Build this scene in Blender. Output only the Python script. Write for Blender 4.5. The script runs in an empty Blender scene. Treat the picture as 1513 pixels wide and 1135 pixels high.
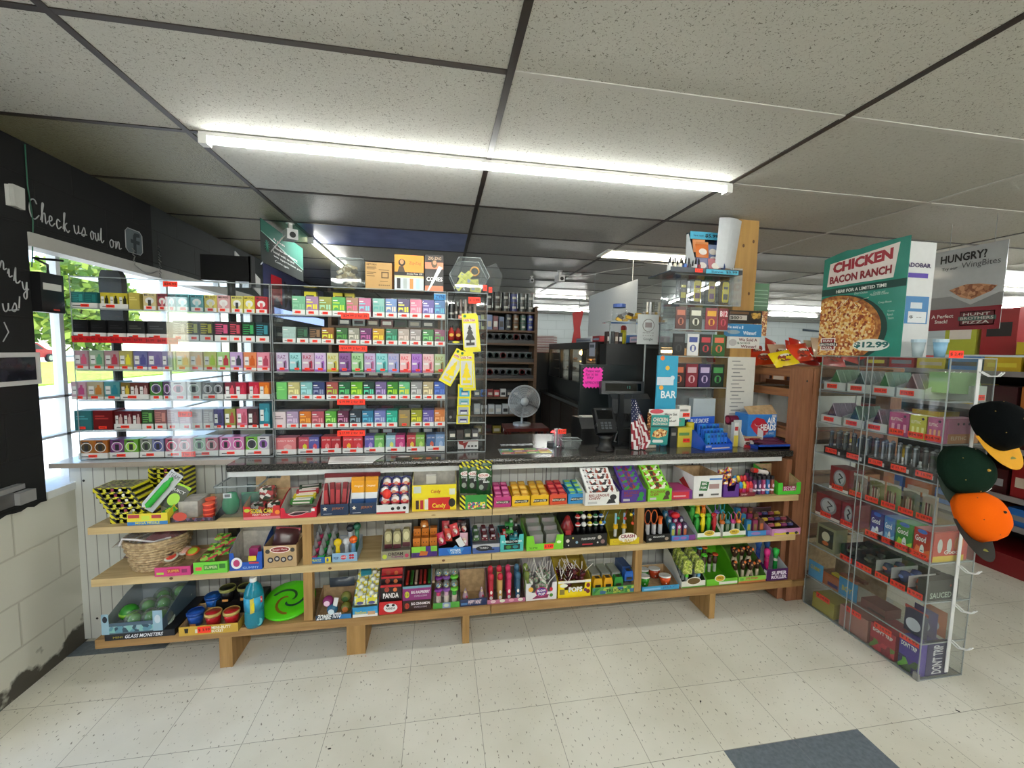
import bpy, bmesh, math, random
from mathutils import Vector, Matrix
random.seed(7)
sc = bpy.context.scene
C = sc.collection
PI = math.pi
# ---------------------------------------------------------------- camera
CAM = Vector((0, 0, 1.524)); FPX = 613.07
YAW, PITCH, ROLL = 0.171458, -0.0806436, 0.0193243
f_ = Vector((math.sin(YAW)*math.cos(PITCH), math.cos(YAW)*math.cos(PITCH), math.sin(PITCH)))
r_ = Vector((math.cos(YAW), -math.sin(YAW), 0)); u_ = r_.cross(f_)
R_ = r_*math.cos(ROLL)+u_*math.sin(ROLL); U_ = -r_*math.sin(ROLL)+u_*math.cos(ROLL)
cd = bpy.data.cameras.new('camera'); cam = bpy.data.objects.new('camera', cd); C.objects.link(cam)
cam.matrix_world = Matrix((( R_.x, U_.x, -f_.x, CAM.x), (R_.y, U_.y, -f_.y, CAM.y), (R_.z, U_.z, -f_.z, CAM.z), (0, 0, 0, 1)))
cd.sensor_fit = 'HORIZONTAL'; cd.sensor_width = 36; cd.lens = 36*FPX/1513; cd.clip_start = 0.02; cd.clip_end = 300
sc.camera = cam
sc.view_settings.view_transform = 'Standard'; sc.view_settings.look = 'None'
sc.view_settings.gamma = 1; sc.view_settings.use_curve_mapping = False
sc.view_settings.exposure = 0.92
try:
    sc.cycles.transparent_max_bounces = 32; sc.cycles.max_bounces = 8; sc.cycles.diffuse_bounces = 4
    sc.cycles.caustics_reflective = False; sc.cycles.caustics_refractive = False; sc.cycles.sample_clamp_indirect = 6
    sc.cycles.use_denoising = True
except Exception: pass
# ---------------------------------------------------------------- sky
w = bpy.data.worlds.new('sky'); sc.world = w; w.use_nodes = True
nt = w.node_tree; bg = nt.nodes['Background']; sky = nt.nodes.new('ShaderNodeTexSky')
sky.sky_type = 'NISHITA'; sky.sun_disc = False; sky.sun_elevation = math.radians(55); sky.sun_rotation = math.radians(200)
nt.links.new(sky.outputs[0], bg.inputs[0]); bg.inputs[1].default_value = 0.42
sd = bpy.data.lights.new('sun', 'SUN'); sd.energy = 5.0; sd.angle = math.radians(0.6); sd.color = (1, .96, .88)
so = bpy.data.objects.new('sun', sd); C.objects.link(so); so.rotation_euler = (math.radians(38), 0, math.radians(170))
# ---------------------------------------------------------------- pixel rays (to real planes)
def ray(u, v):
    return (f_ + R_*((u-756.5)/FPX) - U_*((v-567.5)/FPX))
def at(u, v, y):
    d = ray(u, v); return CAM + d*((y-CAM.y)/d.y)
def atz(u, v, z):
    d = ray(u, v); return CAM + d*((z-CAM.z)/d.z)
def atx(u, v, x):
    d = ray(u, v); return CAM + d*((x-CAM.x)/d.x)
# ---------------------------------------------------------------- materials
def lin(h, k=1.0):
    h = h.lstrip('#')
    if len(h) == 3: h = ''.join(c*2 for c in h)
    o = []
    for i in (0, 2, 4):
        c = int(h[i:i+2], 16)/255
        o.append((c/12.92 if c <= .04045 else ((c+.055)/1.055)**2.4)*k)
    return (*o, 1)
MC = {}
def nodes(m):
    m.use_nodes = True; t = m.node_tree; return t, t.nodes['Principled BSDF'], t.links
def M(h, rough=.45, metal=0, key=''):
    k = (h, rough, metal)
    if k in MC: return MC[k]
    m = bpy.data.materials.new('paint_'+h); t, b, L = nodes(m)
    b.inputs['Roughness'].default_value = rough; b.inputs['Metallic'].default_value = metal
    tc = t.nodes.new('ShaderNodeTexCoord'); n = t.nodes.new('ShaderNodeTexNoise'); n.inputs['Scale'].default_value = 35
    L.new(tc.outputs['Object'], n.inputs['Vector'])
    mx = t.nodes.new('ShaderNodeMix'); mx.data_type = 'RGBA'
    c = lin(h); mx.inputs[6].default_value = tuple(x*.93 for x in c[:3])+(1,); mx.inputs[7].default_value = tuple(min(1, x*1.05) for x in c[:3])+(1,)
    L.new(n.outputs[0], mx.inputs[0]); L.new(mx.outputs[2], b.inputs['Base Color'])
    MC[k] = m; return m
def noise_mat(name, c0, c1, scale, rough=.6, lo=.4, hi=.6, bump=0, stretch=(1, 1, 1), detail=6, metal=0, c2=None):
    if name in MC: return MC[name]
    m = bpy.data.materials.new(name); t, b, L = nodes(m); b.inputs['Roughness'].default_value = rough; b.inputs['Metallic'].default_value = metal
    tc = t.nodes.new('ShaderNodeTexCoord'); mp = t.nodes.new('ShaderNodeMapping'); mp.inputs['Scale'].default_value = stretch
    n = t.nodes.new('ShaderNodeTexNoise'); n.inputs['Scale'].default_value = scale; n.inputs['Detail'].default_value = detail
    r = t.nodes.new('ShaderNodeValToRGB'); r.color_ramp.elements[0].position = lo; r.color_ramp.elements[1].position = hi
    r.color_ramp.elements[0].color = lin(c0); r.color_ramp.elements[1].color = lin(c1)
    if c2: e = r.color_ramp.elements.new((lo+hi)/2); e.color = lin(c2)
    L.new(tc.outputs['Object'], mp.inputs[0]); L.new(mp.outputs[0], n.inputs['Vector']); L.new(n.outputs[0], r.inputs[0]); L.new(r.outputs[0], b.inputs['Base Color'])
    if bump:
        bp = t.nodes.new('ShaderNodeBump'); bp.inputs['Strength'].default_value = bump; bp.inputs['Distance'].default_value = .004
        L.new(n.outputs[0], bp.inputs['Height']); L.new(bp.outputs[0], b.inputs['Normal'])
    MC[name] = m; return m
def busy(hexes, scale=60, rough=.35, name=None):
    """a print or heap whose patches take one of several flat colours"""
    k = ('busy', hexes, scale, rough)
    if k in MC: return MC[k]
    hs = hexes.split(); m = bpy.data.materials.new('printed_patches'); t, b, L = nodes(m); b.inputs['Roughness'].default_value = rough
    tc = t.nodes.new('ShaderNodeTexCoord'); v = t.nodes.new('ShaderNodeTexVoronoi'); v.inputs['Scale'].default_value = scale
    r = t.nodes.new('ShaderNodeValToRGB'); r.color_ramp.interpolation = 'CONSTANT'
    el = r.color_ramp.elements
    el[0].position = 0; el[0].color = lin(hs[0]); el[1].position = 1/len(hs); el[1].color = lin(hs[min(1, len(hs)-1)])
    for i in range(2, len(hs)): e = el.new(i/len(hs)); e.color = lin(hs[i])
    sp = t.nodes.new('ShaderNodeSeparateColor')
    L.new(tc.outputs['Object'], v.inputs['Vector']); L.new(v.outputs['Color'], sp.inputs[0]); L.new(sp.outputs[0], r.inputs[0]); L.new(r.outputs[0], b.inputs['Base Color'])
    MC[k] = m; return m
def stripes(h0, h1, scale=9, ang=.785, rough=.35):
    k = ('str', h0, h1, scale, ang)
    if k in MC: return MC[k]
    m = bpy.data.materials.new('hazard_stripes'); t, b, L = nodes(m); b.inputs['Roughness'].default_value = rough
    tc = t.nodes.new('ShaderNodeTexCoord'); mp = t.nodes.new('ShaderNodeMapping'); mp.inputs['Rotation'].default_value = (0, ang, 0)
    wv = t.nodes.new('ShaderNodeTexWave'); wv.inputs['Scale'].default_value = scale
    r = t.nodes.new('ShaderNodeValToRGB'); r.color_ramp.interpolation = 'CONSTANT'; el = r.color_ramp.elements
    el[0].position = 0; el[0].color = lin(h0); el[1].position = .5; el[1].color = lin(h1)
    L.new(tc.outputs['Object'], mp.inputs[0]); L.new(mp.outputs[0], wv.inputs[0]); L.new(wv.outputs['Fac'], r.inputs[0]); L.new(r.outputs[0], b.inputs['Base Color'])
    MC[k] = m; return m
def wood(name, c0, c1, scale=6, rough=.6, axis=0):
    st = [9, 9, 9]; st[axis] = .8
    return noise_mat(name, c0, c1, scale, rough, .3, .7, .15, tuple(st))
def clear(name='clear_acrylic', tint='fafcfc', refl=1.0, milky=.012):
    if name in MC: return MC[name]
    m = bpy.data.materials.new(name); m.use_nodes = True; t = m.node_tree; L = t.links
    for n in list(t.nodes): t.nodes.remove(n)
    o = t.nodes.new('ShaderNodeOutputMaterial'); tr = t.nodes.new('ShaderNodeBsdfTransparent'); tr.inputs[0].default_value = lin(tint)
    gl = t.nodes.new('ShaderNodeBsdfGlossy'); gl.inputs['Roughness'].default_value = .03
    df = t.nodes.new('ShaderNodeBsdfDiffuse'); df.inputs[0].default_value = lin('e8eef0')
    fr = t.nodes.new('ShaderNodeFresnel'); ge = t.nodes.new('ShaderNodeNewGeometry'); mr = t.nodes.new('ShaderNodeMapRange')
    mr.inputs[3].default_value = 1.46; mr.inputs[4].default_value = 1/1.46; L.new(ge.outputs['Backfacing'], mr.inputs[0]); L.new(mr.outputs[0], fr.inputs[0])
    mu = t.nodes.new('ShaderNodeMath'); mu.operation = 'MULTIPLY'; mu.inputs[1].default_value = refl
    m0 = t.nodes.new('ShaderNodeMixShader'); m0.inputs[0].default_value = milky; L.new(tr.outputs[0], m0.inputs[1]); L.new(df.outputs[0], m0.inputs[2])
    m1 = t.nodes.new('ShaderNodeMixShader'); L.new(fr.outputs[0], mu.inputs[0]); L.new(mu.outputs[0], m1.inputs[0]); L.new(m0.outputs[0], m1.inputs[1]); L.new(gl.outputs[0], m1.inputs[2])
    L.new(m1.outputs[0], o.inputs[0]); MC[name] = m; return m
def glow(h, s):
    k = ('glow', h, s)
    if k in MC: return MC[k]
    m = bpy.data.materials.new('lamp_glow'); t, b, L = nodes(m); b.inputs['Base Color'].default_value = lin(h)
    b.inputs['Emission Color'].default_value = lin(h); b.inputs['Emission Strength'].default_value = s
    MC[k] = m; return m
ACR = clear(); EDGE = clear('acrylic_edge', 'b9c4c6', .8, .35); PLAST = clear('clear_plastic', 'f6f8f8', .3, .035)
WHITE = M('e9e9e6'); BLACK = M('0c0c0e', .4); TAG = M('ff3a22', .5); TAGINK = M('3a0f0c', .6); KRAFT = noise_mat('kraft_board', 'a58a66', 'b89b75', 40, .8)
GREYB = noise_mat('grey_board', 'a8a49c', 'b9b5ac', 40, .8)
# ---------------------------------------------------------------- mesh builder
TXT = {}
def glyphs(s, bold=0.0):
    k = (s, bold)
    if k in TXT: return TXT[k]
    cu = bpy.data.curves.new('t', 'FONT'); cu.body = s; cu.resolution_u = 2; cu.offset = bold*.5; cu.size = 1
    ob = bpy.data.objects.new('t', cu); me = ob.to_mesh()
    vs = [(v.co.x, v.co.y) for v in me.vertices]; fs = [tuple(p.vertices) for p in me.polygons]
    ob.to_mesh_clear(); bpy.data.objects.remove(ob); bpy.data.curves.remove(cu)
    if vs:
        x0 = min(v[0] for v in vs); x1 = max(v[0] for v in vs); y0 = min(v[1] for v in vs); y1 = max(v[1] for v in vs)
        vs = [((x-x0)/max(x1-x0, 1e-6), (y-y0)/max(y1-y0, 1e-6)) for x, y in vs]
    TXT[k] = (vs, fs); return TXT[k]
class MB:
    def __init__(s): s.v = []; s.f = []; s.mi = []; s.mats = []; s.sm = []; s.T = None
    def m(s, mat):
        if isinstance(mat, str): mat = M(mat)
        if mat not in s.mats: s.mats.append(mat)
        return s.mats.index(mat)
    def add(s, vs, fs, mat, sm=False):
        b = len(s.v); i = s.m(mat)
        if s.T is not None: vs = [tuple(s.T @ Vector(v)) for v in vs]
        s.v += [tuple(v) for v in vs]
        for f in fs: s.f.append(tuple(b+k for k in f)); s.mi.append(i); s.sm.append(sm)
        return s
    def box(s, x0, x1, y0, y1, z0, z1, mat):
        return s.add([(x0, y0, z0), (x1, y0, z0), (x1, y1, z0), (x0, y1, z0), (x0, y0, z1), (x1, y0, z1), (x1, y1, z1), (x0, y1, z1)],
            [(0, 3, 2, 1), (4, 5, 6, 7), (0, 1, 5, 4), (1, 2, 6, 5), (2, 3, 7, 6), (3, 0, 4, 7)], mat)
    def quad(s, a, b, c, d, mat): return s.add([a, b, c, d], [(0, 1, 2, 3)], mat)
    def fr(s, x0, x1, z0, z1, mat, y=-.0006):          # a printed patch on the front face
        return s.quad((x0, y, z0), (x1, y, z0), (x1, y, z1), (x0, y, z1), mat)
    def poly(s, pts, mat, y0=0, y1=.002):              # XZ outline given thickness in y
        n = len(pts); vs = [(p[0], y0, p[1]) for p in pts]+[(p[0], y1, p[1]) for p in pts]
        return s.add(vs, [tuple(range(n)), tuple(range(2*n-1, n-1, -1))]+[(i, i+n, (i+1) % n+n, (i+1) % n) for i in range(n)], mat)
    def polyx(s, pts, mat, x0=0, x1=.002):             # YZ outline given thickness in x
        n = len(pts); vs = [(x0, p[0], p[1]) for p in pts]+[(x1, p[0], p[1]) for p in pts]
        return s.add(vs, [tuple(range(n)), tuple(range(2*n-1, n-1, -1))]+[(i, i+n, (i+1) % n+n, (i+1) % n) for i in range(n)], mat)
    def polyz(s, pts, mat, z0=0, z1=.002):
        n = len(pts); vs = [(p[0], p[1], z0) for p in pts]+[(p[0], p[1], z1) for p in pts]
        return s.add(vs, [tuple(range(n-1, -1, -1)), tuple(range(n, 2*n))]+[(i, (i+1) % n, (i+1) % n+n, i+n) for i in range(n)], mat)
    def lathe(s, prof, mat, c=(0, 0, 0), n=12, sm=True, ax='z', sx=1, sy=1):
        vs = []; fs = []
        for r, z in prof:
            for i in range(n):
                a = 2*PI*i/n; p = (r*math.cos(a)*sx, r*math.sin(a)*sy, z)
                if ax == 'y': p = (p[0], p[2], p[1])
                if ax == 'x': p = (p[2], p[0], p[1])
                vs.append((p[0]+c[0], p[1]+c[1], p[2]+c[2]))
        k = len(prof)
        for j in range(k-1):
            for i in range(n): fs.append((j*n+i, j*n+(i+1) % n, (j+1)*n+(i+1) % n, (j+1)*n+i))
        if prof[0][0] > 1e-5: fs.append(tuple(range(n-1, -1, -1)))
        if prof[-1][0] > 1e-5: fs.append(tuple((k-1)*n+i for i in range(n)))
        return s.add(vs, fs, mat, sm)
    def cyl(s, r, z0, z1, mat, c=(0, 0, 0), n=12, ax='z'): return s.lathe([(r, z0), (r, z1)], mat, c, n, False, ax)
    def ball(s, r, mat, c=(0, 0, 0), n=10, sx=1, sy=1, sz=1):
        k = max(4, n//2+1); return s.lathe([(max(r*math.sin(PI*i/k), 1e-6), -r*sz*math.cos(PI*i/k)) for i in range(k+1)], mat, c, n, True, 'z', sx, sy)
    def tube(s, pts, r, mat, n=6):
        pts = [Vector(p) for p in pts]; vs = []; fs = []
        for i, p in enumerate(pts):
            t = (pts[min(i+1, len(pts)-1)]-pts[max(i-1, 0)]).normalized()
            a = t.cross(Vector((0, 0, 1)) if abs(t.z) < .9 else Vector((1, 0, 0))).normalized(); b = t.cross(a)
            for k in range(n): q = p+(a*math.cos(2*PI*k/n)+b*math.sin(2*PI*k/n))*r; vs.append(tuple(q))
        for i in range(len(pts)-1):
            for k in range(n): fs.append((i*n+k, i*n+(k+1) % n, (i+1)*n+(k+1) % n, (i+1)*n+k))
        fs += [tuple(range(n)), tuple((len(pts)-1)*n+k for k in range(n))]
        return s.add(vs, fs, mat, True)
    def text(s, t, x0, x1, z0, z1, mat, y=-.0012, bold=.0, shear=0, slope=0):
        vs, fs = glyphs(t, bold)
        return s.add([(x0+(x1-x0)*a+shear*b*(z1-z0), y, z0+(z1-z0)*b+slope*(x1-x0)*a) for a, b in vs], fs, mat)
    def ellipse(s, cx, cz, rx, rz, mat, y=-.0008, n=20):
        return s.add([(cx+rx*math.cos(2*PI*i/n), y, cz+rz*math.sin(2*PI*i/n)) for i in range(n)], [tuple(range(n))], mat)
    def build(s, name, parent=None, loc=None, rz=0, rot=None):
        me = bpy.data.meshes.new(name); me.from_pydata(s.v, [], s.f)
        for m in s.mats: me.materials.append(m)
        me.polygons.foreach_set('material_index', s.mi); me.polygons.foreach_set('use_smooth', s.sm); me.update()
        o = bpy.data.objects.new(name, me); C.objects.link(o); o.parent = parent
        if loc is not None: o.location = loc
        if rot is not None: o.rotation_euler = rot
        elif rz: o.rotation_euler = (0, 0, rz)
        return o
def tag(o, label, cat, group=None, kind=None):
    o['label'] = label; o['category'] = cat
    if group: o['group'] = group
    if kind: o['kind'] = kind
    return o
def struct(o, label=None):
    o['kind'] = 'structure'
    if label: o['label'] = label
    return o
def empty(name, loc, label, cat, group=None, rz=0):
    o = bpy.data.objects.new(name, None); o.empty_display_size = .05; C.objects.link(o); o.location = loc; o.rotation_euler = (0, 0, rz)
    return tag(o, label, cat, group)
def dup(root, loc, rz=None, label=None, rot=None):
    r = root.copy(); C.objects.link(r); r.location = loc
    if rot is not None: r.rotation_euler = rot
    elif rz is not None: r.rotation_euler = (0, 0, rz)
    if label: r['label'] = label
    for ch in list(root.children):
        c = ch.copy(); C.objects.link(c); c.parent = r
        for g in ch.children:
            d = g.copy(); C.objects.link(d); d.parent = c
    return r
ORD = ['first', 'second', 'third', 'fourth', 'fifth', 'sixth', 'seventh', 'eighth', 'ninth', 'tenth', 'eleventh', 'twelfth', 'thirteenth', 'fourteenth', 'fifteenth', 'sixteenth', 'seventeenth', 'eighteenth']
def price(parent, x, z, w=.045, h=.018, y=-.002, text=None, rot=None, name='price_tag'):
    m = MB(); m.box(-w/2, w/2, -.0008, 0, -h/2, h/2, TAG)
    if text: m.text(text, -w*.42, w*.42, -h*.24, h*.24, TAGINK, -.0015, .01)
    else: m.fr(-w*.35, w*.3, -h*.12, h*.14, M('a01812'), -.0014)
    return m.build(name, parent, (x, y, z), rot=rot)
# ================================================================ the room
CH = 2.382; GX, GY = -1.0104, 1.3396
XR, YB, YF = 11.5, 9.4, -3.6
def tile_floor():
    m = bpy.data.materials.new('vinyl_tiles'); t, b, L = nodes(m); b.inputs['Roughness'].default_value = .42
    N = t.nodes.new; tc = N('ShaderNodeTexCoord'); mp = N('ShaderNodeMapping'); mp.inputs['Location'].default_value = (-.4762, -1.3183, 0)
    br = N('ShaderNodeTexBrick'); br.offset = 0; br.inputs['Scale'].default_value = 1; br.inputs['Brick Width'].default_value = .3048; br.inputs['Row Height'].default_value = .3048
    br.inputs['Mortar Size'].default_value = .0011; br.inputs['Mortar Smooth'].default_value = .3
    br.inputs['Color1'].default_value = lin('e5e3d8'); br.inputs['Color2'].default_value = lin('e0ded2'); br.inputs['Mortar'].default_value = lin('8f8c80')
    n = N('ShaderNodeTexNoise'); n.inputs['Scale'].default_value = 110; n.inputs['Detail'].default_value = 3
    mp2 = N('ShaderNodeMapping'); mp2.inputs['Scale'].default_value = (1, .45, 1); r = N('ShaderNodeValToRGB')
    r.color_ramp.elements[0].position = .655; r.color_ramp.elements[0].color = (0, 0, 0, 1); r.color_ramp.elements[1].position = .68; r.color_ramp.elements[1].color = (1, 1, 1, 1)
    mx = N('ShaderNodeMix'); mx.data_type = 'RGBA'; mx.inputs[7].default_value = lin('8b887b')
    n2 = N('ShaderNodeTexNoise'); n2.inputs['Scale'].default_value = 2.2; n2.inputs['Detail'].default_value = 5
    m2 = N('ShaderNodeMix'); m2.data_type = 'RGBA'; m2.blend_type = 'MULTIPLY'; m2.inputs[0].default_value = .5
    r2 = N('ShaderNodeValToRGB'); r2.color_ramp.elements[0].position = .3; r2.color_ramp.elements[0].color = lin('d3cfc4'); r2.color_ramp.elements[1].position = .6; r2.color_ramp.elements[1].color = (1, 1, 1, 1)
    L.new(tc.outputs['Object'], mp.inputs[0]); L.new(mp.outputs[0], br.inputs[0]); L.new(tc.outputs['Object'], mp2.inputs[0]); L.new(mp2.outputs[0], n.inputs['Vector'])
    L.new(n.outputs[0], r.inputs[0]); L.new(r.outputs[0], mx.inputs[0]); L.new(br.outputs[0], mx.inputs[6]); L.new(mx.outputs[2], m2.inputs[6])
    L.new(tc.outputs['Object'], n2.inputs['Vector']); L.new(n2.outputs[0], r2.inputs[0]); L.new(r2.outputs[0], m2.inputs[7]); L.new(m2.outputs[2], b.inputs['Base Color'])
    return m
def ceil_mat(name, c0, c1, hole, scale, rough, bump, holes=True):
    m = bpy.data.materials.new(name); t, b, L = nodes(m); b.inputs['Roughness'].default_value = rough
    N = t.nodes.new; tc = N('ShaderNodeTexCoord'); n = N('ShaderNodeTexNoise'); n.inputs['Scale'].default_value = scale; n.inputs['Detail'].default_value = 2.5; n.inputs['Distortion'].default_value = 1.4
    r = N('ShaderNodeValToRGB'); r.color_ramp.elements[0].position = .345; r.color_ramp.elements[1].position = .375
    r.color_ramp.elements[0].color = lin(hole); r.color_ramp.elements[1].color = lin(c0); e = r.color_ramp.elements.new(.8); e.color = lin(c1)
    bp = N('ShaderNodeBump'); bp.inputs['Strength'].default_value = bump; bp.inputs['Distance'].default_value = .006
    L.new(tc.outputs['Object'], n.inputs['Vector']); L.new(n.outputs[0], r.inputs[0]); L.new(r.outputs[0], b.inputs['Base Color']); L.new(n.outputs[0], bp.inputs['Height']); L.new(bp.outputs[0], b.inputs['Normal'])
    return m
def block_mat(name, c0, mort, rough=.7, x=False, dirt=None):
    m = bpy.data.materials.new(name); t, b, L = nodes(m); b.inputs['Roughness'].default_value = rough
    N = t.nodes.new; tc = N('ShaderNodeTexCoord'); sp = N('ShaderNodeSeparateXYZ'); cb = N('ShaderNodeCombineXYZ'); br = N('ShaderNodeTexBrick')
    br.inputs['Scale'].default_value = 1; br.inputs['Brick Width'].default_value = .4064; br.inputs['Row Height'].default_value = .2032; br.inputs['Mortar Size'].default_value = .005
    br.inputs['Mortar Smooth'].default_value = .4; br.inputs['Color1'].default_value = lin(c0); br.inputs['Color2'].default_value = lin(c0); br.inputs['Mortar'].default_value = lin(mort)
    L.new(tc.outputs['Object'], sp.inputs[0]); L.new(sp.outputs['X' if x else 'Y'], cb.inputs[0]); L.new(sp.outputs['Z'], cb.inputs[1]); L.new(cb.outputs[0], br.inputs[0])
    bp = N('ShaderNodeBump'); bp.inputs['Strength'].default_value = .5; bp.inputs['Distance'].default_value = .01; bp.invert = True
    L.new(br.outputs['Fac'], bp.inputs['Height']); L.new(bp.outputs[0], b.inputs['Normal'])
    out = br.outputs[0]
    if dirt:
        n = N('ShaderNodeTexNoise'); n.inputs['Scale'].default_value = 7; n.inputs['Detail'].default_value = 8; mr = N('ShaderNodeMapRange'); mr.inputs[1].default_value = 0; mr.inputs[2].default_value = .3; mr.inputs[3].default_value = .52; mr.inputs[4].default_value = .2
        ad = N('ShaderNodeMath'); ad.operation = 'ADD'; r = N('ShaderNodeValToRGB'); r.color_ramp.elements[0].position = .93; r.color_ramp.elements[1].position = 1.0
        mx = N('ShaderNodeMix'); mx.data_type = 'RGBA'; mx.inputs[7].default_value = lin(dirt)
        L.new(tc.outputs['Object'], n.inputs['Vector']); L.new(sp.outputs['Z'], mr.inputs[0]); L.new(n.outputs[0], ad.inputs[0]); L.new(mr.outputs[0], ad.inputs[1]); L.new(ad.outputs[0], r.inputs[0])
        L.new(r.outputs[0], mx.inputs[0]); L.new(out, mx.inputs[6]); out = mx.outputs[2]
    L.new(out, b.inputs['Base Color']); return m
m = MB(); m.box(-1.98, XR, YF, YB, -.1, 0, tile_floor()); struct(m.build('floor'))
gt = noise_mat('grey_vinyl', '5c6670', '6d7780', 60, .4, .35, .65)
for a, b_, c, d in ((1.0845, 1.3885, 1.0125, 1.3165), (1.3895, 1.695, 1.0125, 1.3165), (-1.66, -1.356, 2.232, 2.34), (-1.78, -1.661, 2.232, 2.34)):
    m = MB(); m.box(a, b_, c, d, 0, .0008, gt); struct(m.build('floor_inlay'))
# ceiling: one mesh, tile by tile
spk = ceil_mat('pinhole_tile', 'bcbbb4', 'c5c4be', '6c6860', 140, .85, .25); smo = ceil_mat('smooth_tile', 'b8b8b4', 'c4c4c0', 'a9a9a4', 55, .8, .15)
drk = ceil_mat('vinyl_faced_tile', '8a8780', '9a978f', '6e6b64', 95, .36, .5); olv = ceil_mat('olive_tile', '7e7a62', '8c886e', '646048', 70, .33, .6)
mid = ceil_mat('grey_tile', 'b2b1aa', 'bdbcb5', '97958c', 85, .6, .3); blu = noise_mat('blue_grey_panel', '606a94', '6c76a4', 4, .25)
m = MB(); m.box(-1.98, XR, YF, YB, CH+.002, CH+.1, M('555550'))
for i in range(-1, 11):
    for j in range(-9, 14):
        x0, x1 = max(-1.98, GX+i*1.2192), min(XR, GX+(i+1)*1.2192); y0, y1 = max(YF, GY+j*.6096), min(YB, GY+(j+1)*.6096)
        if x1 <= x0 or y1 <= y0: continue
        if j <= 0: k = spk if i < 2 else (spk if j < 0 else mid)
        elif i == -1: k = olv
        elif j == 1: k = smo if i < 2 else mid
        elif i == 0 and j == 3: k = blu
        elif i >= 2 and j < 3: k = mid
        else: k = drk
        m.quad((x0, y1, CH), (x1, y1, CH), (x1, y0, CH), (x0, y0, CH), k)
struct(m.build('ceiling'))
BR = M('2a211c', .45); WB = M('bdbbb6', .5)
for i in range(0, 11):
    m = MB(); x = GX+i*1.2192
    m.box(x-.012, x+.012, YF, YB, CH-.004, CH+.001, WB if i == 3 or i > 4 else BR); struct(m.build('trim_%d' % (i+1)))
n = 12
for j in range(-8, 14):
    y = GY+j*.6096
    for (a, b_, c) in ((-1.98, GX, BR), (GX, GX+1.2192, BR), (GX+1.2192, GX+2.4384, BR if (j >= 2 or j < 0) else WB), (GX+2.4384, XR, BR if j > 1 else WB)):
        m = MB(); m.box(a+.012, b_-.012, y-.011, y+.011, CH-.0035, CH+.001, c); struct(m.build('trim_%d' % n)); n += 1
# walls
cw = block_mat('white_block', 'cccbc0', 'b8b6aa', dirt='4a463e'); ck = block_mat('black_block', '08090a', '040405', .85); cg = block_mat('grey_block', '1e2324', '141819', .7)
cbk = block_mat('pale_blue_block', 'c3ccd0', 'a9b3b8', .6, True)
W0, W1, WZ0, WZ1 = 2.19, 4.6, .80, 2.0
m = MB()
for y0, y1, z0, z1, k in ((YF, .85, 0, .8, cw), (YF, .85, .8, CH, ck), (.85, 1.55, 1.98, CH, ck), (1.55, W0, 0, .8, cw), (1.55, W0, .8, CH, ck), (W0, W1, 0, WZ0, cw),
                          (W0, 3.0, WZ1, CH, ck), (3.0, W1, WZ1, CH, cg), (W1, YB, 0, CH, cg)):
    m.box(-1.98, -1.78, y0, y1, z0, z1, k)
# jagged lower edge of the black paint
pts = [(W0+.001, .80)]
for k in range(24):
    y = W0-.03*k; pts.append((y, .80-.018*random.random()))
pts.append((W0-.72, .80))
m.polyx(pts, ck, -1.781, -1.7792)
struct(m.build('wall_left'))
m = MB(); m.box(-1.98, XR, YB, YB+.2, 0, CH, cbk); struct(m.build('wall_back'))
m = MB(); m.box(XR, XR+.2, YF, YB+.2, 0, CH, cbk); struct(m.build('wall_right'))
m = MB(); m.box(-1.98, XR+.2, YF-.2, YF, 0, CH, block_mat('cream_block', 'cfcdc6', 'b5b3ab', .6, True)); struct(m.build('wall_front'))
# window with frame
wf = M('dfe2e2', .35)
m = MB(); X0, X1 = -1.93, -1.87
m.box(X0, X1, W0, W0+.02, WZ0, WZ1, wf); m.box(X0, X1, W1-.05, W1, WZ0, WZ1, wf); m.box(X0-.02, -1.775, W0, W1, WZ0-.0, WZ0+.035, wf); m.box(X0, X1, W0, W1, WZ1-.03, WZ1, wf)
m.box(-1.86, -1.77, W0, W1, WZ1-.06, WZ1-.0, M('a8a7a2', .5))
for y in (2.46, 3.3, 4.0): m.box(X0+.01, X1-.01, y-.012, y+.012, WZ0, WZ1, wf)
wo = struct(m.build('window_1'))
m = MB(); m.box(-1.905, -1.90, W0+.05, W1-.05, WZ0+.035, WZ1-.05, clear('window_glass', 'fbfdfd', 1, .01)); m.build('glass', wo)
m = MB(); m.box(X0+.01, X1-.01, W0+.05, W1-.05, 1.245, 1.257, wf); m.box(X0+.01, X1-.01, W0+.05, W1-.05, 1.05, 1.062, wf); m.build('glazing_bars', wo)
m = MB()
m.box(-1.92, -1.86, .85, .9, 0, 1.98, 'b9bcbd'); m.box(-1.92, -1.86, 1.5, 1.55, 0, 1.98, 'b9bcbd'); m.box(-1.92, -1.86, .9, 1.5, 1.9, 1.98, 'b9bcbd'); m.box(-1.92, -1.86, .9, 1.5, 0.0, .14, 'b9bcbd')
do = struct(m.build('door_1')); m = MB(); m.box(-1.893, -1.887, .9, 1.5, .14, 1.9, clear('window_glass')); m.build('glass', do)
m = MB(); m.tube([(-1.85, 1.45, .8), (-1.80, 1.45, .8), (-1.80, 1.45, 1.3), (-1.85, 1.45, 1.3)], .012, M('9a9c9e', .3, 1)); m.build('door_handle', do)
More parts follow.
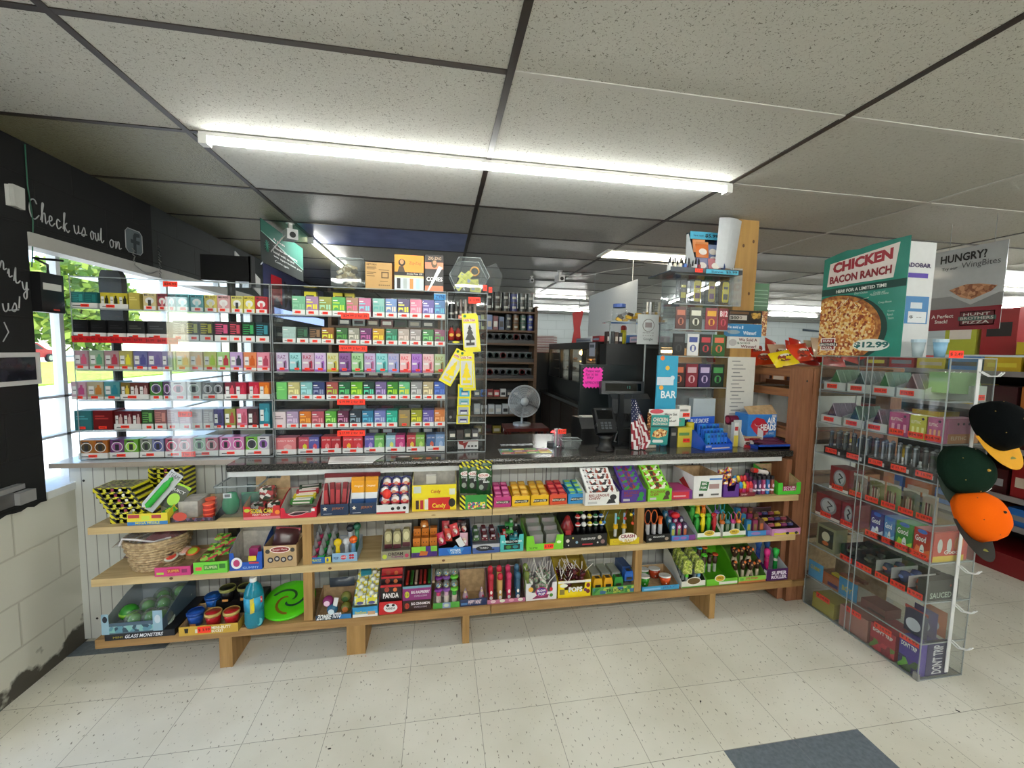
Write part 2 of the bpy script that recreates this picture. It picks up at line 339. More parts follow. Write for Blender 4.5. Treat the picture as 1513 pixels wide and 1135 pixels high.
# ---- outside
m = MB(); m.box(-90, -1.98, -60, 90, -.25, -.12, noise_mat('pavement', 'd6d2c8', 'e2ded6', 3, .9)); struct(m.build('ground'))
m = MB(); a0 = -14.5
m.box(-30, -14.5, -60, 90, -.12, -.06, noise_mat('lawn', '7f9a2a', 'a9be46', 8, .95)); tag(m.build('grass'), 'sunlit green grass verge outside beyond the pavement', 'grass', kind='stuff')
def leaf_heap(name, c, rx, ry, rz, n, size, mats, label, cat, trunk=None):
    rnd = random.Random(hash((c[0], c[1])) & 255); m = MB()
    for k in range(n):
        while True:
            p = Vector((rnd.uniform(-1, 1), rnd.uniform(-1, 1), rnd.uniform(-1, 1)))
            if .25 < p.length < 1: break
        p = Vector((p.x*rx, p.y*ry, p.z*rz))*(.8+.2*rnd.random()); a = Vector((rnd.uniform(-1, 1), rnd.uniform(-1, 1), rnd.uniform(-1, 1))).normalized()*size; b = a.orthogonal().normalized()*size
        m.quad(p-a, p-b*.6, p+a, p+b*.6, mats[k % len(mats)])
    o = tag(m.build(name, None, c), label, cat, 'trees and bushes across the road')
    if trunk: t = MB(); t.cyl(.25, -c[2]-.12, 0, M('5a4a38', .9), n=8); t.build('trunk', o)
lf = [M('6f8f2c', .8), M('93ad3d', .8), M('50701f', .8), M('b4c451', .8)]
leaf_heap('tree', (-42, 24, 6), 4, 8, 5.5, 2200, .55, lf, 'tall yellow-green tree seen through the window at the far left', 'tree', 1)
leaf_heap('tree', (-44, 40, 6), 4, 9, 6, 2200, .55, lf, 'broad green tree behind the vape displays, through the window', 'tree', 1)
leaf_heap('tree', (-42, 58, 6), 4, 9, 6, 1800, .6, lf, 'distant green tree at the right end of the window view', 'tree', 1)
leaf_heap('bush', (-38, 30, .9), 2, 16, 1.6, 1800, .4, lf, 'low yellow-green hedge behind the parked car', 'bush')
def car(c, rz, col, label):
    m = MB(); P = [(-2.2, .35), (-2.2, .85), (-1.9, 1.0), (-1.3, 1.45), (.5, 1.5), (1.2, 1.02), (2.1, .88), (2.25, .4)]
    m.poly(P, M(col, .25, .3), -.85, .85); o = tag(m.build('car', None, c, rz), label, 'car')
    g = MB(); g.poly([(-1.75, 1.0), (-1.2, 1.38), (.4, 1.42), (1.0, 1.02)], M('20262c', .1), -.86, .86); g.build('side_window', o)
    for x in (-1.4, 1.4):
        for y in (-.86, .86): t = MB(); t.cyl(.33, -.1, .1, M('1b1b1c', .7), (0, 0, 0), 16, 'y'); t.cyl(.2, -.11, .11, M('aaacae', .3, .8), (0, 0, 0), 12, 'y'); t.build('wheel', o, (x, y, .33))
    return o
car((-31.5, 32.5, -.1), math.radians(90), '6d7681', 'grey car parked outside across the grass, left of the red one')
car((-31.5, 37.4, -.1), math.radians(90), 'b0303a', 'red car parked behind the grey car outside')
# ---- lamps of the shop
LED = glow('fbfdf7', 27)
def tube_lamp(x, y, L_, rz, label, z=CH-.012, s=LED, grp=None, r=.0135):
    o = empty('tube_light', (x, y, z), label, 'ceiling light', grp, rz)
    b = MB(); b.box(-L_/2, L_/2, -.018, .018, -.006, .010, M('f2f2ee', .4)); b.build('housing', o)
    d = MB(); d.lathe([(r, -L_/2+.03), (r, L_/2-.03)], s, (0, 0, -.017), 12, True, 'x'); d.build('diffuser', o)
    for q in (-1, 1): e = MB(); e.box(q*(L_/2-.015)-.016, q*(L_/2-.015)+.016, -.02, .02, -.037, .0, M('e6e6e2', .4)); e.build('end_cap', o)
    return o
g = 'long LED tube lights on the ceiling'
tube_lamp(.235, 1.952, 2.40, 0, 'long LED tube light across the ceiling in front of the counter')
tube_lamp(-1.01, 4.15, 1.2, PI/2, 'short LED tube running away from the viewer at the far left ceiling')
tube_lamp(1.8, 6.2, .85, 0, 'nearer of two far tubes glowing beyond the tobacco shelves')
tube_lamp(2.35, 8.15, 1.3, 0, 'farther of two far tubes glowing beyond the tobacco shelves')
tube_lamp(3.4, 5.2, 2.4, PI/2-.25, 'slanting LED tube seen above the glass knick-knack stand')
tube_lamp(6.0, 6.6, 2.4, 0, 'far LED tube right of the wooden pillar')
tube_lamp(7.2, 7.6, 1.2, 0, 'farthest short LED tube right of the wooden pillar')
for x, y, l in ((-.4, -.9, 2.4), (3.2, -.9, 2.4), (5.6, 1.0, 2.4), (.3, -2.8, 2.4), (6.2, 3.9, 2.4), (9.3, 5.2, 2.4)):
    tube_lamp(x, y, l, 0, 'LED tube light on the part of the ceiling behind or right of the viewer', s=glow('fbfdf7', 84), grp='tube lights outside the picture')
o = empty('troffer_light', (1.95, 3.48, CH), 'glowing rectangular recessed ceiling light beside the wooden pillar', 'ceiling light')
m = MB(); m.box(-.58, .55, -.13, .13, -.012, .0, M('efefe9')); m.build('frame', o); m = MB(); m.box(-.54, .51, -.11, .11, -.016, -.012, glow('fff3d6', 7)); m.build('diffuser', o)
# ================================================================ counter and candy shelves
def groove_mat(name, c0, c1, w):
    m = bpy.data.materials.new(name); t, b, L = nodes(m); b.inputs['Roughness'].default_value = .5; N = t.nodes.new
    tc = N('ShaderNodeTexCoord'); br = N('ShaderNodeTexBrick'); br.offset = 0; br.inputs['Scale'].default_value = 1; br.inputs['Brick Width'].default_value = w; br.inputs['Row Height'].default_value = 50
    br.inputs['Mortar Size'].default_value = .0022; br.inputs['Color1'].default_value = lin(c0); br.inputs['Color2'].default_value = lin(c0); br.inputs['Mortar'].default_value = lin(c1)
    sp = N('ShaderNodeSeparateXYZ'); cb = N('ShaderNodeCombineXYZ'); L.new(tc.outputs['Object'], sp.inputs[0]); L.new(sp.outputs[0], cb.inputs[0]); cb.inputs[1].default_value = 1; L.new(cb.outputs[0], br.inputs[0])
    bp = N('ShaderNodeBump'); bp.invert = True; bp.inputs['Distance'].default_value = .004; L.new(br.outputs['Fac'], bp.inputs['Height']); L.new(bp.outputs[0], b.inputs['Normal']); L.new(br.outputs[0], b.inputs['Base Color']); return m
PANEL = groove_mat('beadboard', 'cbcdca', '8f918f', .05)
GRAN = noise_mat('dark_granite_laminate', '1b1a19', '5c5751', 170, .22, .42, .66, 0, (1, 1, 1), 3, c2='34312e')
GRTOP = noise_mat('counter_top_laminate', '2b2a28', '56524d', 120, .16, .4, .68, 0, (1, 1, 1), 3)
ct = empty('counter', (0, 2.34, 0), 'long white beadboard counter with a dark granite-look top under the vape displays', 'counter')
m = MB(); m.box(-1.80, 2.055, 0, .03, .015, .905, PANEL)
for x in (-1.12, .62, 1.62): m.box(x, x+.0035, -.001, 0, .015, .9, '3b3b3b')
for x, z in ((-1.74, .84), (-1.72, .12), (-1.4, .80), (-.2, .80), (1.15, .36), (-1.15, .62), (-1.09, .6), (1.57, .83)): m.ellipse(x, z, .006, .006, M('1a1a1a'), -.001)
m.box(-1.80, -1.77, .03, .45, .015, .9, PANEL); m.build('front_panel', ct)
m = MB(); m.box(-1.01, 2.055, -.17, -.04, .885, .917, M('dfe1e0', .4)); m.build('trim_rail', ct)
def slab(x0, x1, y0, y1, z0, z1, mt, me, nm):
    m = MB(); m.box(x0, x1, y0, y1, z1-.002, z1, mt); m.box(x0, x1, y0+.004, y1, z0, z1-.002, me)
    pr = [(y0+.012, z0), (y0+.003, z0+.008), (y0, z0+.018), (y0+.003, z1-.006), (y0+.012, z1-.0001)]
    m.polyx(pr+[(y0+.05, z1-.0001), (y0+.05, z0)], me, x0, x1); return m.build(nm, ct)
slab(-1.01, 2.115, -.19, .43, .915, .950, GRTOP, GRAN, 'worktop')
m = MB(); m.box(-1.81, -1.01, -.09, .35, .930, .950, M('d3d6d6', .15)); m.box(-1.81, -1.01, -.092, -.088, .928, .951, 'a89e95'); m.build('white_worktop', ct)
PINE = wood('pine', 'b79b6c', 'd1b988', 5, .6, 0); PINEV = wood('pine_upright', '94703f', 'b38d57', 5, .6, 2); PINED = wood('dark_pine', '8d6a3e', 'aa8554', 5, .6, 0)  # last one is a darker pine tone for the lowest boards
RED = wood('redwood_upright', '7d4f33', '9a6748', 6, .6, 2); REDX = wood('redwood_rail', '7d4f33', '96653f', 6, .6, 0); REDY = wood('redwood_side_rail', '7d4f33', '96653f', 6, .6, 1)
Z1, Z2, Z3, YS = .198, .480, .716, 2.04
cs = empty('candy_shelving', (0, 2.04, 0), 'three-tier pine candy shelving fixed along the counter front', 'shelf')
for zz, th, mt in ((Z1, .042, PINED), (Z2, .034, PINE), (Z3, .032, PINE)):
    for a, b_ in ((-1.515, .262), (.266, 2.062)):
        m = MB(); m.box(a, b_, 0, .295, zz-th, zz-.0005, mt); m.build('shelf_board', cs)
for x in (-.625, 1.085):
    m = MB(); m.box(x-.02, x+.02, .012, .05, Z1, Z2-.035, PINEV); m.build('upright', cs); m = MB(); m.box(x-.02, x+.02, .012, .05, Z2, Z3-.033, PINEV); m.build('upright', cs)
for x in (-1.06, -.1, .72, 1.6):
    m = MB(); m.box(x-.02, x+.02, .26, .296, Z2, Z3-.033, M('3a332c')); m.box(x-.02, x+.02, .26, .296, Z1, Z2-.035, M('3a332c')); m.build('dark_upright', cs)
for x0, x1 in ((-1.02, -.965), (-.45, -.362), (.12, .155), (1.535, 1.57)):
    m = MB(); m.box(x0, x1, .01, .2, 0, Z1-.043, PINEV); m.build('leg', cs)
m = MB()
for x, z in ((-1.2, Z2-.018), (.02, Z2-.018), (-.52, Z2-.02)): m.ellipse(x, z, .008, .006, M('6b4a2c'), -.0008)
m.ellipse(-.03, Z3-.016, .011, .0035, M('a08254'), -.0008); m.build('wood_knots', cs)
m = MB(); m.box(2.064, 2.10, .10, .29, 0.02, .90, RED); m.build('side_board', cs)
# ================================================================ acrylic display cases
cases = []
def case(name, x0, x1, y0, d, z0, z1, shelves, label, inner=()):
    o = empty(name, (x0, y0, z0), label, 'display case'); w = x1-x0; h = z1-z0; t = .004
    m = MB(); m.box(0, w, d-t, d, 0, h, ACR); m.build('back_panel', o)
    m = MB(); m.box(0, t, 0, d, 0, h, ACR); m.build('side_panel', o); m = MB(); m.box(w-t, w, 0, d, 0, h, ACR); m.build('side_panel', o)
    m = MB(); m.box(0, w, 0, d, h-t, h, ACR); m.build('top_panel', o); m = MB(); m.box(0, w, 0, d, 0, t, ACR); m.build('base_panel', o)
    m = MB(); e = .003
    for a in (0, w-e): m.box(a, a+e, -.001, .002, 0, h, EDGE)
    for z in (0, h-e): m.box(0, w, -.001, .002, z, z+e*1.4, EDGE)
    m.build('edges', o)
    for z in shelves:
        m = MB(); m.box(t, w-t, .006, d-t, z-z0-.004, z-z0, ACR); m.box(t, w-t, .004, .007, z-z0-.005, z-z0+.001, EDGE); m.build('shelf', o)
    return o
YC = 2.292
SH = [1.685, 1.541, 1.393, 1.247, 1.097, .95]
A = case('acrylic_case', -1.712, -.848, YC, .15, .951, 1.832, SH[:5], 'wide clear acrylic case of vapes on the white counter end by the window')
m = MB(); m.box(-1.31+1.712, -1.1+1.712, -.012, -.008, .01, .80, clear('reflection_pane', 'fbfdfd', 2.2, .02)); m.build('reflection_pane', A)  # extra high-gloss pane, added and sized to carry the door's reflected strip
B = case('acrylic_case', -.842, .028, YC, .15, .951, 1.832, SH[:5], 'middle clear acrylic case packed with rows of bright vape boxes')
D = case('acrylic_case', .034, .252, YC, .15, .951, 1.832, [1.69, 1.555, 1.12, 1.02], 'narrow clear acrylic case with car air fresheners hung on its front')
D2 = None
def wtag(parent, c, base, text, w=.062, h=.026):
    p = at(c[0], c[1], YC-.006); price(parent, p.x-base.location.x, p.z-base.location.z, w, h, -.008, text)
for c, t in (((252, 420), '$24.99'), ((274, 612), '2 for 35'), ((279, 671), '2 for 35')): wtag(A, c, A, t)
for c, t in (((525, 467), '$24.99 2 for 35'), ((522, 515), '$24.99 2 for 35'), ((519, 594), '$19.99 2 for 30'), ((519, 640), '$17.99 2 for 30')): wtag(B, c, B, t, .14, .03)
wtag(D, (701, 444), D, '$ 3.99', .066, .034)
# ---- vape boxes
def vape(w, h, main, acc, style, d=.09):
    m = MB(); mm = M(main, .3); ac = M(acc, .3); wh = M('dddedd', .35); dk = M('2b2b30', .4)
    if style == 'g':      # dark bar, art panel, white foot
        m.box(0, w, 0, d, 0, h, mm); m.fr(0, w, 0, h*.27, wh, -.0007); m.fr(w*.05, w*.95, h*.60, h*.9, mm, -.0007)
        m.fr(w*.06, w*.55, h*.66, h*.72, ac, -.001); m.fr(w*.06, w*.46, h*.32, h*.55, ac, -.001); m.ellipse(w*.28, h*.36, w*.17, h*.09, mm, -.0014, 12)
        for k in range(2): m.fr(w*(.56+.19*k), w*(.70+.19*k), h*.32, h*.58, ac, -.001)
        m.fr(w*.15, w*.6, h*.1, h*.13, dk, -.001); m.fr(w*.06, w*.4, h*.78, h*.84, wh, -.0012)
    elif style == 'r':
        m.box(0, w, 0, d, 0, h, mm); m.text('RAZ', w*.12, w*.78, h*.66, h*.86, ac, -.001, .02); m.fr(w*.08, w*.5, h*.42, h*.52, wh, -.001)
        m.poly([(w*.60, h*.16), (w*.86, h*.16), (w*.86, h*.5), (w*.8, h*.6), (w*.6, h*.52)], ac, -.001, 0); m.fr(w*.64, w*.72, h*.2, h*.48, dk, -.0016); m.fr(0, w, 0, h*.12, ac, -.0007)
    elif style == 'f':
        m.box(0, w, 0, d, 0, h, mm); m.text('MR FOG', w*.1, w*.9, h*.82, h*.94, dk, -.001, .03); m.fr(w*.05, w*.95, 0, h*.24, wh, -.0007)
        m.ellipse(w*.5, h*.55, w*.34, h*.2, wh, -.0009, 14); m.fr(w*.38, w*.62, h*.25, h*.6, ac, -.0014)
    elif style == 'd':    # a device drawn on the box
        m.box(0, w, 0, d, 0, h, mm); m.fr(w*.08, w*.42, h*.3, h*.75, wh, -.0008); m.poly([(w*.5, h*.28), (w*.88, h*.28), (w*.88, h*.62), (w*.78, h*.7), (w*.78, h*.82), (w*.62, h*.82), (w*.62, h*.7), (w*.5, h*.62)], ac, -.001, 0)
        m.fr(w*.12, w*.38, h*.5, h*.55, dk, -.0012); m.fr(0, w, h*.02, h*.16, wh, -.0008)
    elif style == 'c':    # round picture
        m.box(0, w, 0, d, 0, h, mm); m.ellipse(w*.5, h*.6, w*.42, h*.27, wh, -.0008, 16); m.ellipse(w*.5, h*.6, w*.36, h*.23, ac, -.001, 16); m.fr(w*.36, w*.64, h*.42, h*.74, dk, -.0014)
        m.fr(0, w, 0, h*.22, wh, -.0008); m.fr(w*.2, w*.7, h*.86, h*.93, dk, -.001)
    elif style == 'k':    # dark box with printed lines
        m.box(0, w, 0, d, 0, h, mm); m.fr(0, w, 0, h*.3, wh, -.0007)
        for k in range(5): m.fr(w*.08, w*(.5+.08*(k % 3)), h*(.38+.11*k), h*(.43+.11*k), ac, -.001)
        m.fr(w*.62, w*.9, h*.4, h*.85, ac, -.001)
    elif style == 'p':    # plain
        m.box(0, w, 0, d, 0, h, mm); m.fr(w*.1, w*.8, h*.55, h*.62, ac, -.0008); m.fr(w*.1, w*.6, h*.68, h*.74, ac, -.0008)
    elif style == 'j':
        m.box(0, w, 0, d, 0, h, mm); m.text('JUICY BAR', w*.1, w*.9, h*.74, h*.86, M('f3ecec'), -.001); m.poly([(w*.42, h*.14), (w*.78, h*.18), (w*.8, h*.5), (w*.6, h*.62), (w*.4, h*.48)], ac, -.001, 0); m.ellipse(w*.5, h*.32, w*.07, h*.05, wh, -.0016, 10); m.fr(w*.1, w*.38, h*.08, h*.14, wh, -.001)
    return m
CN = {}
def cname(h):
    import colorsys
    r, g, b = [int(h[i:i+2], 16)/255 for i in (0, 2, 4)]; H, S, V = colorsys.rgb_to_hsv(r, g, b); H *= 360
    if V < .22: return 'black'
    if S < .12: return 'white' if V > .82 else ('light grey' if V > .6 else 'grey')
    n = 'red' if H < 12 or H > 345 else 'orange' if H < 38 else 'yellow' if H < 66 else 'green' if H < 160 else 'teal' if H < 195 else 'blue' if H < 245 else 'purple' if H < 290 else 'pink'
    return ('dark ' if V < .45 else 'pale ' if S < .32 else '')+n
ROWN = ['top', 'second', 'third', 'fourth', 'fifth', 'bottom']
def row(case_o, which, ri, ox, oy, k, items, vt, vb, side):
    """items: 'u0-u1 main accent style[;t]' in picture units of that row; each becomes a real box standing on its shelf"""
    z = SH[ri]+.0015 if ri < 5 else case_o.location.z+.0055; n = 0; y0 = YC+.012
    hgt = (at(0, oy+vt*k, y0).z-at(0, oy+vb*k, y0).z) if False else None
    for it in items.split(','):
        f = it.split(); u0, u1 = [float(q) for q in f[0].split('-')]; st = f[3]; vmid = oy+(vt+vb)/2*k
        xa, xb = at(ox+u0*k, vmid, y0).x, at(ox+u1*k, vmid, y0).x
        h = at(ox+u0*k, oy+vt*k, y0).z-at(ox+u0*k, oy+vb*k, y0).z; h *= float(f[4]) if len(f) > 4 and f[4][0] in '01' else 1
        h = min(h, .132); w_ = xb-xa-.0015
        loc = (xa+.0007, y0+(.004 if n % 3 else .0), z)
        if 'T' in f:      # a tray holding two or three small boxes
            nb = int(f[-1]); cols = f[1].split('/'); acs = f[2].split('/')
            th = h*.3; m = MB(); m.box(0, w_, 0, .0015, 0, th, 'e4e4e2'); m.box(0, w_, 0, .1, 0, .0015, 'e4e4e2'); m.box(0, .001, 0, .1, 0, th, 'e4e4e2'); m.box(w_-.001, w_, 0, .1, 0, th, 'e4e4e2'); m.box(0, w_, .1, .101, 0, th, 'e4e4e2')
            m.fr(w_*.1, w_*.5, th*.35, th*.5, M('44444a'), -.0006)
            t = m.build('carton_tray', None, loc); tag(t, 'white tray of %s vape boxes, %s item on %s shelf of %s case' % (cname(cols[0]), ORD[n], ROWN[ri], which), 'tray', 'white carton trays in the acrylic cases')
            price(t, w_*(.35+.2*random.random()), th*.5, w_*.3, .013, -.0008, name='price_sticker')
            for q in range(nb):
                bw = (w_-.005)/nb; mb = vape(bw-.001, h*.93, cols[q % len(cols)], acs[q % len(acs)], st, .07); b = mb.build('vape_box', None, (loc[0]+.0025+q*bw, loc[1]+.004, z+.002))
                tag(b, '%s vape box, %s in the tray %s on %s shelf, %s case' % (cname(cols[q % len(cols)]), ORD[q], ORD[n], ROWN[ri], which), 'vape box', 'vape boxes in the '+which+' case')
        else:
            mb = vape(w_, h, f[1], f[2], st); b = mb.build('vape_box', None, loc)
            tag(b, '%s vape box with %s print, %s on %s shelf of %s case' % (cname(f[1]), cname(f[2]), ORD[n], ROWN[ri], which), 'vape box', 'vape boxes in the '+which+' case')
            if 'n' not in f: price(b, w_*(.4+.25*random.random()), h*.13, w_*.42, .0125, -.0012, name='price_sticker')
        n += 1
KB = .28193
R = lambda ri, s, vt, vb: row(B, 'middle', ri, 390, 370, KB, s, vt, vb, 0)
R(0, '147-217 6fae8a 88c09c g,218-285 9a7a9c e8e02a g,287-356 8a8f3a 9fd0a8 g,358-428 3f9a46 b8d838 g,430-493 a07a5e d86a8a g,495-560 b8698e 7cc8d8 g,570-633 7fb5ab 5ca8a0 g,636-697 5f7fb2 e8d8c0 g,700-764 3a2a5c e8e030 g,766-828 d0708e f0a8b8 g,831-892 4f3f92 b0a8e0 g,894-950 1f5f9a 4aa8c8 g', 250, 348)
R(1, '97-166 9fb8b4 a8c4c0 g,170-232 26352e 3d6a50 k,235-299 2a2421 8a6a4a k,302-367 8a5a2a d8dc4a g,378-438 2a5a2e 4f9a3f g,441-501 8a8a7e d0cec0 g,504-564 5a2258 b85a9a g,569-630 b88a22 f0d838 g,638-700 0f6a4a 3fae84 g,703-762 a89a90 d8c8c0 g,765-824 8a8280 c8c0bc g,831-889 2a6a35 7ac87a g,894-950 7a3a5a 5aa85a g', 405, 488)
R(2, '65-128 c8bcd4 8a5a8a r,132-193 9ccfd4 4a8a8a r,197-262 c4a8bc a82a4a r,265-325 cbb8d8 9a5ab8 r,329-390 c8cba0 b8a82a r,393-455 8a5f9a 5a2a6a r,459-520 a8d0a0 4a8a4a r,525-584 b8a8cc a85a8a r,587-648 8ec8cc 2a9a9a r,650-708 a8a4c4 7a8ac8 r,712-770 e0b0b4 d8404a r,773-828 a070c0 7a2a9a r,832-890 d8b4b8 c86a7a r,893-950 a8b890 8a7a3a r', 535, 633)
R(3, '65-120 6fbf6a 8fd87a p n,124-187 b8b078 e8e4a0 g,190-253 7fb4b4 a8dce0 g,256-319 2f3a6a 8f98b8 g,326-388 9a4a4a a8c048 g,391-452 1f5a3a 5fc87a g,455-517 5aa02a b8e048 g,520-580 1a3a34 5ad0a8 g,583-642 6a5a8a b8a0d8 g,645-703 2f7a2a a8d83a g,706-765 5aa87a d8e048 g,769-829 8a8a8c d0d0d0 g,833-888 a89a7a e8dcb0 g,892-950 3a5ab0 5a80d8 g', 695, 785)
R(4, '50-114 d8c8cc 9a8a90 p,117-180 a890b0 d8c0d8 g,185-247 c8702a f0a848 g,250-315 a84a5a d88a94 g,320-380 4f9a38 a8e07a g,384-444 5a2040 c88ab0 g,449-511 24303c 8aa0b0 g,514-574 2a6f94 58b4d4 g,578-638 6a72b0 a8b8d8 g,641-700 1f9a84 48d0b8 g,705-765 8a7a5a d0a838 p,770-828 8a8f2a e0dc38 g,832-890 5a4f94 a098c8 g,893-950 c8743a e8a870 g', 845, 930)
R(5, '55-170 d87a80 e8a8a8 j T 1,176-290 b8485a/5a5aa0 d8d83a/d04a5a j T 2,295-405 c0303c/b02834 e0888a/e8a0a0 j T 2,410-520 c8303c/c02c38 e8b03a/d86070 j T 2,524-632 5f58a4/6fb060 a888d0/a8d888 j T 2,635-742 8fb8c8/b83a78 d8e070/e078a8 j T 2,745-845 b83a48/7fae50 e8c848/b8d878 j T 2,848-950 3f5f8f/7a9cc8 c86048/a8c0e0 j T 2', 975, 1068)
KA = .26439
R = lambda ri, s, vt, vb: row(A, 'left', ri, 80, 390, KA, s, vt, vb, 0)
R(0, '86-243 1f6a6a/1a5a5c 3a9a98/2a7a78 k T 2,248-410 c8b838/d0c040 2a2a1a/3a3a20 d T 3,413-475 b8a850 d8cc7a p n .8,497-570 cdbc8a 2a2a22 f,574-628 8a2a38 d87a84 f,632-676 6a8a94 a8c8d0 f,680-755 4f98a0 b8dce0 f,758-832 4a8f98 a8d4d8 f,836-908 c8b858 e8e0a8 f,911-982 c89a9a d8d0d0 f,986-1053 c8c06a 34343c f,1056-1120 c8b840 e8e088 f,1123-1192 a82430 e06068 f', 168, 262)
R(1, '95-190 141416 26262a p T n 1,193-287 121214 26262a p T n 1,292-400 151517 303034 p T n 1,404-508 18181a 4a4a44 p T n 1,512-630 131315 3a3a40 p T n 1,660-732 4a4a4a 8a8a84 k,736-808 3a3a2c a8a848 k,811-885 32321e b8b040 k,893-976 2a1a22 c8507a k,979-1045 3a1a20 c84a5a k,1048-1120 14301e 3a9a58 k,1123-1200 12282c 3a8a98 k', 315, 425)
R(2, '112-190 a88a94 c85a7a d,193-274 94a890 5a9a7a d,278-360 a88a90 b03a50 d,363-437 a8a060 d8d03a d,440-518 6a6a9c 4a4a8a d,521-600 7a6a9c 6a5a94 d,603-660 8a84a8 5a5a80 d,663-676 b8c890 a8c060 p n,680-755 d8b890 e0a050 d,758-830 d8c09c e8a868 d,833-905 c8c878 a8c83a d,908-980 9ac07a a82a3a d,983-1053 b89ac8 3a3a48 d,1056-1128 d8845a c85a1a d,1131-1203 d88a9c a83a54 d', 487, 592)
R(3, '95-178 b89aa8 a84a7a d,181-272 a8a088 b87a3a d,276-362 4f8a92 2a7a8c d,366-528 6a5a28/5a2a20/5a2428 c8b040/d8c8c8/c8a0a0 d T 3,532-603 3f7a2f 5a4a7a c,606-650 4a2a5a 8a5a9a c,653-736 c8c8c4 d8a0a8 c,740-818 b8bcb8 9aa89c c,822-945 7a7a80/6a6a70 a8a8b0/9898a0 c T 2,948-1075 7a2a3a/a81a38 d04a5a/c82a48 d T 2,1080-1205 b81a3a/c8641a d84a5a/e89a3a d T 2', 655, 755)
R(4, '113-210 2f6a70 4f98a0 p,214-323 6a1a1c a83a38 p,328-485 5a1a20/601c24/581a20 c8a8a8/c0a0a0/c8a8a8 d T 3,490-555 2a4a2a 6aa858 k,558-626 8a5a5c c88a80 k,629-698 b8a8b4 d0c0c8 k,701-762 c8a8b8 d8c0cc k,765-827 c8c4d0 d8d0d8 k,830-889 b4b0b8 d0d0d4 k,892-946 4f4a80 3a3a5a d,950-1012 8a8a40 a84040 d,1018-1078 c86a84 b04a60 d,1083-1142 3a1a20 5a2a34 d,1146-1205 2a7a8c 4aa8b8 d 1.25', 820, 930)
R(5, '133-298 a86a2a/a8622a 5a4a28/5a4424 c T 2,302-468 6a3a70/6aa83a 9a5a98/a8d858 c T 2,472-612 8a9084/7a80a8 5a6a50/4a5090 c T 2,616-765 a84a68/d88a98 c83a60/e0a0a8 c T 2,769-914 a8c8b0/c86a84 88b090/d890a0 c T 2,918-1062 d088b8/d080b4 c85a98/c85a98 c T 2,1067-1205 6fae3a/c8c8cc 3a3a44/8a5aa8 c T 2', 965, 1075)
p0 = at(106, 495, YC-.002); p1 = at(263, 495, YC-.002)
m = MB(); m.box(0, p1.x-p0.x, -.001, 0, 0, .03, M('c41a20', .35)); n_ = 9
for k in range(n_): m.text('$6.99', .01+k*(p1.x-p0.x)/n_, .01+(k+.7)*(p1.x-p0.x)/n_, .008, .022, M('3a0608'), -.0015)
m.build('price_strip', A, (p0.x-A.location.x, -.003, SH[1]-.951-.018))
# pouch tins stack etc. inside the middle case
z = SH[0]+.002
for ri, zz, lab in ((0, 0, 'blue and white pouch carton with ZYN lettering at the right end of the top shelf'),):
    p = at(650, 440, YC+.03); m = MB(); m.box(-.033, .033, 0, .08, 0, .03, '2f8fd0'); m.box(-.033, .033, 0, .08, .03, .034, 'd8e8f0'); m.text('ZYN', -.026, .02, .006, .026, M('0a3a7a'), -.001, .03)
    tag(m.build('pouch_carton', None, (-.004, YC+.03, 1.791)), lab, 'carton')
# lids of boxes behind (yellow)
for u, c in ((457, 'd8cc2a'), (500, 'd8c828'), (514, 'c8b838')):
    p = at(u, 433, YC+.10); m = MB(); m.box(-.03, .03, 0, .03, 0, .13, M(c)); m.fr(-.02, .02, .105, .112, M('4a4a2a'))
    tag(m.build('vape_carton', None, (p.x, YC+.112, SH[0]+.002)), '%s carton standing behind the front boxes on the top shelf of the middle case' % ('bright yellow' if u == 457 else 'yellow' if u == 500 else 'mustard'), 'carton')
# ================================================================ candy on the shelves
YD = 2.056
def X(u, v, y=YD): return at(u, v, y).x
def Zv(u, v, y=YD): return at(u, v, y).z
def tray(name, label, x0, w, z, d, hf, hb, co, ci, y=YD, notch=0, rz=0, cat='display box', front=None, lid=0, group=None):
    m = MB(); t = .0015; ci = ci or GREYB
    def pan(x, flip):
        m.polyx([(0, 0), (d, 0), (d, hb), (d*.6, hb*.75+hf*.25) if hb > hf else (d*.6, hb), (0, hf)], co, x, x+t*.6); m.polyx([(0.001, 0.001), (d, .001), (d, hb-.0005), (d*.6, (hb*.75+hf*.25) if hb > hf else hb), (.001, hf-.0005)], ci, x+(t*.6 if flip else -t*.4), x+(t if flip else 0))
    pan(0, 1); pan(w-t*.6, 0)
    m.box(0, w, d, d+t, 0, hb, co); m.box(t, w-t, d-t, d, 0.001, hb-.001, ci); m.box(0, w, 0, d, 0, t, co); m.box(t, w-t, t, d-t, t, t+.0008, ci)
    if notch: m.poly([(0, 0), (w, 0), (w, hf), (w*(1-notch), hf), (w*(1-notch)-.008, hf*.45), (w*notch+.008, hf*.45), (w*notch, hf), (0, hf)], co, -.0005, t)
    else: m.box(0, w, -.0005, t, 0, hf, co)
    if lid: m.quad((0, d, hb), (w, d, hb), (w, d+.02, hb+lid), (0, d+.02, hb+lid), ci)
    if front: front(m, w, hf, d)
    o = m.build(name, None, (x0, y, z+.0005), rz); return tag(o, label, cat, group)
def carton(name, label, x0, w, z, d, h, co, y=YD, front=None, rz=0, cat='box', group=None, x=None):
    m = MB(); m.box(0, w, 0, d, 0, h, co)
    if front: front(m, w, h, d)
    return tag(m.build(name, None, (x0, y, z+.0005), rz), label, cat, group)
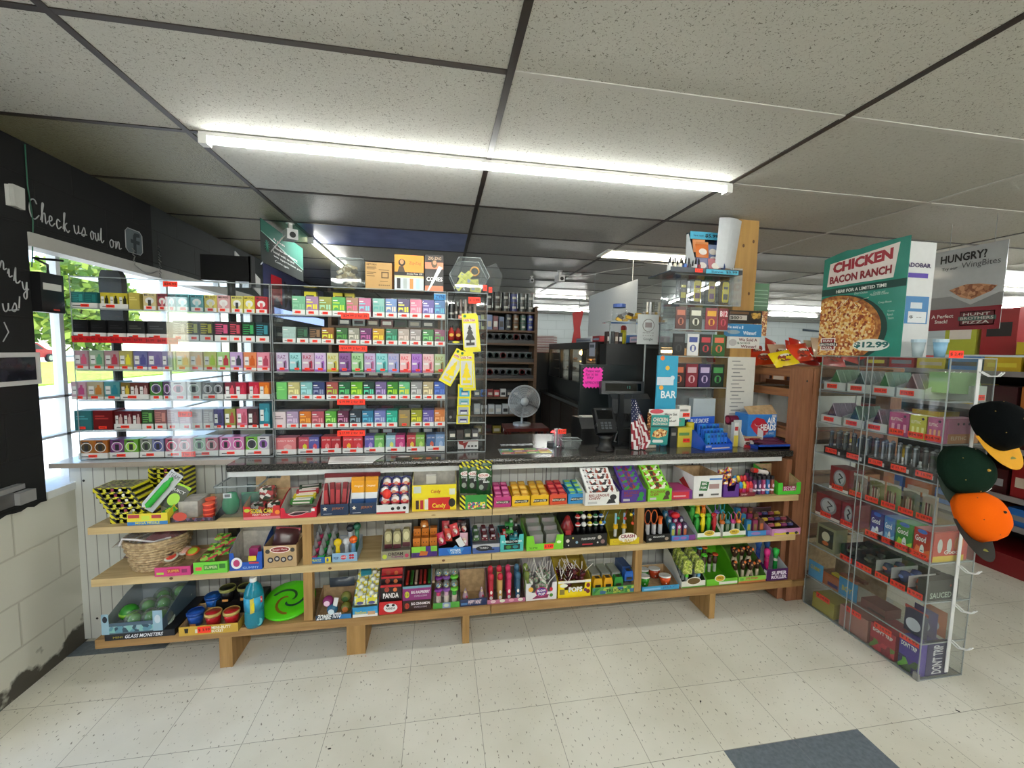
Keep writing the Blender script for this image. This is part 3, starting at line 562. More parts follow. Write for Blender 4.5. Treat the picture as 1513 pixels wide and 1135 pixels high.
def put(mb, name, label, cat, group, spots):
    """first spot takes the built thing, the rest are copies; spot = (x, y, z[, rx, ry, rz])"""
    out = []
    for i, s in enumerate(spots):
        rot = tuple(s[3:6]) if len(s) > 3 else (0, 0, 0)
        if i == 0: o = mb.build(name, None, s[:3], rot=rot); tag(o, label, cat, group); first = o
        else: o = dup(first, s[:3], rot=rot)
        out.append(o)
    return out
def pouch(w, h, col, art=None, top=None, th=.018, txt=None, tcol='f4f4f4', nx=6, nz=6):
    m = MB(); vs = []; fs = []
    for sgn in (-1, 1):
        for j in range(nz+1):
            for i in range(nx+1):
                a, b = i/nx, j/nz; vs.append(((a-.5)*w, sgn*th*.5*(math.sin(PI*a)*math.sin(PI*b))**.5, b*h))
    for s in (0, 1):
        o = s*(nx+1)*(nz+1)
        for j in range(nz):
            for i in range(nx):
                q = (o+j*(nx+1)+i, o+j*(nx+1)+i+1, o+(j+1)*(nx+1)+i+1, o+(j+1)*(nx+1)+i); fs.append(q if s == 0 else q[::-1])
    m.add(vs, fs, col, True)
    y = -th*.5-.0006
    if art: m.ellipse(0, h*.4, w*.32, h*.24, art, y)
    if top: m.fr(-w*.5, w*.5, h*.88, h, top, -.003)
    if txt: m.text(txt, -w*.38, w*.38, h*.66, h*.8, tcol, y, .02)
    return m
def bar(w, d, h, col, art=None):
    m = MB(); m.box(-w/2, w/2, 0, d, .0, h, col)
    if art: m.fr(-w*.38, w*.38, h*.25, h*.75, art); m.quad((-w*.38, d*.2, h+.0005), (w*.38, d*.2, h+.0005), (w*.38, d*.8, h+.0005), (-w*.38, d*.8, h+.0005), art)
    return m
def logo(txt, fg, bgc, x0=.15, x1=.85, z0=.3, z1=.75, edge=None):
    def f(m, w, h, d):
        cx, cz = w*(x0+x1)/2, h*(z0+z1)/2
        if edge: m.ellipse(cx, cz, w*(x1-x0)*.58, h*(z1-z0)*.8, edge, -.0010)
        if bgc: m.ellipse(cx, cz, w*(x1-x0)*.55, h*(z1-z0)*.72, bgc, -.0014)
        m.text(txt, w*x0, w*x1, h*z0, h*z1, fg, -.002, .03)
    return f
HAZ = stripes('10100c', 'd8d020', 14); HAZ2 = stripes('111', 'e0d828', 18)
# --- top shelf
x0 = X(158, 779); pr = busy('4a5a2a 8a8a4a 2a3018 b8b870 6a4a5a', 120)
def haz(m, w, h, d):
    m.fr(0, w, 0, h, HAZ); m.fr(w*.16, w*.9, h*.2, h*.8, pr); m.quad((w+.0006, 0, 0), (w+.0006, d, 0), (w+.0006, d, h), (w+.0006, 0, h), stripes('10100c', 'e0d828', 16, .9)); m.quad((.004, .004, h+.0004), (w-.004, .004, h+.0004), (w-.004, d-.004, h+.0004), (.004, d-.004, h+.0004), pr)
    for k in range(3): m.ellipse(w*(.3+.2*k), h*.5, h*.3, h*.3, M(('c8c83a', '8a2a4a', 'e8e8d0')[k]), -.001, 8)
for k in range(7):
    carton('candy_box', '%s flat yellow-black striped candy box in the front stack, shelf left end' % ('lowest', 'second lowest', 'third lowest', 'middle', 'third highest', 'second highest', 'topmost')[k], x0-.012*max(0, k-1), .150, Z3+k*.0235, .12, .0225, 'c8c24a', YD+.02, haz, group='striped flat candy boxes')
for k in range(9):
    carton('candy_box', '%s flat striped candy box counted from the bottom of the taller rear stack' % ORD[k], x0+.075, .15, Z3+k*.0235, .10, .0225, 'c8c24a', YD+.155, haz, group='striped flat candy boxes behind')
xx = X(192, 788)
def ycart(m, w, h, d):
    m.fr(0, w, 0, h*.3, M('2f78b8')); m.text('MEGA MISSILE', w*.2, w*.8, h*.08, h*.28, M('e8e03a'), -.0012, .02); m.fr(w*.02, w*.3, h*.62, h*.92, M('b03038')); m.fr(w*.6, w*.84, h*.55, h*.85, M('a83038')); m.fr(w*.35, w*.55, h*.4, h*.8, M('c8d840'))
tray('display_box', 'yellow display box with blue base holding jumbo green candy packs', xx, X(251, 780)-xx, Z3, .12, .052, .09, M('e0cc2a'), GREYB, YD-.012, front=ycart)
m = MB(); m.box(-.03, .03, 0, .004, 0, .19, 'c8ccd0'); m.lathe([(.001, 0), (.014, .01), (.014, .12), (.008, .14), (.010, .15), (.001, .16)], M('2fae3a', .2), (0, -.012, .01), 12); m.text('TEAM', -.025, .022, .165, .183, M('55585c'), -.001)
tag(m.build('blister_pack', None, (xx+.055, YD+.02, Z3+.06), rot=(-.25, .62, 0)), 'leaning green tube candy blister pack above the yellow display box', 'blister pack')
put(pouch(.075, .12, M('4f5348'), M('a8d84a'), M('a8d83a'), .02, 'JUICY', M('f0f0f0')), 'candy_pouch', 'grey and lime candy pouch leaning behind the green tube pack', 'candy pouch', None, [(xx+.13, YD+.045, Z3+.05, -.2, .5, 0)])
put(bar(.03, .03, .05, M('3aa83a'), M('d8d83a')), 'candy_tube', 'small bright green candy tube lying in the yellow display box', 'candy tube', None, [(xx+.12, YD+.03, Z3+.03, 0, 1.0, 0)])
xa = X(252, 781); tray('display_box', 'low black-sided tray with purple print holding round orange tins', xa, .185, Z3, .16, .022, .075, M('16161a'), KRAFT, YD, .05, front=lambda m, w, h, d: (m.fr(w*.05, w*.95, h*.1, h*.8, busy('3a3040 6a5a78 2a2830 8a3a3a', 90)), m.ellipse(w*.22, h*1.2, .028, .02, M('c84a38', .4), -.001)))
tin = MB(); tin.cyl(.023, 0, .016, M('b82f24'), n=16); tin.cyl(.024, .016, .022, M('ff6a4a'), n=16)
put(tin, 'candy_tin', 'round orange-lidded candy tin in the black-sided tray', 'tin', 'round orange tins', [(xa+.14, YD+.04, Z3+.004), (xa+.14, YD+.04, Z3+.0265), (xa+.14, YD+.04, Z3+.049), (xa+.115, YD+.11, Z3+.004), (xa+.115, YD+.11, Z3+.0265), (xa+.115, YD+.11, Z3+.049)])
carton('cardboard_box', 'plain grey folded cardboard box inside the black-sided tray', xa+.01, .08, Z3+.004, .11, .075, GREYB, YD+.045)
# clear bin
xb = X(314, 772); wb = .185
o = empty('clear_bin', (xb, YD+.03, Z3), 'clear plastic bin with green bottles on the top shelf', 'bin'); m = MB()
m.box(0, wb, 0, .003, 0, .15, PLAST); m.box(0, .003, 0, .2, 0, .15, PLAST); m.box(wb-.003, wb, 0, .2, 0, .15, PLAST); m.box(0, wb, .197, .2, 0, .15, PLAST); m.box(0, wb, 0, .2, 0, .003, PLAST); m.build('bin_body', o)
m = MB(); m.box(-.004, wb+.004, -.004, 0, .145, .152, EDGE); m.box(-.004, wb+.004, .2, .204, .145, .152, EDGE); m.box(-.004, 0, 0, .2, .145, .152, EDGE); m.box(wb, wb+.004, 0, .2, .145, .152, EDGE); m.build('rim', o)
bt = MB(); bt.lathe([(.001, 0), (.026, .004), (.036, .03), (.036, .06), (.028, .085), (.024, .10), (.001, .105)], M('1d8a5a', .15), n=16); bt.fr(-.018, .018, .085, .108, M('eceef0'), -.031); bt.fr(-.012, .012, .09, .104, M('606468'), -.0315)
put(bt, 'green_bottle', 'shiny green squat bottle with a barcode label in the clear bin', 'bottle', None, [(xb+.045, YD+.075, Z3+.004)])
put(pouch(.08, .10, M('1c5a40', .25), M('123a2c'), M('2f8a5a'), .03), 'candy_pouch', 'dark green crinkled pouch beside the green bottle in the bin', 'candy pouch', None, [(xb+.13, YD+.08, Z3+.004), ])
put(pouch(.07, .09, M('24362a', .25), M('3f7a4a'), None, .03), 'candy_pouch', 'blackish green pouch at the back of the clear bin', 'candy pouch', None, [(xb+.12, YD+.15, Z3+.03), ])
# soda can
xs = X(361, 772); ws = X(415, 770)-xs
def soda(m, w, h, d): m.text('SODA CAN', w*.2, w*.8, h*.48, h*.82, M('f0d040'), -.0016, .05); m.text('FIZZY CANDY', w*.25, w*.75, h*.28, h*.42, M('f4f0e8'), -.0016, .03); m.fr(w*.0, w, 0, h*.2, M('d87880')); m.ellipse(w*.1, h*.7, w*.08, h*.14, 'b8c83a'); m.ellipse(w*.93, h*.5, w*.07, h*.16, 'e8862a')
ot = tray('display_box', 'red candy display box reading SODA CAN with a brown card back', xs, ws, Z3, .14, .062, .10, M('c02a30', .35), KRAFT, YD-.008, .18, front=soda)
m = MB(); m.poly([(0, .1), (ws, .1), (ws, .19), (ws*.78, .19), (ws*.72, .15), (ws*.3, .15), (ws*.24, .2), (0, .18)], KRAFT, .141, .144); m.build('header_card', ot)
c = MB(); c.box(-.03, .03, -.02, .02, 0, .055, busy('b83a3a 2a3a2a e8e0d8 6a2a2a', 70)); c.box(-.031, .031, -.021, .021, .01, .045, PLAST)
put(c, 'candy_pack', 'red and green soda can candy pack on top in the red SODA CAN box', 'candy pack', None, [(xs+ws*.5, YD+.07, Z3+.075, 0, 0, 0)])
put(c, 'candy_pack', 'candy pack at the bottom of the red SODA CAN box', 'candy pack', 'candy packs low in the soda can box', [(xs+ws*.3, YD+.05, Z3+.005, 0, 0, 0), (xs+ws*.72, YD+.06, Z3+.005, 0, 0, .2)])
xs = X(416, 774); ws = X(469, 768)-xs
tray('display_box', 'magenta-red low display box with black logo beside the SODA CAN box', xs, ws, Z3, .15, .05, .10, M('c81f38', .35), GREYB, YD-.012, .1, front=lambda m, w, h, d: (m.poly([(w*.2, h*.35), (w*.35, h*.2), (w*.6, h*.3), (w*.8, h*.6), (w*.4, h*.62)], M('e8c8c8'), -.0012, 0), m.poly([(w*.24, h*.36), (w*.36, h*.26), (w*.58, h*.33), (w*.74, h*.55), (w*.4, h*.56)], M('3a1a24'), -.002, 0), m.fr(w*.85, w*.95, h*.6, h*.85, M('eee'))))
for k, (cc, l) in enumerate((('3a7a34', 'green'), ('c8b82a', 'yellow'), ('a83038', 'red'), ('28402a', 'dark green'))):
    put(bar(.10, .03, .018, M(cc, .3), M('e0d8d0')), 'candy_bar', '%s candy bar lying in the magenta-red low box' % l, 'candy bar', None, [(xs+ws*.5+.006*k, YD+.03+.028*k, Z3+.05+.014*k, .15, 0, .08*k)])
# jerky boxes
for k, (ua, ub) in enumerate(((474, 515), (517, 557))):
    xs = X(ua, 765); ws = X(ub, 762)-xs
    ot = tray('jerky_box', ('navy jerky stick box with half-fallen maroon sticks' if k == 0 else 'navy jerky box full of yellow and blue packets, under the maroon header'), xs, ws, Z3, .098, .055, .160, M('1d3352', .4), M('e2e0dc'), YD-.002, front=lambda m, w, h, d: (m.text('JERKY', w*.4, w*.85, h*.45, h*.72, M('a8643a'), -.0016, .04), m.poly([(w*(.16+.09*(1 if q % 2 == 0 else .42)*math.cos(q*PI/5+.3)), h*.6+w*.09*(1 if q % 2 == 0 else .42)*math.sin(q*PI/5+.3)) for q in range(10)], M('e8dcc8'), -.0014, 0), m.fr(w*.1, w*.4, h*.12, h*.16, M('b8c0c8'))))
    m = MB(); m.box(-.002, ws+.004, .085, .098, .160, .180, M('6a1420')); m.build('header_card', ot)
    if k == 0:
        for q in range(5): put(bar(.022, .018, .13, M('7a1822', .35), M('b83a40')), 'jerky_stick', 'maroon jerky stick in the half-empty navy box, %s from left' % ORD[q], 'jerky stick', 'maroon jerky sticks', [(xs+.018+q*(ws-.03)/4, YD+.04+.012*(q % 2), Z3+.01, -.2, .06*(q-2), 0)])
    else:
        for q in range(2):
            m = MB(); m.box(-.034, .034, 0, .02, 0, .15, M('e8a01c', .3)); m.fr(-.034, .034, .045, .075, M('e4e6ea')); m.fr(-.034, .034, .0, .045, M('1d4a80')); m.text('Original', -.02, .02, .1, .112, M('f6efe0'), -.0012); m.fr(-.034, .034, .132, .15, M('d89014'), -.001)
            put(m, 'jerky_packet', 'yellow and blue jerky packet, %s in its navy box' % ('left' if q == 0 else 'right'), 'jerky packet', 'yellow jerky packets', [(xs+ws*(.27+.46*q), YD+.03, Z3+.02, -.12, 0, 0)])
# eggs
xs = X(557, 766); ws = X(604, 762)-xs
tray('egg_display_box', 'white display box with red foot holding chocolate eggs', xs, ws, Z3, .15, .045, .14, M('dcdcdc', .35), PLAST, YD-.014, front=lambda m, w, h, d: (m.fr(0, w*.9, 0, h*.22, M('c02a2a')), m.ellipse(w*.5, h*.55, .008, .008, M('1a1a1a')), m.ellipse(w*.68, h*.6, .009, .009, M('303030')), m.ellipse(w*.87, h*.6, .008, .008, M('1a1a1a'))))
eg = MB(); eg.lathe([(.001, 0), (.016, .006), (.021, .022), (.017, .042), (.001, .052)], M('ece8e8', .25), n=14); eg.lathe([(.0215, .012), (.0225, .02), (.0215, .026)], M('c03038'), n=14); eg.ellipse(0, .026, .010, .008, M('c88a6a'), -.023)
ring = [(.026*math.cos(a*PI/8), .004, .030+.030*math.sin(a*PI/8)) for a in range(-1, 10)]; eg.tube(ring, .0035, M('24286a', .3))
put(eg, 'chocolate_egg', 'white and red chocolate egg in blue-edged blister, in the white box', 'chocolate egg', 'chocolate eggs in the white display box', [(xs+.03+.047*i+(.0 if j % 2 else .008), YD+.012+.035*j, Z3+.03+.033*j, -.3, 0, 0) for j in range(3) for i in range(3)])
eg2 = MB(); eg2.ball(.022, M('d82f24', .3), sz=1.2)
put(eg2, 'chocolate_egg', 'plain red chocolate egg resting among the white ones', 'chocolate egg', None, [(xs+.045, YD+.018, Z3+.088)])
# yellow candy cartons
xs = X(609, 755); ws = X(674, 752)-xs
def cfront(m, w, h, d): m.fr(w*.02, w*.36, h*.1, h*.9, M('e8c828')); m.fr(w*.36, w*.86, h*.05, h*.95, M('c8201c')); m.text('Candy', w*.45, w*.76, h*.12, h*.55, M('f0d838'), -.0018, .05); m.ellipse(w*.9, h*.55, w*.08, h*.32, M('1c1c10'), -.0014); m.fr(w*.28, w*.36, h*.1, h*.85, M('ece8d8'), -.001); [m.fr(w*(.08+.1*k), w*(.15+.1*k), h*.15, h*.8, M(('3a2018', 'b02030')[k]), -.0012) for k in range(2)]
carton('candy_carton', 'closed red and yellow candy stick carton under the open one', xs, ws, Z3, .13, .07, M('e8d020', .35), YD, cfront)
ot = tray('candy_carton', 'open yellow candy carton stacked on the red and yellow one', xs, ws, Z3+.0705, .13, .062, .095, M('ecd820', .35), GREYB, YD, front=lambda m, w, h, d: (m.text('Candy', w*.42, w*.64, h*.25, h*.6, M('b82a1c'), -.0016, .04), m.fr(w*.84, w*.97, h*.15, h*.65, M('d8d8c8')), m.fr(w*.03, w*.2, h*.35, h*.9, M('c8d0c8'))))
put(bar(.05, .03, .04, M('d8d4c8')), 'candy_pack', 'grey folded flap pack sticking up in the open yellow carton', 'candy pack', None, [(xs+ws*.42, YD+.06, Z3+.12)])
# sour bags
xs = X(679, 754); ws = X(727, 751)-xs
tray('display_box', 'green tray with black and yellow hazard corners under the sour bags', xs, ws, Z3, .12, .075, .12, HAZ2, GREYB, YD-.008, front=lambda m, w, h, d: (m.fr(w*.17, w*.83, 0, h, M('2f8a3a')), m.fr(w*.25, w*.78, h*.05, h*.5, busy('d8d8c8 3a8a4a c83a6a e8d840 2a5a9a', 110), -.001)))
def sour():
    m = pouch(.072, .15, M('1f4a26', .3), M('1a1c1c'), HAZ2, .02); m.ellipse(0, .105, .031, .013, M('e8e4e0'), -.0112); m.text('SOUR', -.024, .024, .099, .111, M('a81c1c'), -.012, .04); m.text('Smog', -.028, .010, .078, .093, M('e8ecec'), -.0115, .03); m.text('Balls', -.002, .03, .066, .078, M('e8ecec'), -.0118, .03); m.ellipse(-.012, .045, .012, .013, M('8a948a'), -.0118)
    return m
put(sour(), 'sour_candy_bag', 'black and green SOUR candy bag, front row of the hazard tray, %s' % 'in front', 'candy bag', 'sour candy bags', [(xs+ws*.74, YD+.025, Z3+.06, -.08, 0, 0)])
put(sour(), 'sour_candy_bag', 'black and green SOUR candy bag behind the front one', 'candy bag', 'sour candy bags behind', [(xs+ws*.46, YD+.045, Z3+.065, -.08, 0, 0), (xs+ws*.22, YD+.06, Z3+.062, -.08, 0, 0), (xs+ws*.6, YD+.064, Z3+.083, -.08, 0, 0), (xs+ws*.3, YD+.072, Z3+.075, -.08, 0, 0), (xs+ws*.82, YD+.06, Z3+.08, -.08, 0, 0)])
# small taffy cartons
for k, (ua, ub, cc, l) in enumerate(((730, 755, 'b8337a', 'pink'), (757, 783, 'e8b81c', 'first yellow'), (785, 811, 'e8b81c', 'second yellow'), (813, 838, 'd8502f', 'orange-red'), (840, 866, '2f8ac8', 'blue'))):
    xs = X(ua, 745-k*1.2); ws = X(ub, 745-k*1.2)-xs
    tray('taffy_carton', '%s taffy chew carton in the row of five' % l, xs, ws, Z3, .15, .055, .06, M(cc, .35), M(cc), YD+.006, front=lambda m, w, h, d: (m.poly([(w*.12, h*.3), (w*.9, h*.36), (w*.94, h*.6), (w*.2, h*.62)], M('16120e'), -.0012, 0), m.text('NOW-LATER', w*.15, w*.86, h*.38, h*.56, M('f0ecd8'), -.002, .03)))
    for q in range(2):
        for r in range(3): put(bar(.036, .042, .016, M(('a82a6a', 'd0962a', 'c8902a', 'a82030', '3a9ac0')[k], .3), M(('e080b0', 'e8c060', 'e0b850', 'd86058', 'a8d84a')[k])), 'taffy_pack', 'taffy chew pack in the %s carton' % l, 'taffy pack', 'taffy packs in the %s carton' % l, [(xs+ws*(.27+.46*q), YD+.012+r*.046, Z3+.048+.010*r, .12, 0, 0)])
# big league pouches
BB = busy('d8d8d8 8a3a2a 2a2a2c e8e8e4 c8c8c8', 45)
def bigl(w, d, h, col, art):
    m = MB(); m.box(-w/2, w/2, 0, d, 0, h, col); m.quad((-w*.42, d*.1, h+.0006), (w*.42, d*.1, h+.0006), (w*.42, d*.9, h+.0006), (-w*.42, d*.9, h+.0006), art); return m
def blf(dk, wt, g='8a2f22'):
    return lambda m, w, h, d: (m.text('BIG LEAGUE', w*.1, w*.7, h*.68, h*.88, M(g), -.0016, .04), m.text('CHEW', w*.1, w*.45, h*.45, h*.64, M(g), -.0016, .05), m.ellipse(w*.82, h*.6, w*.1, h*.22, M(dk)), m.poly([(w*.62, h*.1), (w*.9, h*.15), (w*.85, h*.42), (w*.7, h*.45)], M(dk), -.0012, 0), m.fr(w*.08, w*.35, h*.12, h*.3, M(wt), -.001))
for k, (ua, ub, vb, cc, dk, lab) in enumerate(((864, 914, 752, 'e4e4e2', '2a2a2e', 'white bubble gum pouch tray'), (916, 952, 748, '4a2f8a', '1c8a3a', 'purple bubble gum pouch tray'), (955, 990, 747, '7ac82f', '4a3a2a', 'lime green bubble gum pouch tray'))):
    xs = X(ua, vb, YD-.03 if k < 1 else YD); ws = X(ub, vb-2, YD-.03 if k < 1 else YD)-xs; yy = YD-.032 if k == 0 else YD-.012
    tray('gum_tray', lab+' on the top shelf', xs, ws, Z3, .17, .07, .10, M(cc, .35), GREYB, yy, .0, front=blf(dk, 'c0c0c0'))
    for q in range(4 if k != 2 else 5): put(bigl(ws*.86, .05, .012, M(cc, .3), busy(('e4e4e2 8a3a2a 2a2a2e c8c8c8' if k == 0 else '5a3a9a 8a2f2a 2f8a3a 3a2a6a' if k == 1 else '8ad83a a0402a e8e8d8 3a3a2a'), 55)), 'gum_pouch', '%s gum pouch, %s from the front of its tray' % (('white', 'purple', 'lime green')[k], ORD[q]), 'gum pouch', 'gum pouches in trays', [(xs+ws/2, yy+.01+.034*q, Z3+.055+.022*q, .75, 0, 0)])
xs = X(991, 741); ws = X(1022, 738)-xs
carton('candy_carton', 'low magenta candy carton lying between lime tray and white box', xs, ws, Z3, .14, .05, M('a02f6a', .35), YD, lambda m, w, h, d: (m.fr(w*.05, w*.85, h*.12, h*.85, M('c8283a')), m.fr(w*.12, w*.7, h*.3, h*.45, M('e8b8b8'), -.001), m.fr(w*.88, w, 0, h, M('6a2f8a'), -.001)))
xs = X(1024, 743); ws = X(1066, 741)-xs
def rp(m, w, h, d): m.poly([(w*.2, h*.35), (w*.48, h*.32), (w*.54, h*.72), (w*.26, h*.76)], M('1f6a34'), -.001, 0); m.text('RING', w*.28, w*.46, h*.58, h*.7, M('f0f0f0'), -.002, .05); m.text('POPS', w*.25, w*.45, h*.4, h*.52, M('f0f0f0'), -.002, .05); m.fr(w*.55, w, h*.8, h*.87, M('3a7ac0')); m.fr(w*.55, w*.9, h*.4, h*.62, M('a88a88')); m.fr(w*.2, w*.36, h*.08, h*.2, M('303030')); m.fr(w*.62, w*.9, h*.1, h*.18, M('606060')); m.polyx([(.02, h*.3), (.1, h*.75), (.14, h*.5), (.06, h*.2)], M('b83030'), -.001, -.0004)
tray('ring_candy_box', 'tall white open box reading RING POPS on the top shelf', xs, ws, Z3, .21, .128, .13, M('e6e6e6', .4), KRAFT, YD+.004, front=rp)
xs = X(1068, 741); ws = X(1091, 739)-xs
tray('display_box', 'purple cut-out tray of wrapped candies beside the white ring candy box', xs, ws, Z3, .12, .075, .09, M('5a2f8a', .35), M('3a1f5a'), YD, .2)
for q in range(6): put(pouch(.045, .05, busy('7a2a5a d04a3a e8c040 3a4a9a e8e0e8', 80), None, None, .02), 'candy_pouch', 'small bright wrapped candy heaped in the purple cut-out tray', 'candy pouch', 'wrapped candies in the purple tray', [(xs+ws*(.3+.4*(q % 2)), YD+.025+.03*(q//2), Z3+.045+.012*q, .3, .4*(q % 3-1), .2)])
xs = X(1093, 738); ws = .095
tray('display_box', 'low dark red tray of baby bottle candies', xs, ws, Z3, .13, .022, .05, M('7a1f2c', .35), GREYB, YD, front=lambda m, w, h, d: m.text('BABY', w*.1, w*.5, h*.3, h*.7, M('e8c8c8'), -.001))
for q, (c1, c2, l) in enumerate((('3a8ac8', 'c8283a', 'blue-topped'), ('e8c82a', 'c83a7a', 'yellow-topped'), ('d82f3a', 'b8283a', 'red-topped'), ('d83a44', 'd88a9a', 'pale red-topped'))):
    for r in range(2):
        m = MB(); m.lathe([(.001, 0), (.011, .002), (.011, .035), (.013, .04)], M(c2, .3), n=10); m.lathe([(.013, .04), (.013, .06), (.006, .075), (.001, .078)], M(c1, .3), n=10)
        put(m, 'bottle_candy', '%s baby bottle candy, %s row of the low dark red tray' % (l, ('front', 'rear')[r]), 'bottle candy', 'baby bottle candies', [(xs+.015+.022*q, YD+.02+.05*r, Z3+.004+.02*r)])
for q, (c1, l) in enumerate((('6a2a5a', 'plum'), ('4a3a6a', 'violet'), ('a03a6a', 'pink'), ('2f6aa8', 'blue'), ('8a4038', 'rust'))):
    for r in range(3):
        m = MB(); m.cyl(.012, 0, .085, M(c1, .3), n=10); m.cyl(.0125, .02, .03, M('e0dce8', .4), n=10); m.cyl(.0105, .085, .105, M('1a1a20', .3), n=10); m.ellipse(0, .05, .006, .012, M('e8c8e0'), -.0125)
        put(m, 'candy_spray', '%s candy spray can, %s row near the wooden post' % (l, ('front', 'middle', 'back')[r]), 'candy spray', 'candy spray cans', [(xs+.105+.029*q, YD+.02+.03*r, Z3+.004+.012*r)])
m = MB(); m.cyl(.014, -.05, .05, M('d8d0cc', .3), n=10, ax='x'); m.cyl(.0145, -.05, -.02, M('c82f24', .3), n=10, ax='x')
put(m, 'candy_spray', 'red and white candy spray can lying across the dark ones', 'candy spray', None, [(xs+.16, YD+.05, Z3+.128, 0, .2, 0)])
xs = X(1149, 735); ws = X(1182, 733)-xs
tray('display_box', 'bright green sour candy box at the right end of the top shelf', xs, ws, Z3, .2, .07, .13, M('4fc83a', .35), KRAFT, YD, .18, front=lambda m, w, h, d: (m.fr(w*.2, w*.8, h*.3, h*.72, M('a82f6a')), m.text('SOUR', w*.24, w*.76, h*.52, h*.68, M('f0e8f0'), -.0016, .04), m.text('FLUSH', w*.26, w*.76, h*.34, h*.48, M('f0e8f0'), -.0016, .04)))
# --- middle shelf
WK = noise_mat('wicker', '9a7f5c', 'd0b890', 60, .7, .35, .65, .4)
bx0, bx1 = X(158, 862, 2.02), X(250, 850, 2.02); bw = (bx1-bx0)/2; bc = (bx0+bx1)/2
o = empty('wicker_basket', (bc, YD+.11, Z2), 'oval woven wicker basket with cellophane-wrapped goods', 'basket'); m = MB()
n_ = 40
for lv in range(10):
    rr = .80+.22*lv/9; zz = .006+.0125*lv
    m.tube([((bw*rr+(.0035 if (k+lv) % 2 else -.0035))*math.cos(2*PI*k/n_), (.115*rr+(.0035 if (k+lv) % 2 else -.0035))*math.sin(2*PI*k/n_), zz) for k in range(n_+1)], .0062, WK, 5)
m.build('woven_side', o); m = MB(); m.lathe([(.001, 0), (bw*.8, 0), (bw*.8, .006)], WK, n=24, sy=.115/bw); m.build('base', o)
m = MB()
for s in (0, .012): m.tube([(bw*1.03*math.cos(2*PI*k/n_), .118*math.sin(2*PI*k/n_), .130+s) for k in range(n_+1)], .007, WK, 6)
m.build('rim', o)
def crumple(w, d, h, mat, seed, amp=.3):
    rnd = random.Random(seed); m = MB(); nx = 9; vs = []; fs = []
    for j in range(nx):
        for i in range(nx):
            a, b = i/(nx-1)-.5, j/(nx-1)-.5; e = max(0, 1-(2*max(abs(a), abs(b)))**2.5); vs.append((a*w, b*d, h*(e*(1-amp)+rnd.random()*amp*(.3+e))))
    for j in range(nx-1):
        for i in range(nx-1): fs.append((j*nx+i, j*nx+i+1, (j+1)*nx+i+1, (j+1)*nx+i))
    return m.add(vs, fs, mat)
CEL = clear('cellophane', 'f2f0f0', 1.5, .1)
tag(crumple(bw*1.6, .17, .06, M('5a4038', .5), 3).build('wrapped_sweet', None, (bc, YD+.11, Z2+.07)), 'brown-wrapped sweets lying in the wicker basket', 'sweet')
tag(crumple(.14, .12, .05, M('8a2f3a', .3), 4).build('wrapped_sweet', None, (bc+.03, YD+.12, Z2+.12)), 'crumpled red-wrapped pack on top in the wicker basket', 'sweet')
tag(crumple(.26, .2, .07, CEL, 5, .6).build('cellophane_bag', None, (bc, YD+.11, Z2+.12)), 'clear crinkled cellophane bag spilling over the wicker basket', 'bag')
m = MB(); m.tube([(bc-.1, 2.07, Z2+.135), (bc-.08, 2.06, Z2+.17), (bc-.04, 2.06, Z2+.165), (bc+.03, 2.08, Z2+.14), (bc+.09, 2.1, Z2+.15)], .005, M('ddd8d8', .3), 6); tag(m.build('ribbon', None, (0, 0, 0)), 'white ribbon curling over the basket front rim', 'ribbon')
xs = X(230, 857, 2.03); ws = X(283, 853, 2.03)-xs
tray('candy_tray', 'pink narrow candy tray beside the wicker basket', xs, ws, Z2, .15, .042, .05, M('c83a7a', .35), KRAFT, YD-.03, front=lambda m, w, h, d: (m.fr(w*.34, w*.7, h*.3, h*.8, M('b82a4a')), m.text('SUPER', w*.36, w*.68, h*.42, h*.7, M('e8c840'), -.0012), m.fr(w*.05, w*.25, h*.2, h*.45, M('a8c840')), m.fr(w*.75, w*.9, h*.3, h*.7, M('8a2a5a'))))
for q, (a, b) in enumerate(((.2, .04), (.42, .085), (.75, .06))):
    m = MB(); m.lathe([(.026, 0), (.028, .003), (.026, .006)], M(('c8c8b8', 'd8d0c8', 'c85a2a')[q], .3), n=16); m.lathe([(.020, .006), (.018, .0075)], M(('d84a3a', 'e8b8a8', 'a8c83a')[q]), n=14)
    put(m, 'lollipop', ('round grey lollipop', 'round pale lollipop', 'round orange lollipop')[q]+' lying on the pink narrow tray', 'lollipop', None, [(xs+ws*a, YD+b, Z2+.055+.006*q, .4, 0, 0)])
xs = X(287, 851, 2.03); ws = X(337, 846, 2.03)-xs
tray('candy_tray', 'lime green candy tray between pink tray and blue box', xs, ws, Z2, .18, .055, .06, M('6fc83f', .35), KRAFT, YD-.03, front=lambda m, w, h, d: (m.fr(w*.3, w*.72, h*.3, h*.75, M('3f8a2a')), m.text('SUPER', w*.33, w*.7, h*.42, h*.66, M('f0f0c0'), -.0012), m.fr(w*.06, w*.24, h*.3, h*.6, M('d84a4a')), m.fr(w*.76, w*.94, h*.4, h*.8, M('3a7a2a'))))
for q in range(5): put(bar(.06, .035, .012, busy('5aa83a a8d85a d84a5a 3a7a2a', 70), None), 'candy_bar', 'green wrapped candy bar heaped in the lime green tray, %s from front' % ORD[q], 'candy bar', 'green candy bars', [(xs+ws*(.35+.3*(q % 2)), YD-.01+.032*q, Z2+.05+.01*q, .3, 0, .2*(q % 2))])
xs = X(340, 842, 2.04); ws = X(388, 838, 2.04)-xs
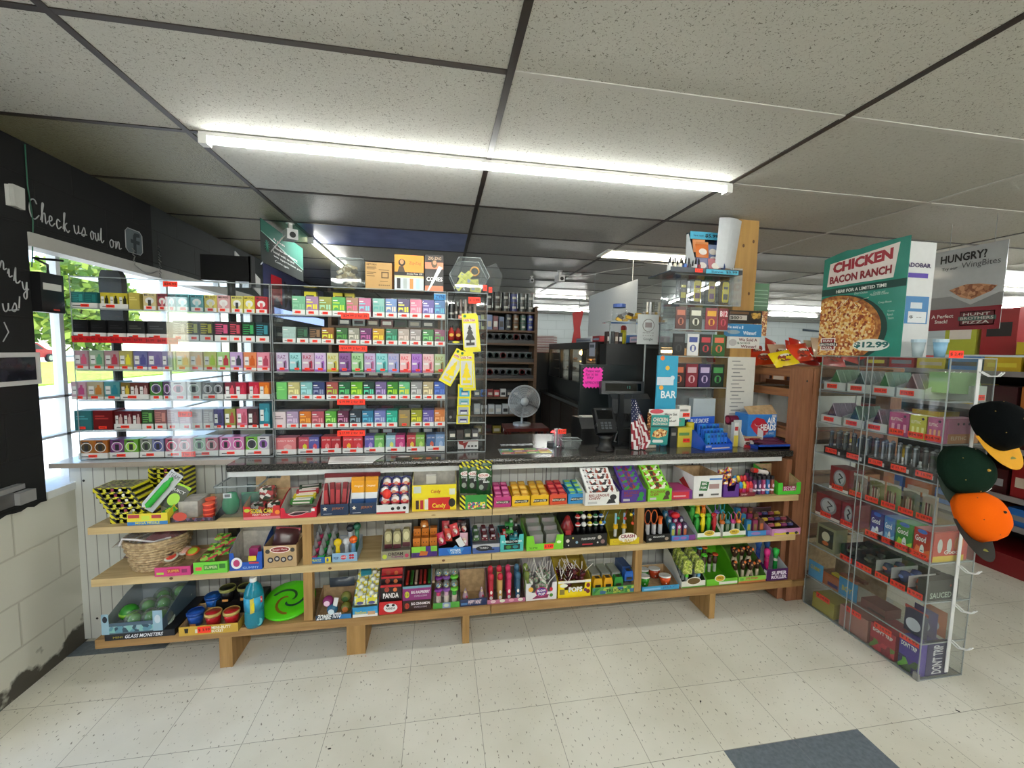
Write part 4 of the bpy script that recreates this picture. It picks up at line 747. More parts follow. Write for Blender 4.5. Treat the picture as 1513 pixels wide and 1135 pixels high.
def bluef(m, w, h, d): m.ellipse(w*.22, h*.42, w*.17, h*.32, M('e8e8e8'), -.0012); m.ellipse(w*.22, h*.42, w*.1, h*.2, M('b83a6a'), -.0018); m.fr(w*.58, w*.82, h*.5, h*.78, M('d8c030')); m.fr(w*.6, w*.9, h*.34, h*.44, M('c83040')); m.text('GUMMY', w*.4, w*.9, h*.08, h*.2, M('a8c8f0'), -.0012)
ot = tray('candy_box', 'blue box with white round picture and tall grey card back', xs, ws, Z2, .14, .085, .15, M('1f52b0', .35), GREYB, YD-.02, .12, front=bluef)
put(bar(.04, .03, .05, M('a82f6a', .3)), 'candy_pack', 'magenta candy pack inside the blue box', 'candy pack', None, [(xs+ws*.6, YD+.03, Z2+.03)])
xs = X(391, 836, 2.05); ws = X(439, 831, 2.05)-xs
def burg(m, w, h, d): m.ellipse(w*.5, h*.82, w*.32, h*.16, M('e8d8d0'), -.0012); m.ellipse(w*.5, h*.82, w*.28, h*.12, M('8a2a2a'), -.0018); m.text('Burger Mania', w*.28, w*.72, h*.77, h*.87, M('f0e0d8'), -.0024); [(m.ellipse(w*(.2+.2*k), h*(.35+.05*(k % 2)), w*.09, h*.13, M('2a2430'), -.0012, 12), m.ellipse(w*(.2+.2*k), h*(.35+.05*(k % 2)), w*.05, h*.07, M('b8b0a8'), -.0016, 10)) for k in range(4)]; m.ellipse(w*.12, h*.75, w*.07, h*.1, M('3a3430')); m.ellipse(w*.88, h*.78, w*.07, h*.1, M('3a3430'))
tray('candy_box', 'tan candy box with round picture marks beside the pine upright', xs, ws, Z2, .12, .105, .11, M('b89a70', .4), KRAFT, YD-.012, front=burg)
put(pouch(.11, .11, M('4a2a2c', .25), None, M('a83040'), .03), 'candy_pouch', 'dark crinkled pouch leaning in the tan candy box', 'candy pouch', None, [(xs+ws*.45, YD+.05, Z2+.05, -.4, .2, .2)])
xs = X(454, 837); ws = X(489, 834)-xs
tray('display_box', 'blue and yellow tray of little soda bottle candies', xs, ws, Z2, .16, .030, .06, M('2f6ab0', .35), M('b8bcc0'), YD, front=lambda m, w, h, d: (m.text('SPRAYZ', w*.1, w*.6, h*.3, h*.75, M('d8d83a'), -.0012, .03), m.fr(w*.75, w, 0, h, M('d8c83a')), m.ellipse(w*.86, h*.5, w*.05, h*.3, M('3a5a9a'), -.0012)))
for i, (cc, l) in enumerate((('e0487a', 'pink'), ('2f9a4a', 'green'), ('3a5a3a', 'dark green'))):
    for j in range(4):
        m = MB(); m.lathe([(.001, 0), (.017, .002), (.018, .022), (.0155, .028)], M(cc, .2), n=12); m.lathe([(.0155, .028), (.013, .045), (.006, .065), (.006, .075), (.001, .076)], clear('tinted_plastic', 'd8d4d8', 1, .25), n=12)
        put(m, 'bottle_candy', '%s soda bottle candy, %s row of the blue and yellow tray' % (l, ORD[j]), 'bottle candy', 'little soda bottle candies', [(xs+.022+.038*i, YD+.022+.038*j, Z2+.006+.018*j)])
xs = X(491, 833); ws = X(528, 830)-xs
tray('display_box', 'pale blue tray with red balls printed, of sports pop candies', xs, ws, Z2, .14, .045, .07, M('8ab0d0', .35), M('b8bcc0'), YD, front=lambda m, w, h, d: (m.text('POP', w*.06, w*.25, h*.3, h*.6, M('2a3a6a'), -.0012, .04), m.ellipse(w*.45, h*.5, w*.12, h*.25, M('d84a5a')), m.text('JUMBO', w*.34, w*.58, h*.4, h*.6, M('f0f0f0'), -.0016, .03), [m.ellipse(w*(.72+.1*(k % 2)), h*(.4+.28*(k//2)), w*.055, h*.13, M('b8283a')) for k in range(4)]))
for i, (cc, l, zz, xx2, yy2, st) in enumerate((('e8c818', 'yellow', .085, .022, .02, 'e0c018'), ('e8641c', 'orange', .095, .095, .02, '5a8ab0'), ('c8ccd0', 'silver', .085, .062, .03, 'a8acb0'), ('2a2c30', 'black', .13, .070, .075, 'b8bcc0'), ('24604a', 'dark green', .135, .1, .085, '3a7a5a'))):
    m = MB(); m.lathe([(.001, 0), (.010, .002), (.012, .03), (.009, .06), (.012, zz-.012)], M(st, .3), n=10); m.ball(.019, M(cc, .25), (0, 0, zz), 14)
    if cc == 'e8641c': m.tube([(.0192*math.cos(a*.5), .0192*math.sin(a*.5), zz) for a in range(14)], .0008, M('20140c'), 4); m.tube([(0, .0192*math.cos(a*.5), zz+.0192*math.sin(a*.5)) for a in range(14)], .0008, M('20140c'), 4)
    put(m, 'sports_pop', '%s ball-topped pop candy in the pale blue tray' % l, 'pop candy', None, [(xs+xx2, YD+yy2, Z2+.006)])
xs = X(563, 829, 2.04); ws = X(606, 826, 2.04)-xs
tray('display_box', 'cream tray of dream candy pouches with three clear domes', xs, ws, Z2, .12, .045, .135, M('8f8a74', .4), GREYB, YD-.012, front=lambda m, w, h, d: (m.text('DREAM', w*.25, w*.75, h*.5, h*.85, M('3a2a2a'), -.0018, .06), m.text('Candy', w*.35, w*.78, h*.18, h*.48, M('7a2a6a'), -.0018, .05), m.ellipse(w*.12, h*.4, w*.08, h*.25, M('b8c83a')), m.ellipse(w*.88, h*.4, w*.07, h*.22, M('b83a5a'))))
for i in range(3):
    m = MB(); m.poly([(-.018, 0), (.018, 0), (.018, .075), (.012, .088), (-.012, .088), (-.018, .075)], M('a8a078', .25), 0, .03); m.fr(-.018, .018, 0, .022, M('5a2a34')); m.ellipse(0, .055, .013, .022, M('d0c89a'))
    put(m, 'candy_pack', 'domed beige candy pack in the cream tray, %s' % ('left one', 'middle one', 'right one')[i], 'candy pack', 'domed beige packs', [(xs+.028+.045*i, YD+.02+.02*(i == 0), Z2+.035+.008*i)])
xs = X(608, 827); ws = X(646, 823)-xs
tray('display_box', 'purple and green tray under orange toy blocks', xs, ws, Z2, .13, .055, .08, M('4a2a7a', .35), M('8a5a2a'), YD-.004, front=lambda m, w, h, d: (m.fr(0, w*.55, h*.45, h, M('8ac83a')), m.fr(w*.75, w, h*.5, h, M('7ab83a')), m.poly([(w*.3, h*.15), (w*.6, h*.15), (w*.65, h*.5), (w*.35, h*.6)], M('c86a2a'), -.0012, 0), m.fr(w*.05, w*.2, h*.1, h*.4, M('3a2a5a'), -.001)))
for i in range(3):
    for j in range(2): m = MB(); m.box(-.018, .018, 0, .032, 0, .05, M('c87424', .4)); m.fr(-.01, -.006, .025, .031, BLACK); m.fr(.005, .009, .025, .031, BLACK); m.quad((-.015, .003, .0504), (.015, .003, .0504), (.015, .029, .0504), (-.015, .029, .0504), M('a85c1c')); put(m, 'toy_block', 'orange face block, %s column, %s row of the purple tray' % (('left', 'middle', 'right')[i], ('front', 'rear')[j]), 'toy block', 'orange face blocks', [(xs+.025+.041*i, YD+.012+.045*j, Z2+.042+.03*j)])
m = MB(); m.lathe([(.001, 0), (.018, .004), (.022, .02), (.012, .034), (.001, .036)], M('b8702a', .4), n=12); m.ball(.007, M('8a4a1a'), (-.012, 0, .033)); m.ball(.007, M('8a4a1a'), (.012, 0, .033)); m.ellipse(0, .016, .008, .006, M('e8e0d0'), -.0215)
put(m, 'toy_cat', 'small orange animal toy on top of the orange blocks', 'toy', None, [(xs+.06, YD+.07, Z2+.122)])
xs = X(648, 823); ws = X(696, 819)-xs
tray('display_box', 'bright blue tray of hanging toy gems in dark wrap', xs, ws, Z2, .14, .04, .13, M('1f62b8', .35), M('1a1412'), YD-.004, front=lambda m, w, h, d: (m.poly([(w*.25, h*.8), (w*.42, h*.95), (w*.52, h*1.3), (w*.62, h*.95), (w*.78, h*.8), (w*.66, h*.1), (w*.36, h*.1)], M('3a8ad0'), -.0012, 0), m.text('POWER', w*.36, w*.68, h*.5, h*.8, M('e8ecf0'), -.002, .04), m.text('CRYSTAL', w*.38, w*.7, h*.2, h*.45, M('d8dce0'), -.002, .04)))
for i, (cc, l, a, b, hh) in enumerate((('b82a4a', 'crimson', .12, .03, .02), ('d84a3a', 'red', .3, .05, .03), ('3a2024', 'black-red', .45, .08, .05), ('c83a40', 'bright red', .55, .04, .06), ('d8a8b8', 'pale pink', .78, .02, .015), ('5a2a30', 'wine', .62, .1, .05), ('2a1a20', 'black', .85, .09, .05), ('a82f3a', 'ruby', .22, .1, .05))):
    put(pouch(.04, .065, M(cc, .2), busy('e8e0e0 a83040 d8b8a0', 90), None, .02), 'toy_pack', '%s toy gem pack in the bright blue tray' % l, 'toy pack', None, [(xs+ws*a, YD+b, Z2+.02+hh, -.2, .3*(i % 3-1), 0)])
put(bar(.03, .004, .05, M('e4e4e4')), 'hang_tag', 'white price tag card leaning in the bright blue toy tray', 'tag', None, [(xs+ws*.74, YD-.0, Z2+.04, 0, -.5, 0)])
xs = X(698, 819); ws = X(738, 815)-xs
tray('display_box', 'grey-blue tray with black oval logo holding toy cars', xs, ws, Z2, .13, .048, .08, M('3f5a9a', .35), M('a8aab0'), YD-.004, .0, front=lambda m, w, h, d: (m.fr(0, w, h*.62, h*1.0, M('b0b2b8')), m.ellipse(w*.42, h*.55, w*.3, h*.3, M('20222a'), -.0012), m.text('TURBO', w*.25, w*.58, h*.5, h*.7, M('c8c8c8'), -.0018, .04), m.fr(w*.55, w*.8, h*.3, h*.45, M('16182a'), -.001)))
for i, (cc, l) in enumerate((('4a6a44', 'green'), ('6a2a34', 'maroon'), ('5a222c', 'dark red'))):
    for j in range(2): m = MB(); m.poly([(-.016, 0), (.016, 0), (.016, .016), (.010, .032), (-.010, .032), (-.016, .016)], M(cc, .2), 0, .045); m.fr(-.009, .009, .018, .029, M('a8a8b0')); m.ellipse(-.010, .01, .003, .003, M('e8e0c0')); m.ellipse(.010, .01, .003, .003, M('e8e0c0')); put(m, 'toy_car', '%s toy car, %s row of the grey-blue tray' % (l, ('front', 'rear')[j]), 'toy car', 'toy cars', [(xs+.022+.044*i, YD+.03+.05*j, Z2+.052+.012*j)])
xs = X(739, 815); ws = X(773, 812)-xs
tray('display_box', 'turquoise windowed tray of little construction toys', xs, ws, Z2, .12, .09, .09, M('4ab8b8', .35), M('20302c'), YD-.004, .18, front=lambda m, w, h, d: (m.text('BUBBLE DOZER', w*.06, w*.94, h*.54, h*.66, M('e8f0f0'), -.0016, .03), m.fr(w*.15, w*.85, h*.12, h*.42, M('14302c')), m.ellipse(w*.35, h*.27, w*.12, h*.1, M('3f8a3a'), -.0014), m.ellipse(w*.65, h*.27, w*.12, h*.1, M('1f8a94'), -.0014)))
for i, (cc, l, a, b, zz) in enumerate((('2f8a9a', 'teal', .62, .02, .062), ('3f9a3a', 'green', .45, .05, .085), ('c02f34', 'red', .14, .04, .07), ('2a2c2c', 'black', .72, .085, .09), ('2f8a3f', 'tall green', .5, .085, .11))):
    o = empty('toy_dozer', (xs+ws*a, YD+b, Z2+zz-.03), '%s little construction truck in the turquoise tray' % l, 'toy truck'); m = MB(); m.box(-.022, .022, 0, .03, .012, .03, M(cc, .3)); m.box(.002, .018, .004, .026, .03, .052, M(cc, .3)); m.fr(.005, .015, .035, .048, M('a8b0b0'), .0035); m.build('body', o)
    for x in (-.012, .012): m = MB(); m.cyl(.010, -.001, .03, BLACK, (x, 0, .01), 12, 'y'); m.cyl(.004, -.002, .03, M('a8a8a8'), (x, 0, .01), 8, 'y'); m.build('wheel', o)
m = MB(); [m.box(-.005, .005, 0, .004, -.018, .018, BLACK), m.box(-.018, .018, 0.0, .004, -.005, .005, BLACK)]; tag(m.build('toy_propeller', None, (at(765, 765, 2.12).x+.01, 2.14, Z2+.16)), 'black plus-shaped piece hanging above the turquoise tray', 'toy part')
xs = X(777, 818); ws = X(831, 811)-xs
ot = tray('display_box', 'lime green notched tray of clear-packed pink toys', xs, ws, Z2, .17, .08, .11, M('7ac830', .35), M('8a9a60'), YD-.012, .18, front=lambda m, w, h, d: (m.text('SLIME', w*.08, w*.3, h*.12, h*.24, M('1f3a14'), -.0012), m.ellipse(w*.88, h*.5, w*.06, h*.1, M('e0f0c0'))))
price(ot, ws*.6, .02, .05, .026, -.003, '$ 3.49')
for i in range(2):
    for j in range(3):
        m = MB(); m.box(-.036, .036, 0, .05, 0, .05, clear('tinted_olive_plastic', 'c0c8a8', 1, .3)); m.ball(.02, M('c8389a', .3), (0, .022, .022), sx=1.2); m.ball(.009, M('d84aa8', .3), (-.014, .014, .036)); m.ball(.009, M('d84aa8', .3), (.014, .014, .036))
        put(m, 'toy_pack', 'clear-packed pink slime toy, %s column, %s row' % (('left', 'right')[i], ORD[j]), 'toy pack', 'clear-packed pink toys', [(xs+ws*(.28+.45*i), YD+.002+.053*j, Z2+.03+.022*j)])
xs = X(823, 808, 2.07); xs = X(833, 808); ws = X(896, 802)-xs
ot = tray('display_box', 'large black tray with white stars of light-up spinning toys', xs, ws, Z2, .15, .07, .15, M('141416', .35), M('0c0c0e'), YD-.006, front=lambda m, w, h, d: (m.text('FLASH SPIN POP', w*.4, w*.72, h*.55, h*.72, M('e8e8e8'), -.0016, .03), m.fr(w*.42, w*.66, h*.15, h*.25, M('b82a3a')), [m.ellipse(w*q[0], h*q[1], w*q[2], w*q[2], M(q[3])) for q in ((.08, .55, .04, 'd8d0c8'), (.2, .75, .02, 'd8c860'), (.1, .2, .016, 'e0e0e0'), (.29, .4, .03, '8ab0c8'), (.82, .7, .045, 'b8b0a8'), (.9, .35, .05, '8a6a6a'), (.78, .3, .02, 'd8d8d8'))]))
m = MB(); m.lathe([(.001, 0), (.034, .01), (.036, .04), (.022, .07), (.010, .095), (.001, .1)], M('7a1c20', .15), n=14); m.fr(-.02, .012, .005, .03, M('a82a30'), -.037)
put(m, 'spin_toy', 'glossy dark red spinning toy in front of the black tray', 'spinning toy', None, [(xs+.03, YD+.045, Z2+.06)])
for i in range(14):
    cc, l = (('b82f34', 'red'), ('e0e0e0', 'white'), ('c8b83a', 'yellow'), ('2a6a3f', 'green'), ('2f5a9a', 'blue'))[i % 5]
    m = MB(); m.ball(.014, M(cc, .25), (0, 0, .055)); m.lathe([(.009, 0), (.011, .03), (.006, .045)], BLACK, n=8); m.cyl(.0145, .052, .058, M('e8e8e8'), n=12)
    put(m, 'spin_toy', '%s-capped spinning toy in the %s row of the black tray' % (l, ('front', 'middle', 'back')[min(2, i//5)]), 'spinning toy', None if i < 5 else 'capped spinning toys', [(xs+.085+.034*(i % 5)+.01*(i//5), YD+.03+.035*(i//5), Z2+.055+.028*(i//5))])
put(pouch(.09, .05, M('2f7a34', .2), M('8ac83a'), None, .03), 'toy_pack', 'green wrapped toy lying on top of the black tray', 'toy pack', None, [(xs+.09, YD+.09, Z2+.155, -.4, .3, 0)])
xs = X(900, 808); ws = X(943, 804)-xs
ot = tray('display_box', 'yellow tray reading CRASH with a pair of ball launcher toys', xs, ws, Z2, .17, .035, .15, M('d8c020', .35), M('8a7f2a'), YD-.008, front=lambda m, w, h, d: (m.ellipse(w*.6, h*1.1, w*.32, h*.75, M('ece8dc'), -.0012), m.text('CRASH', w*.36, w*.84, h*1.05, h*1.6, M('8a2a4a'), -.002, .06), m.text('Click BALL', w*.1, w*.85, h*.35, h*.85, M('c8a82a'), -.0022, .04), m.text('CHALLENGE', w*.3, w*.7, h*.1, h*.3, M('4a3a2a'), -.0022)))
for i in range(2):
    o = empty('ball_launcher_toy', (xs+ws*(.28+.3*i), YD+.035, Z2+.03), '%s ball launcher toy with yellow cap in the CRASH tray' % ('left', 'right')[i], 'toy')
    m = MB(); m.cyl(.009, 0, .045, M('d8d8d8', .2), n=10); m.build('clear_tube', o); m = MB(); m.cyl(.014, .045, .058, M('e8b81c', .3), n=12); m.cyl(.012, .058, .07, M('d8a81c', .3), n=12); m.cyl(.006, .07, .13, M('8ab8d8', .3), n=8); m.build('cap', o)
for i, (cc, l, dx, dz) in enumerate((('e8c82a', 'yellow', -.09, .12), ('3a8ad0', 'blue', -.065, .115), ('2fae7a', 'green', .02, .13), ('d8484a', 'red', .05, .135), ('e8d040', 'pale yellow', .09, .15), ('4a8ad0', 'light blue', .11, .15), ('e85a3a', 'orange', .095, .105), ('3fae5a', 'leaf green', .125, .105))):
    m = MB(); m.ball(.009, M(cc, .3), n=8); m.tube([(0, 0, .009), (.012, .01, .03), (.03, .02, .055)], .0012, M(cc), 4)
    put(m, 'toy_ball', '%s little ball on a string around the CRASH tray' % l, 'toy ball', None, [(xs+.045+dx, YD+.02+.01*(i % 3), Z2+dz)])
# right of the last upright
xs = X(954, 805); ws = X(989, 802)-xs
tray('display_box', 'black starry tray of ring launcher toys right of the upright', xs, ws, Z2, .14, .045, .14, M('141416', .35), M('0c0c0e'), YD-.006, front=lambda m, w, h, d: (m.text('RING LAUNCHER', w*.28, w*.75, h*.6, h*.8, M('e8e8e8'), -.0016, .03), m.ellipse(w*.15, h*.4, w*.06, h*.15, M('b8b8b8')), m.ellipse(w*.85, h*.4, w*.08, h*.2, M('a09080'))))
for i in range(3):
    o = empty('ring_launcher_toy', (xs+.022+.038*i, YD+.03, Z2+.035), 'clear launcher toy in the black starry tray, %s' % ('leftmost with orange hoop', 'middle with dark hoop', 'rightmost with orange nozzle')[i], 'toy')
    m = MB(); m.cyl(.012, 0, .055, M('b8b8bc', .2), n=10); m.build('clear_tube', o); m = MB()
    if i < 2: m.tube([(.018*math.cos(a*PI/8), 0, .095+.04*math.sin(a*PI/8)) for a in range(-4, 13)], .0028, M('d0602a', .3), 6)
    else: m.cyl(.010, .055, .09, M('e0641c', .3), n=10); m.cyl(.014, .085, .095, M('c85a1c', .3), n=10)
    m.build('hoop' if i < 2 else 'nozzle', o)
xs = X(991, 804); ws = X(1026, 799)-xs
tray('display_box', 'blue and purple tray of pop candies with glasses print', xs, ws, Z2, .16, .03, .07, M('3f7ac0', .35), GREYB, YD-.006, front=lambda m, w, h, d: (m.fr(w*.72, w, 0, h, M('7a3a8a')), m.ellipse(w*.2, h*.5, w*.13, h*.3, M('8a5aa8')), m.ellipse(w*.5, h*.5, w*.13, h*.3, M('9a6ab0'))))
for i in range(3):
    for j in range(3):
        cc, l = (('2f6a8a', 'blue'), ('a02f6a', 'magenta'), ('4a3a5a', 'plum'))[i]
        m = MB(); m.poly([(-.014, 0), (.014, 0), (.014, .06), (.009, .072), (-.009, .072), (-.014, .06)], M(cc, .3), 0, .022); m.fr(-.008, .008, .005, .04, M(('b8b84a', '5a8a4a', 'c86a3a')[i]), -.001); m.ellipse(0, .052, .008, .010, M('c8ccd8'))
        put(m, 'pop_candy', '%s flat pop candy, %s row of the blue and purple tray' % (l, ('front', 'middle', 'back')[j]), 'pop candy', 'flat pop candies', [(xs+.018+.037*i, YD+.012+.04*j, Z2+.02+.02*j)])
put(MB().ball(.022, M('c8202c', .3), sx=1.3, sz=.8), 'candy_ball', 'glossy red oval candy on top of the flat pop candies', 'candy', None, [(xs+.05, YD+.05, Z2+.125)])
def dino(cc, tall=1.0):
    m = MB(); m.lathe([(.001, 0), (.008, .002), (.010, .03), (.013, .05), (.012, .07*tall), (.009, .085*tall)], M(cc, .3), n=10); m.ball(.012, M(cc, .3), (-.004, 0, .095*tall), sx=1.5); m.lathe([(.004, 0), (.001, .022)], M(cc, .3), (.012, 0, .05), 6); m.lathe([(.004, 0), (.001, .022)], M(cc, .3), (-.014, 0, .045), 6); m.ball(.002, BLACK, (-.012, -.009, .1*tall)); return m
for t, (ua, va, ub, vb) in enumerate(((1029, 800, 1063, 797), (1066, 798, 1100, 795))):
    xs = X(ua, va); ws = X(ub, vb)-xs
    tray('display_box', ('white and green tray of dinosaur lollipop toys', 'white and green tray of stick toys beside the dinosaur one')[t], xs, ws, Z2, .2, .035, .15, M('e4e8e0', .35), M('3f8a3a'), YD-.006, front=lambda m, w, h, d: (m.fr(0, w, 0, h*.35, M('6aa83a')), m.ellipse(w*.5, h*.95, w*.24, h*.5, M('ece8d0'), -.0012), m.ellipse(w*.5, h*.95, w*.21, h*.42, M('d8b838'), -.0018), m.text('WILD', w*.38, w*.62, h*.85, h*1.1, M('3a2a14'), -.0024, .04)))
    if t == 0:
        for i, (cc, l) in enumerate((('2f9a3a', 'green'), ('e8d020', 'yellow'), ('3fae3a', 'bright green'), ('c02a34', 'red'), ('4aae4a', 'rear green'), ('e8c838', 'rear yellow'), ('e07a2a', 'rear orange'))):
            put(dino(cc, 1.05), 'dinosaur_pop', '%s dinosaur pop toy in the white and green tray' % l, 'dinosaur toy', None, [(xs+.018+.035*(i % 4)*(ws/.14), YD+.03+.05*(i//4), Z2+.025+.04*(i//4))])
    else:
        for i, (cc, l) in enumerate((('d0702a', 'orange'), ('4a8a9a', 'teal'), ('c8408a', 'pink'), ('e08030', 'amber'), ('6a5aa8', 'violet'), ('3aa0b0', 'aqua'))):
            m = MB(); m.cyl(.010, 0, .05, M('8a9a80' if i % 2 else 'c8ccc8', .25), n=10); m.lathe([(.014, .05), (.017, .058), (.008, .07)], M(cc, .3), n=10); m.tube([(-.010, 0, .07), (-.014, 0, .10), (0, 0, .118), (.014, 0, .10), (.010, 0, .07)], .003, M(cc, .3), 6)
            put(m, 'stick_toy', '%s loop-topped stick toy in its white and green tray' % l, 'stick toy', None, [(xs+.02+.035*(i % 4), YD+.03+.05*(i//4), Z2+.02+.04*(i//4))])
xs = X(1103, 797); ws = X(1137, 793)-xs
tray('display_box', 'blue and mauve tray of tube candies near the post', xs, ws, Z2, .16, .03, .08, M('3f8ac8', .35), GREYB, YD-.006, front=lambda m, w, h, d: (m.ellipse(w*.35, h*.5, w*.2, h*.3, M('9a7ab8')), m.fr(w*.8, w, 0, h, M('8a5a9a'))))
for i in range(3):
    for j in range(3):
        cc, l = (('2f7aa8', 'blue'), ('8a2f5a', 'wine'), ('6a4a3a', 'brown'))[i]; m = MB(); m.poly([(-.015, 0), (.015, 0), (.015, .066), (-.015, .066)], M(cc, .3), 0, .022); m.fr(-.009, .009, .008, .045, M(('a8a83a', '7a6a3a', 'c86a3a')[i]))
        put(m, 'tube_candy', '%s tube candy, %s row of the blue and mauve tray' % (l, ('front', 'middle', 'back')[j]), 'tube candy', 'tube candies', [(xs+.02+.042*i, YD+.012+.045*j, Z2+.02+.018*j)])
xs = X(1139, 793, 2.04); ws = X(1181, 790, 2.04)-xs
tray('display_box', 'lilac and yellow tray of round donut candies at the shelf end', xs, ws, Z2, .2, .04, .09, M('c88ab8', .35), M('4a3a3a'), YD-.02, front=lambda m, w, h, d: (m.fr(w*.08, w*.95, h*.05, h*.4, M('d8c83a')), m.ellipse(w*.3, h*.62, w*.2, h*.28, M('d8a0d0'), -.0012), m.ellipse(w*.55, h*.3, w*.06, h*.2, M('2a2a2a'), -.0012), m.ellipse(w*.86, h*.3, w*.06, h*.2, M('2a2a2a'), -.0012)))
for i in range(4):
    for j in range(3):
        cc, l = (('9a4a5a', 'rose'), ('c8a83a', 'gold'), ('8a3a6a', 'plum'), ('4a4a7a', 'indigo'))[(i+j) % 4]; m = MB(); m.lathe([(.001, -.008), (.016, -.008), (.020, 0), (.016, .010), (.006, .012), (.001, .004)], M(cc, .15), n=12); m.lathe([(.017, .006), (.012, .0125), (.006, .0125)], busy('e8e0d8 d84a6a e8c840', 150), n=10)
        put(m, 'donut_candy', '%s round donut candy, %s in the %s row at the shelf end' % (l, ORD[i], ('front', 'middle', 'back')[j]), 'donut candy', 'round donut candies', [(xs+.02+.042*i, YD+.01+.05*j, Z2+.05+.014*j, -.5, 0, 0)])
# --- bottom shelf
YL = 2.056
xs = X(158, 937, 2.04); ws = X(243, 935, 2.04)-xs
carton('candy_carton', 'flat black carton reading GLASS MONSTERS under the grey-blue bin', xs, ws+.05, Z1, .26, .030, M('15161c', .4), YL-.03, lambda m, w, h, d: (m.text('GLASS MONSTERS', w*.28, w*.82, h*.2, h*.75, M('e8eaf0'), -.0012, .04, .3), m.text('MINI', w*.12, w*.25, h*.3, h*.6, M('b8a83a'), -.0012)))
xs = X(152, 932, 2.03); ws = X(242, 930, 2.03)-xs
def gm(m, w, h, d): m.fr(0, w*.12, 0, h*1.9, M('8fb0c0')); m.fr(w*.84, w, 0, h*1.9, M('8fb0c0')); m.ellipse(w*.06, h*1.4, w*.04, h*.3, M('1c2430'), -.0012); m.fr(w*.12, w*.84, h*.1, h*.7, busy('5a8a9a 7ab0a8 2f4a5a 88a8b0', 60)); m.ellipse(w*.92, h*1.1, w*.05, h*.4, M('c0ccd4'), -.0012)
tray('display_bin', 'grey-blue open bin full of green slime balls on the bottom shelf', xs, ws, Z1+.031, .26, .05, .125, M('4a5f70', .35), M('9aa4ac'), YL-.032, front=gm)
sp = MB(); sp.ball(.036, M('2f8a2a', .12), (0, 0, .036), 16); sp.lathe([(.0366, .03), (.0368, .036), (.0366, .042)], M('8ac83a', .2), n=16)
dm = MB(); dm.lathe([(.042, 0), (.042, .02), (.034, .05), (.018, .066), (.001, .068)], clear('dome_plastic', 'dce8dc', 1.4, .12), n=16); dm.ball(.026, M('4a9a34', .15), (0, 0, .03), 14); dm.cyl(.044, -.001, .004, M('b8c8c0', .3), n=16)
put(sp, 'slime_ball', 'bare shiny green slime ball at the left of the grey-blue bin', 'slime ball', None, [(xs+.055, YL+.05, Z1+.045)])
for q, (a, b, l) in enumerate(((.42, .02, 'front left'), (.68, .03, 'front middle'), (.9, .03, 'front right'), (.45, .10, 'middle left'), (.7, .11, 'middle right'), (.52, .18, 'back left'), (.82, .19, 'back right'))):
    if q == 0: d0 = dm.build('slime_egg', None, (xs+ws*a, YL+b, Z1+.04), rot=(.3, 0, 0)); tag(d0, 'domed green slime pack, front left of the grey-blue bin', 'slime pack', 'domed green slime packs')
    else: dup(d0, (xs+ws*min(a, .86), YL+b, Z1+.04+.012*(q//3)), rot=(.3, 0, 0), label='domed green slime pack, %s of the grey-blue bin' % l)
xs = X(266, 943, 2.02); ws = X(353, 937, 2.02)-xs
ot = tray('display_tray', 'mustard cardboard tray of mini trash buckets with an orange price tag', xs, ws, Z1, .17, .042, .05, M('c8a03a', .45), KRAFT, YL-.042, front=lambda m, w, h, d: (m.poly([(w*.1, h*.3), (w*.15, h*.3), (w*.16, h*.8), (w*.09, h*.8)], BLACK, -.0012, 0), m.text('MINI-BUTT', w*.55, w*.88, h*.52, h*.85, M('f0ead8'), -.0012, .04), m.text('BUCKET', w*.55, w*.75, h*.15, h*.45, M('f0ead8'), -.0012, .04), m.fr(w*.27, w*.31, h*.25, h*.65, M('e0dcc8'), -.001)))
price(ot, ws*.43, .024, .055, .03, -.003, '$ 3.99')
def bucket(cc, lid, rim):
    m = MB(); m.lathe([(.026, 0), (.034, .065)], M(cc, .3), n=18); m.lathe([(.0345, .052), (.036, .056), (.036, .064), (.033, .068), (.031, .062), (.031, .06)], M(rim, .3), n=18); m.lathe([(.031, .058), (.001, .056)], M(lid, .25), n=18); m.fr(-.012, .014, .008, .02, M('c88a4a'), -.0295); return m
for cc, lid, rim, a, b, zz, l in (('2456b0', '3a6ac8', '1f4a9a', .12, .045, .02, 'front blue'), ('1f5aa8', '2f7ac0', '1f4a90', .26, .13, .045, 'rear blue'), ('b82028', 'd83038', 'c8a860', .46, .03, .02, 'left red'), ('c02028', 'd83038', 'c8a860', .78, .03, .02, 'right red'), ('101012', '050506', '8a8a4a', .55, .12, .085, 'left black'), ('101012', '050506', '8a8a4a', .88, .12, .085, 'right black')):
    put(bucket(cc, lid, rim), 'mini_bucket', '%s mini trash bucket in the mustard tray' % l, 'bucket', None, [(xs+ws*a, YL+b-.01, Z1+zz-.016)])
put(bar(.24, .10, .074, BLACK), 'cardboard_box', 'black carton under the two black mini buckets', 'box', None, [(xs+ws*.72, YL+.1, Z1+.0005)])
xb = (X(363, 930)+X(390, 926))/2
o = empty('soda_bottle', (xb, YL-.0, Z1+.0005), 'turquoise drink bottle with white cap on the bottom shelf', 'bottle', None, .75)
m = MB(); m.lathe([(.001, 0), (.038, .003), (.041, .02), (.041, .15), (.040, .165), (.030, .195), (.015, .213), (.013, .22)], M('137a90', .08), n=20); m.build('body', o)
m = MB(); m.cyl(.0155, .216, .236, M('e4e4e2', .35), n=16); m.build('cap', o)
m = MB(); m.lathe([(.0416, .085), (.0418, .15)], M('2f9ac0', .3), n=24); m.build('label_band', o)
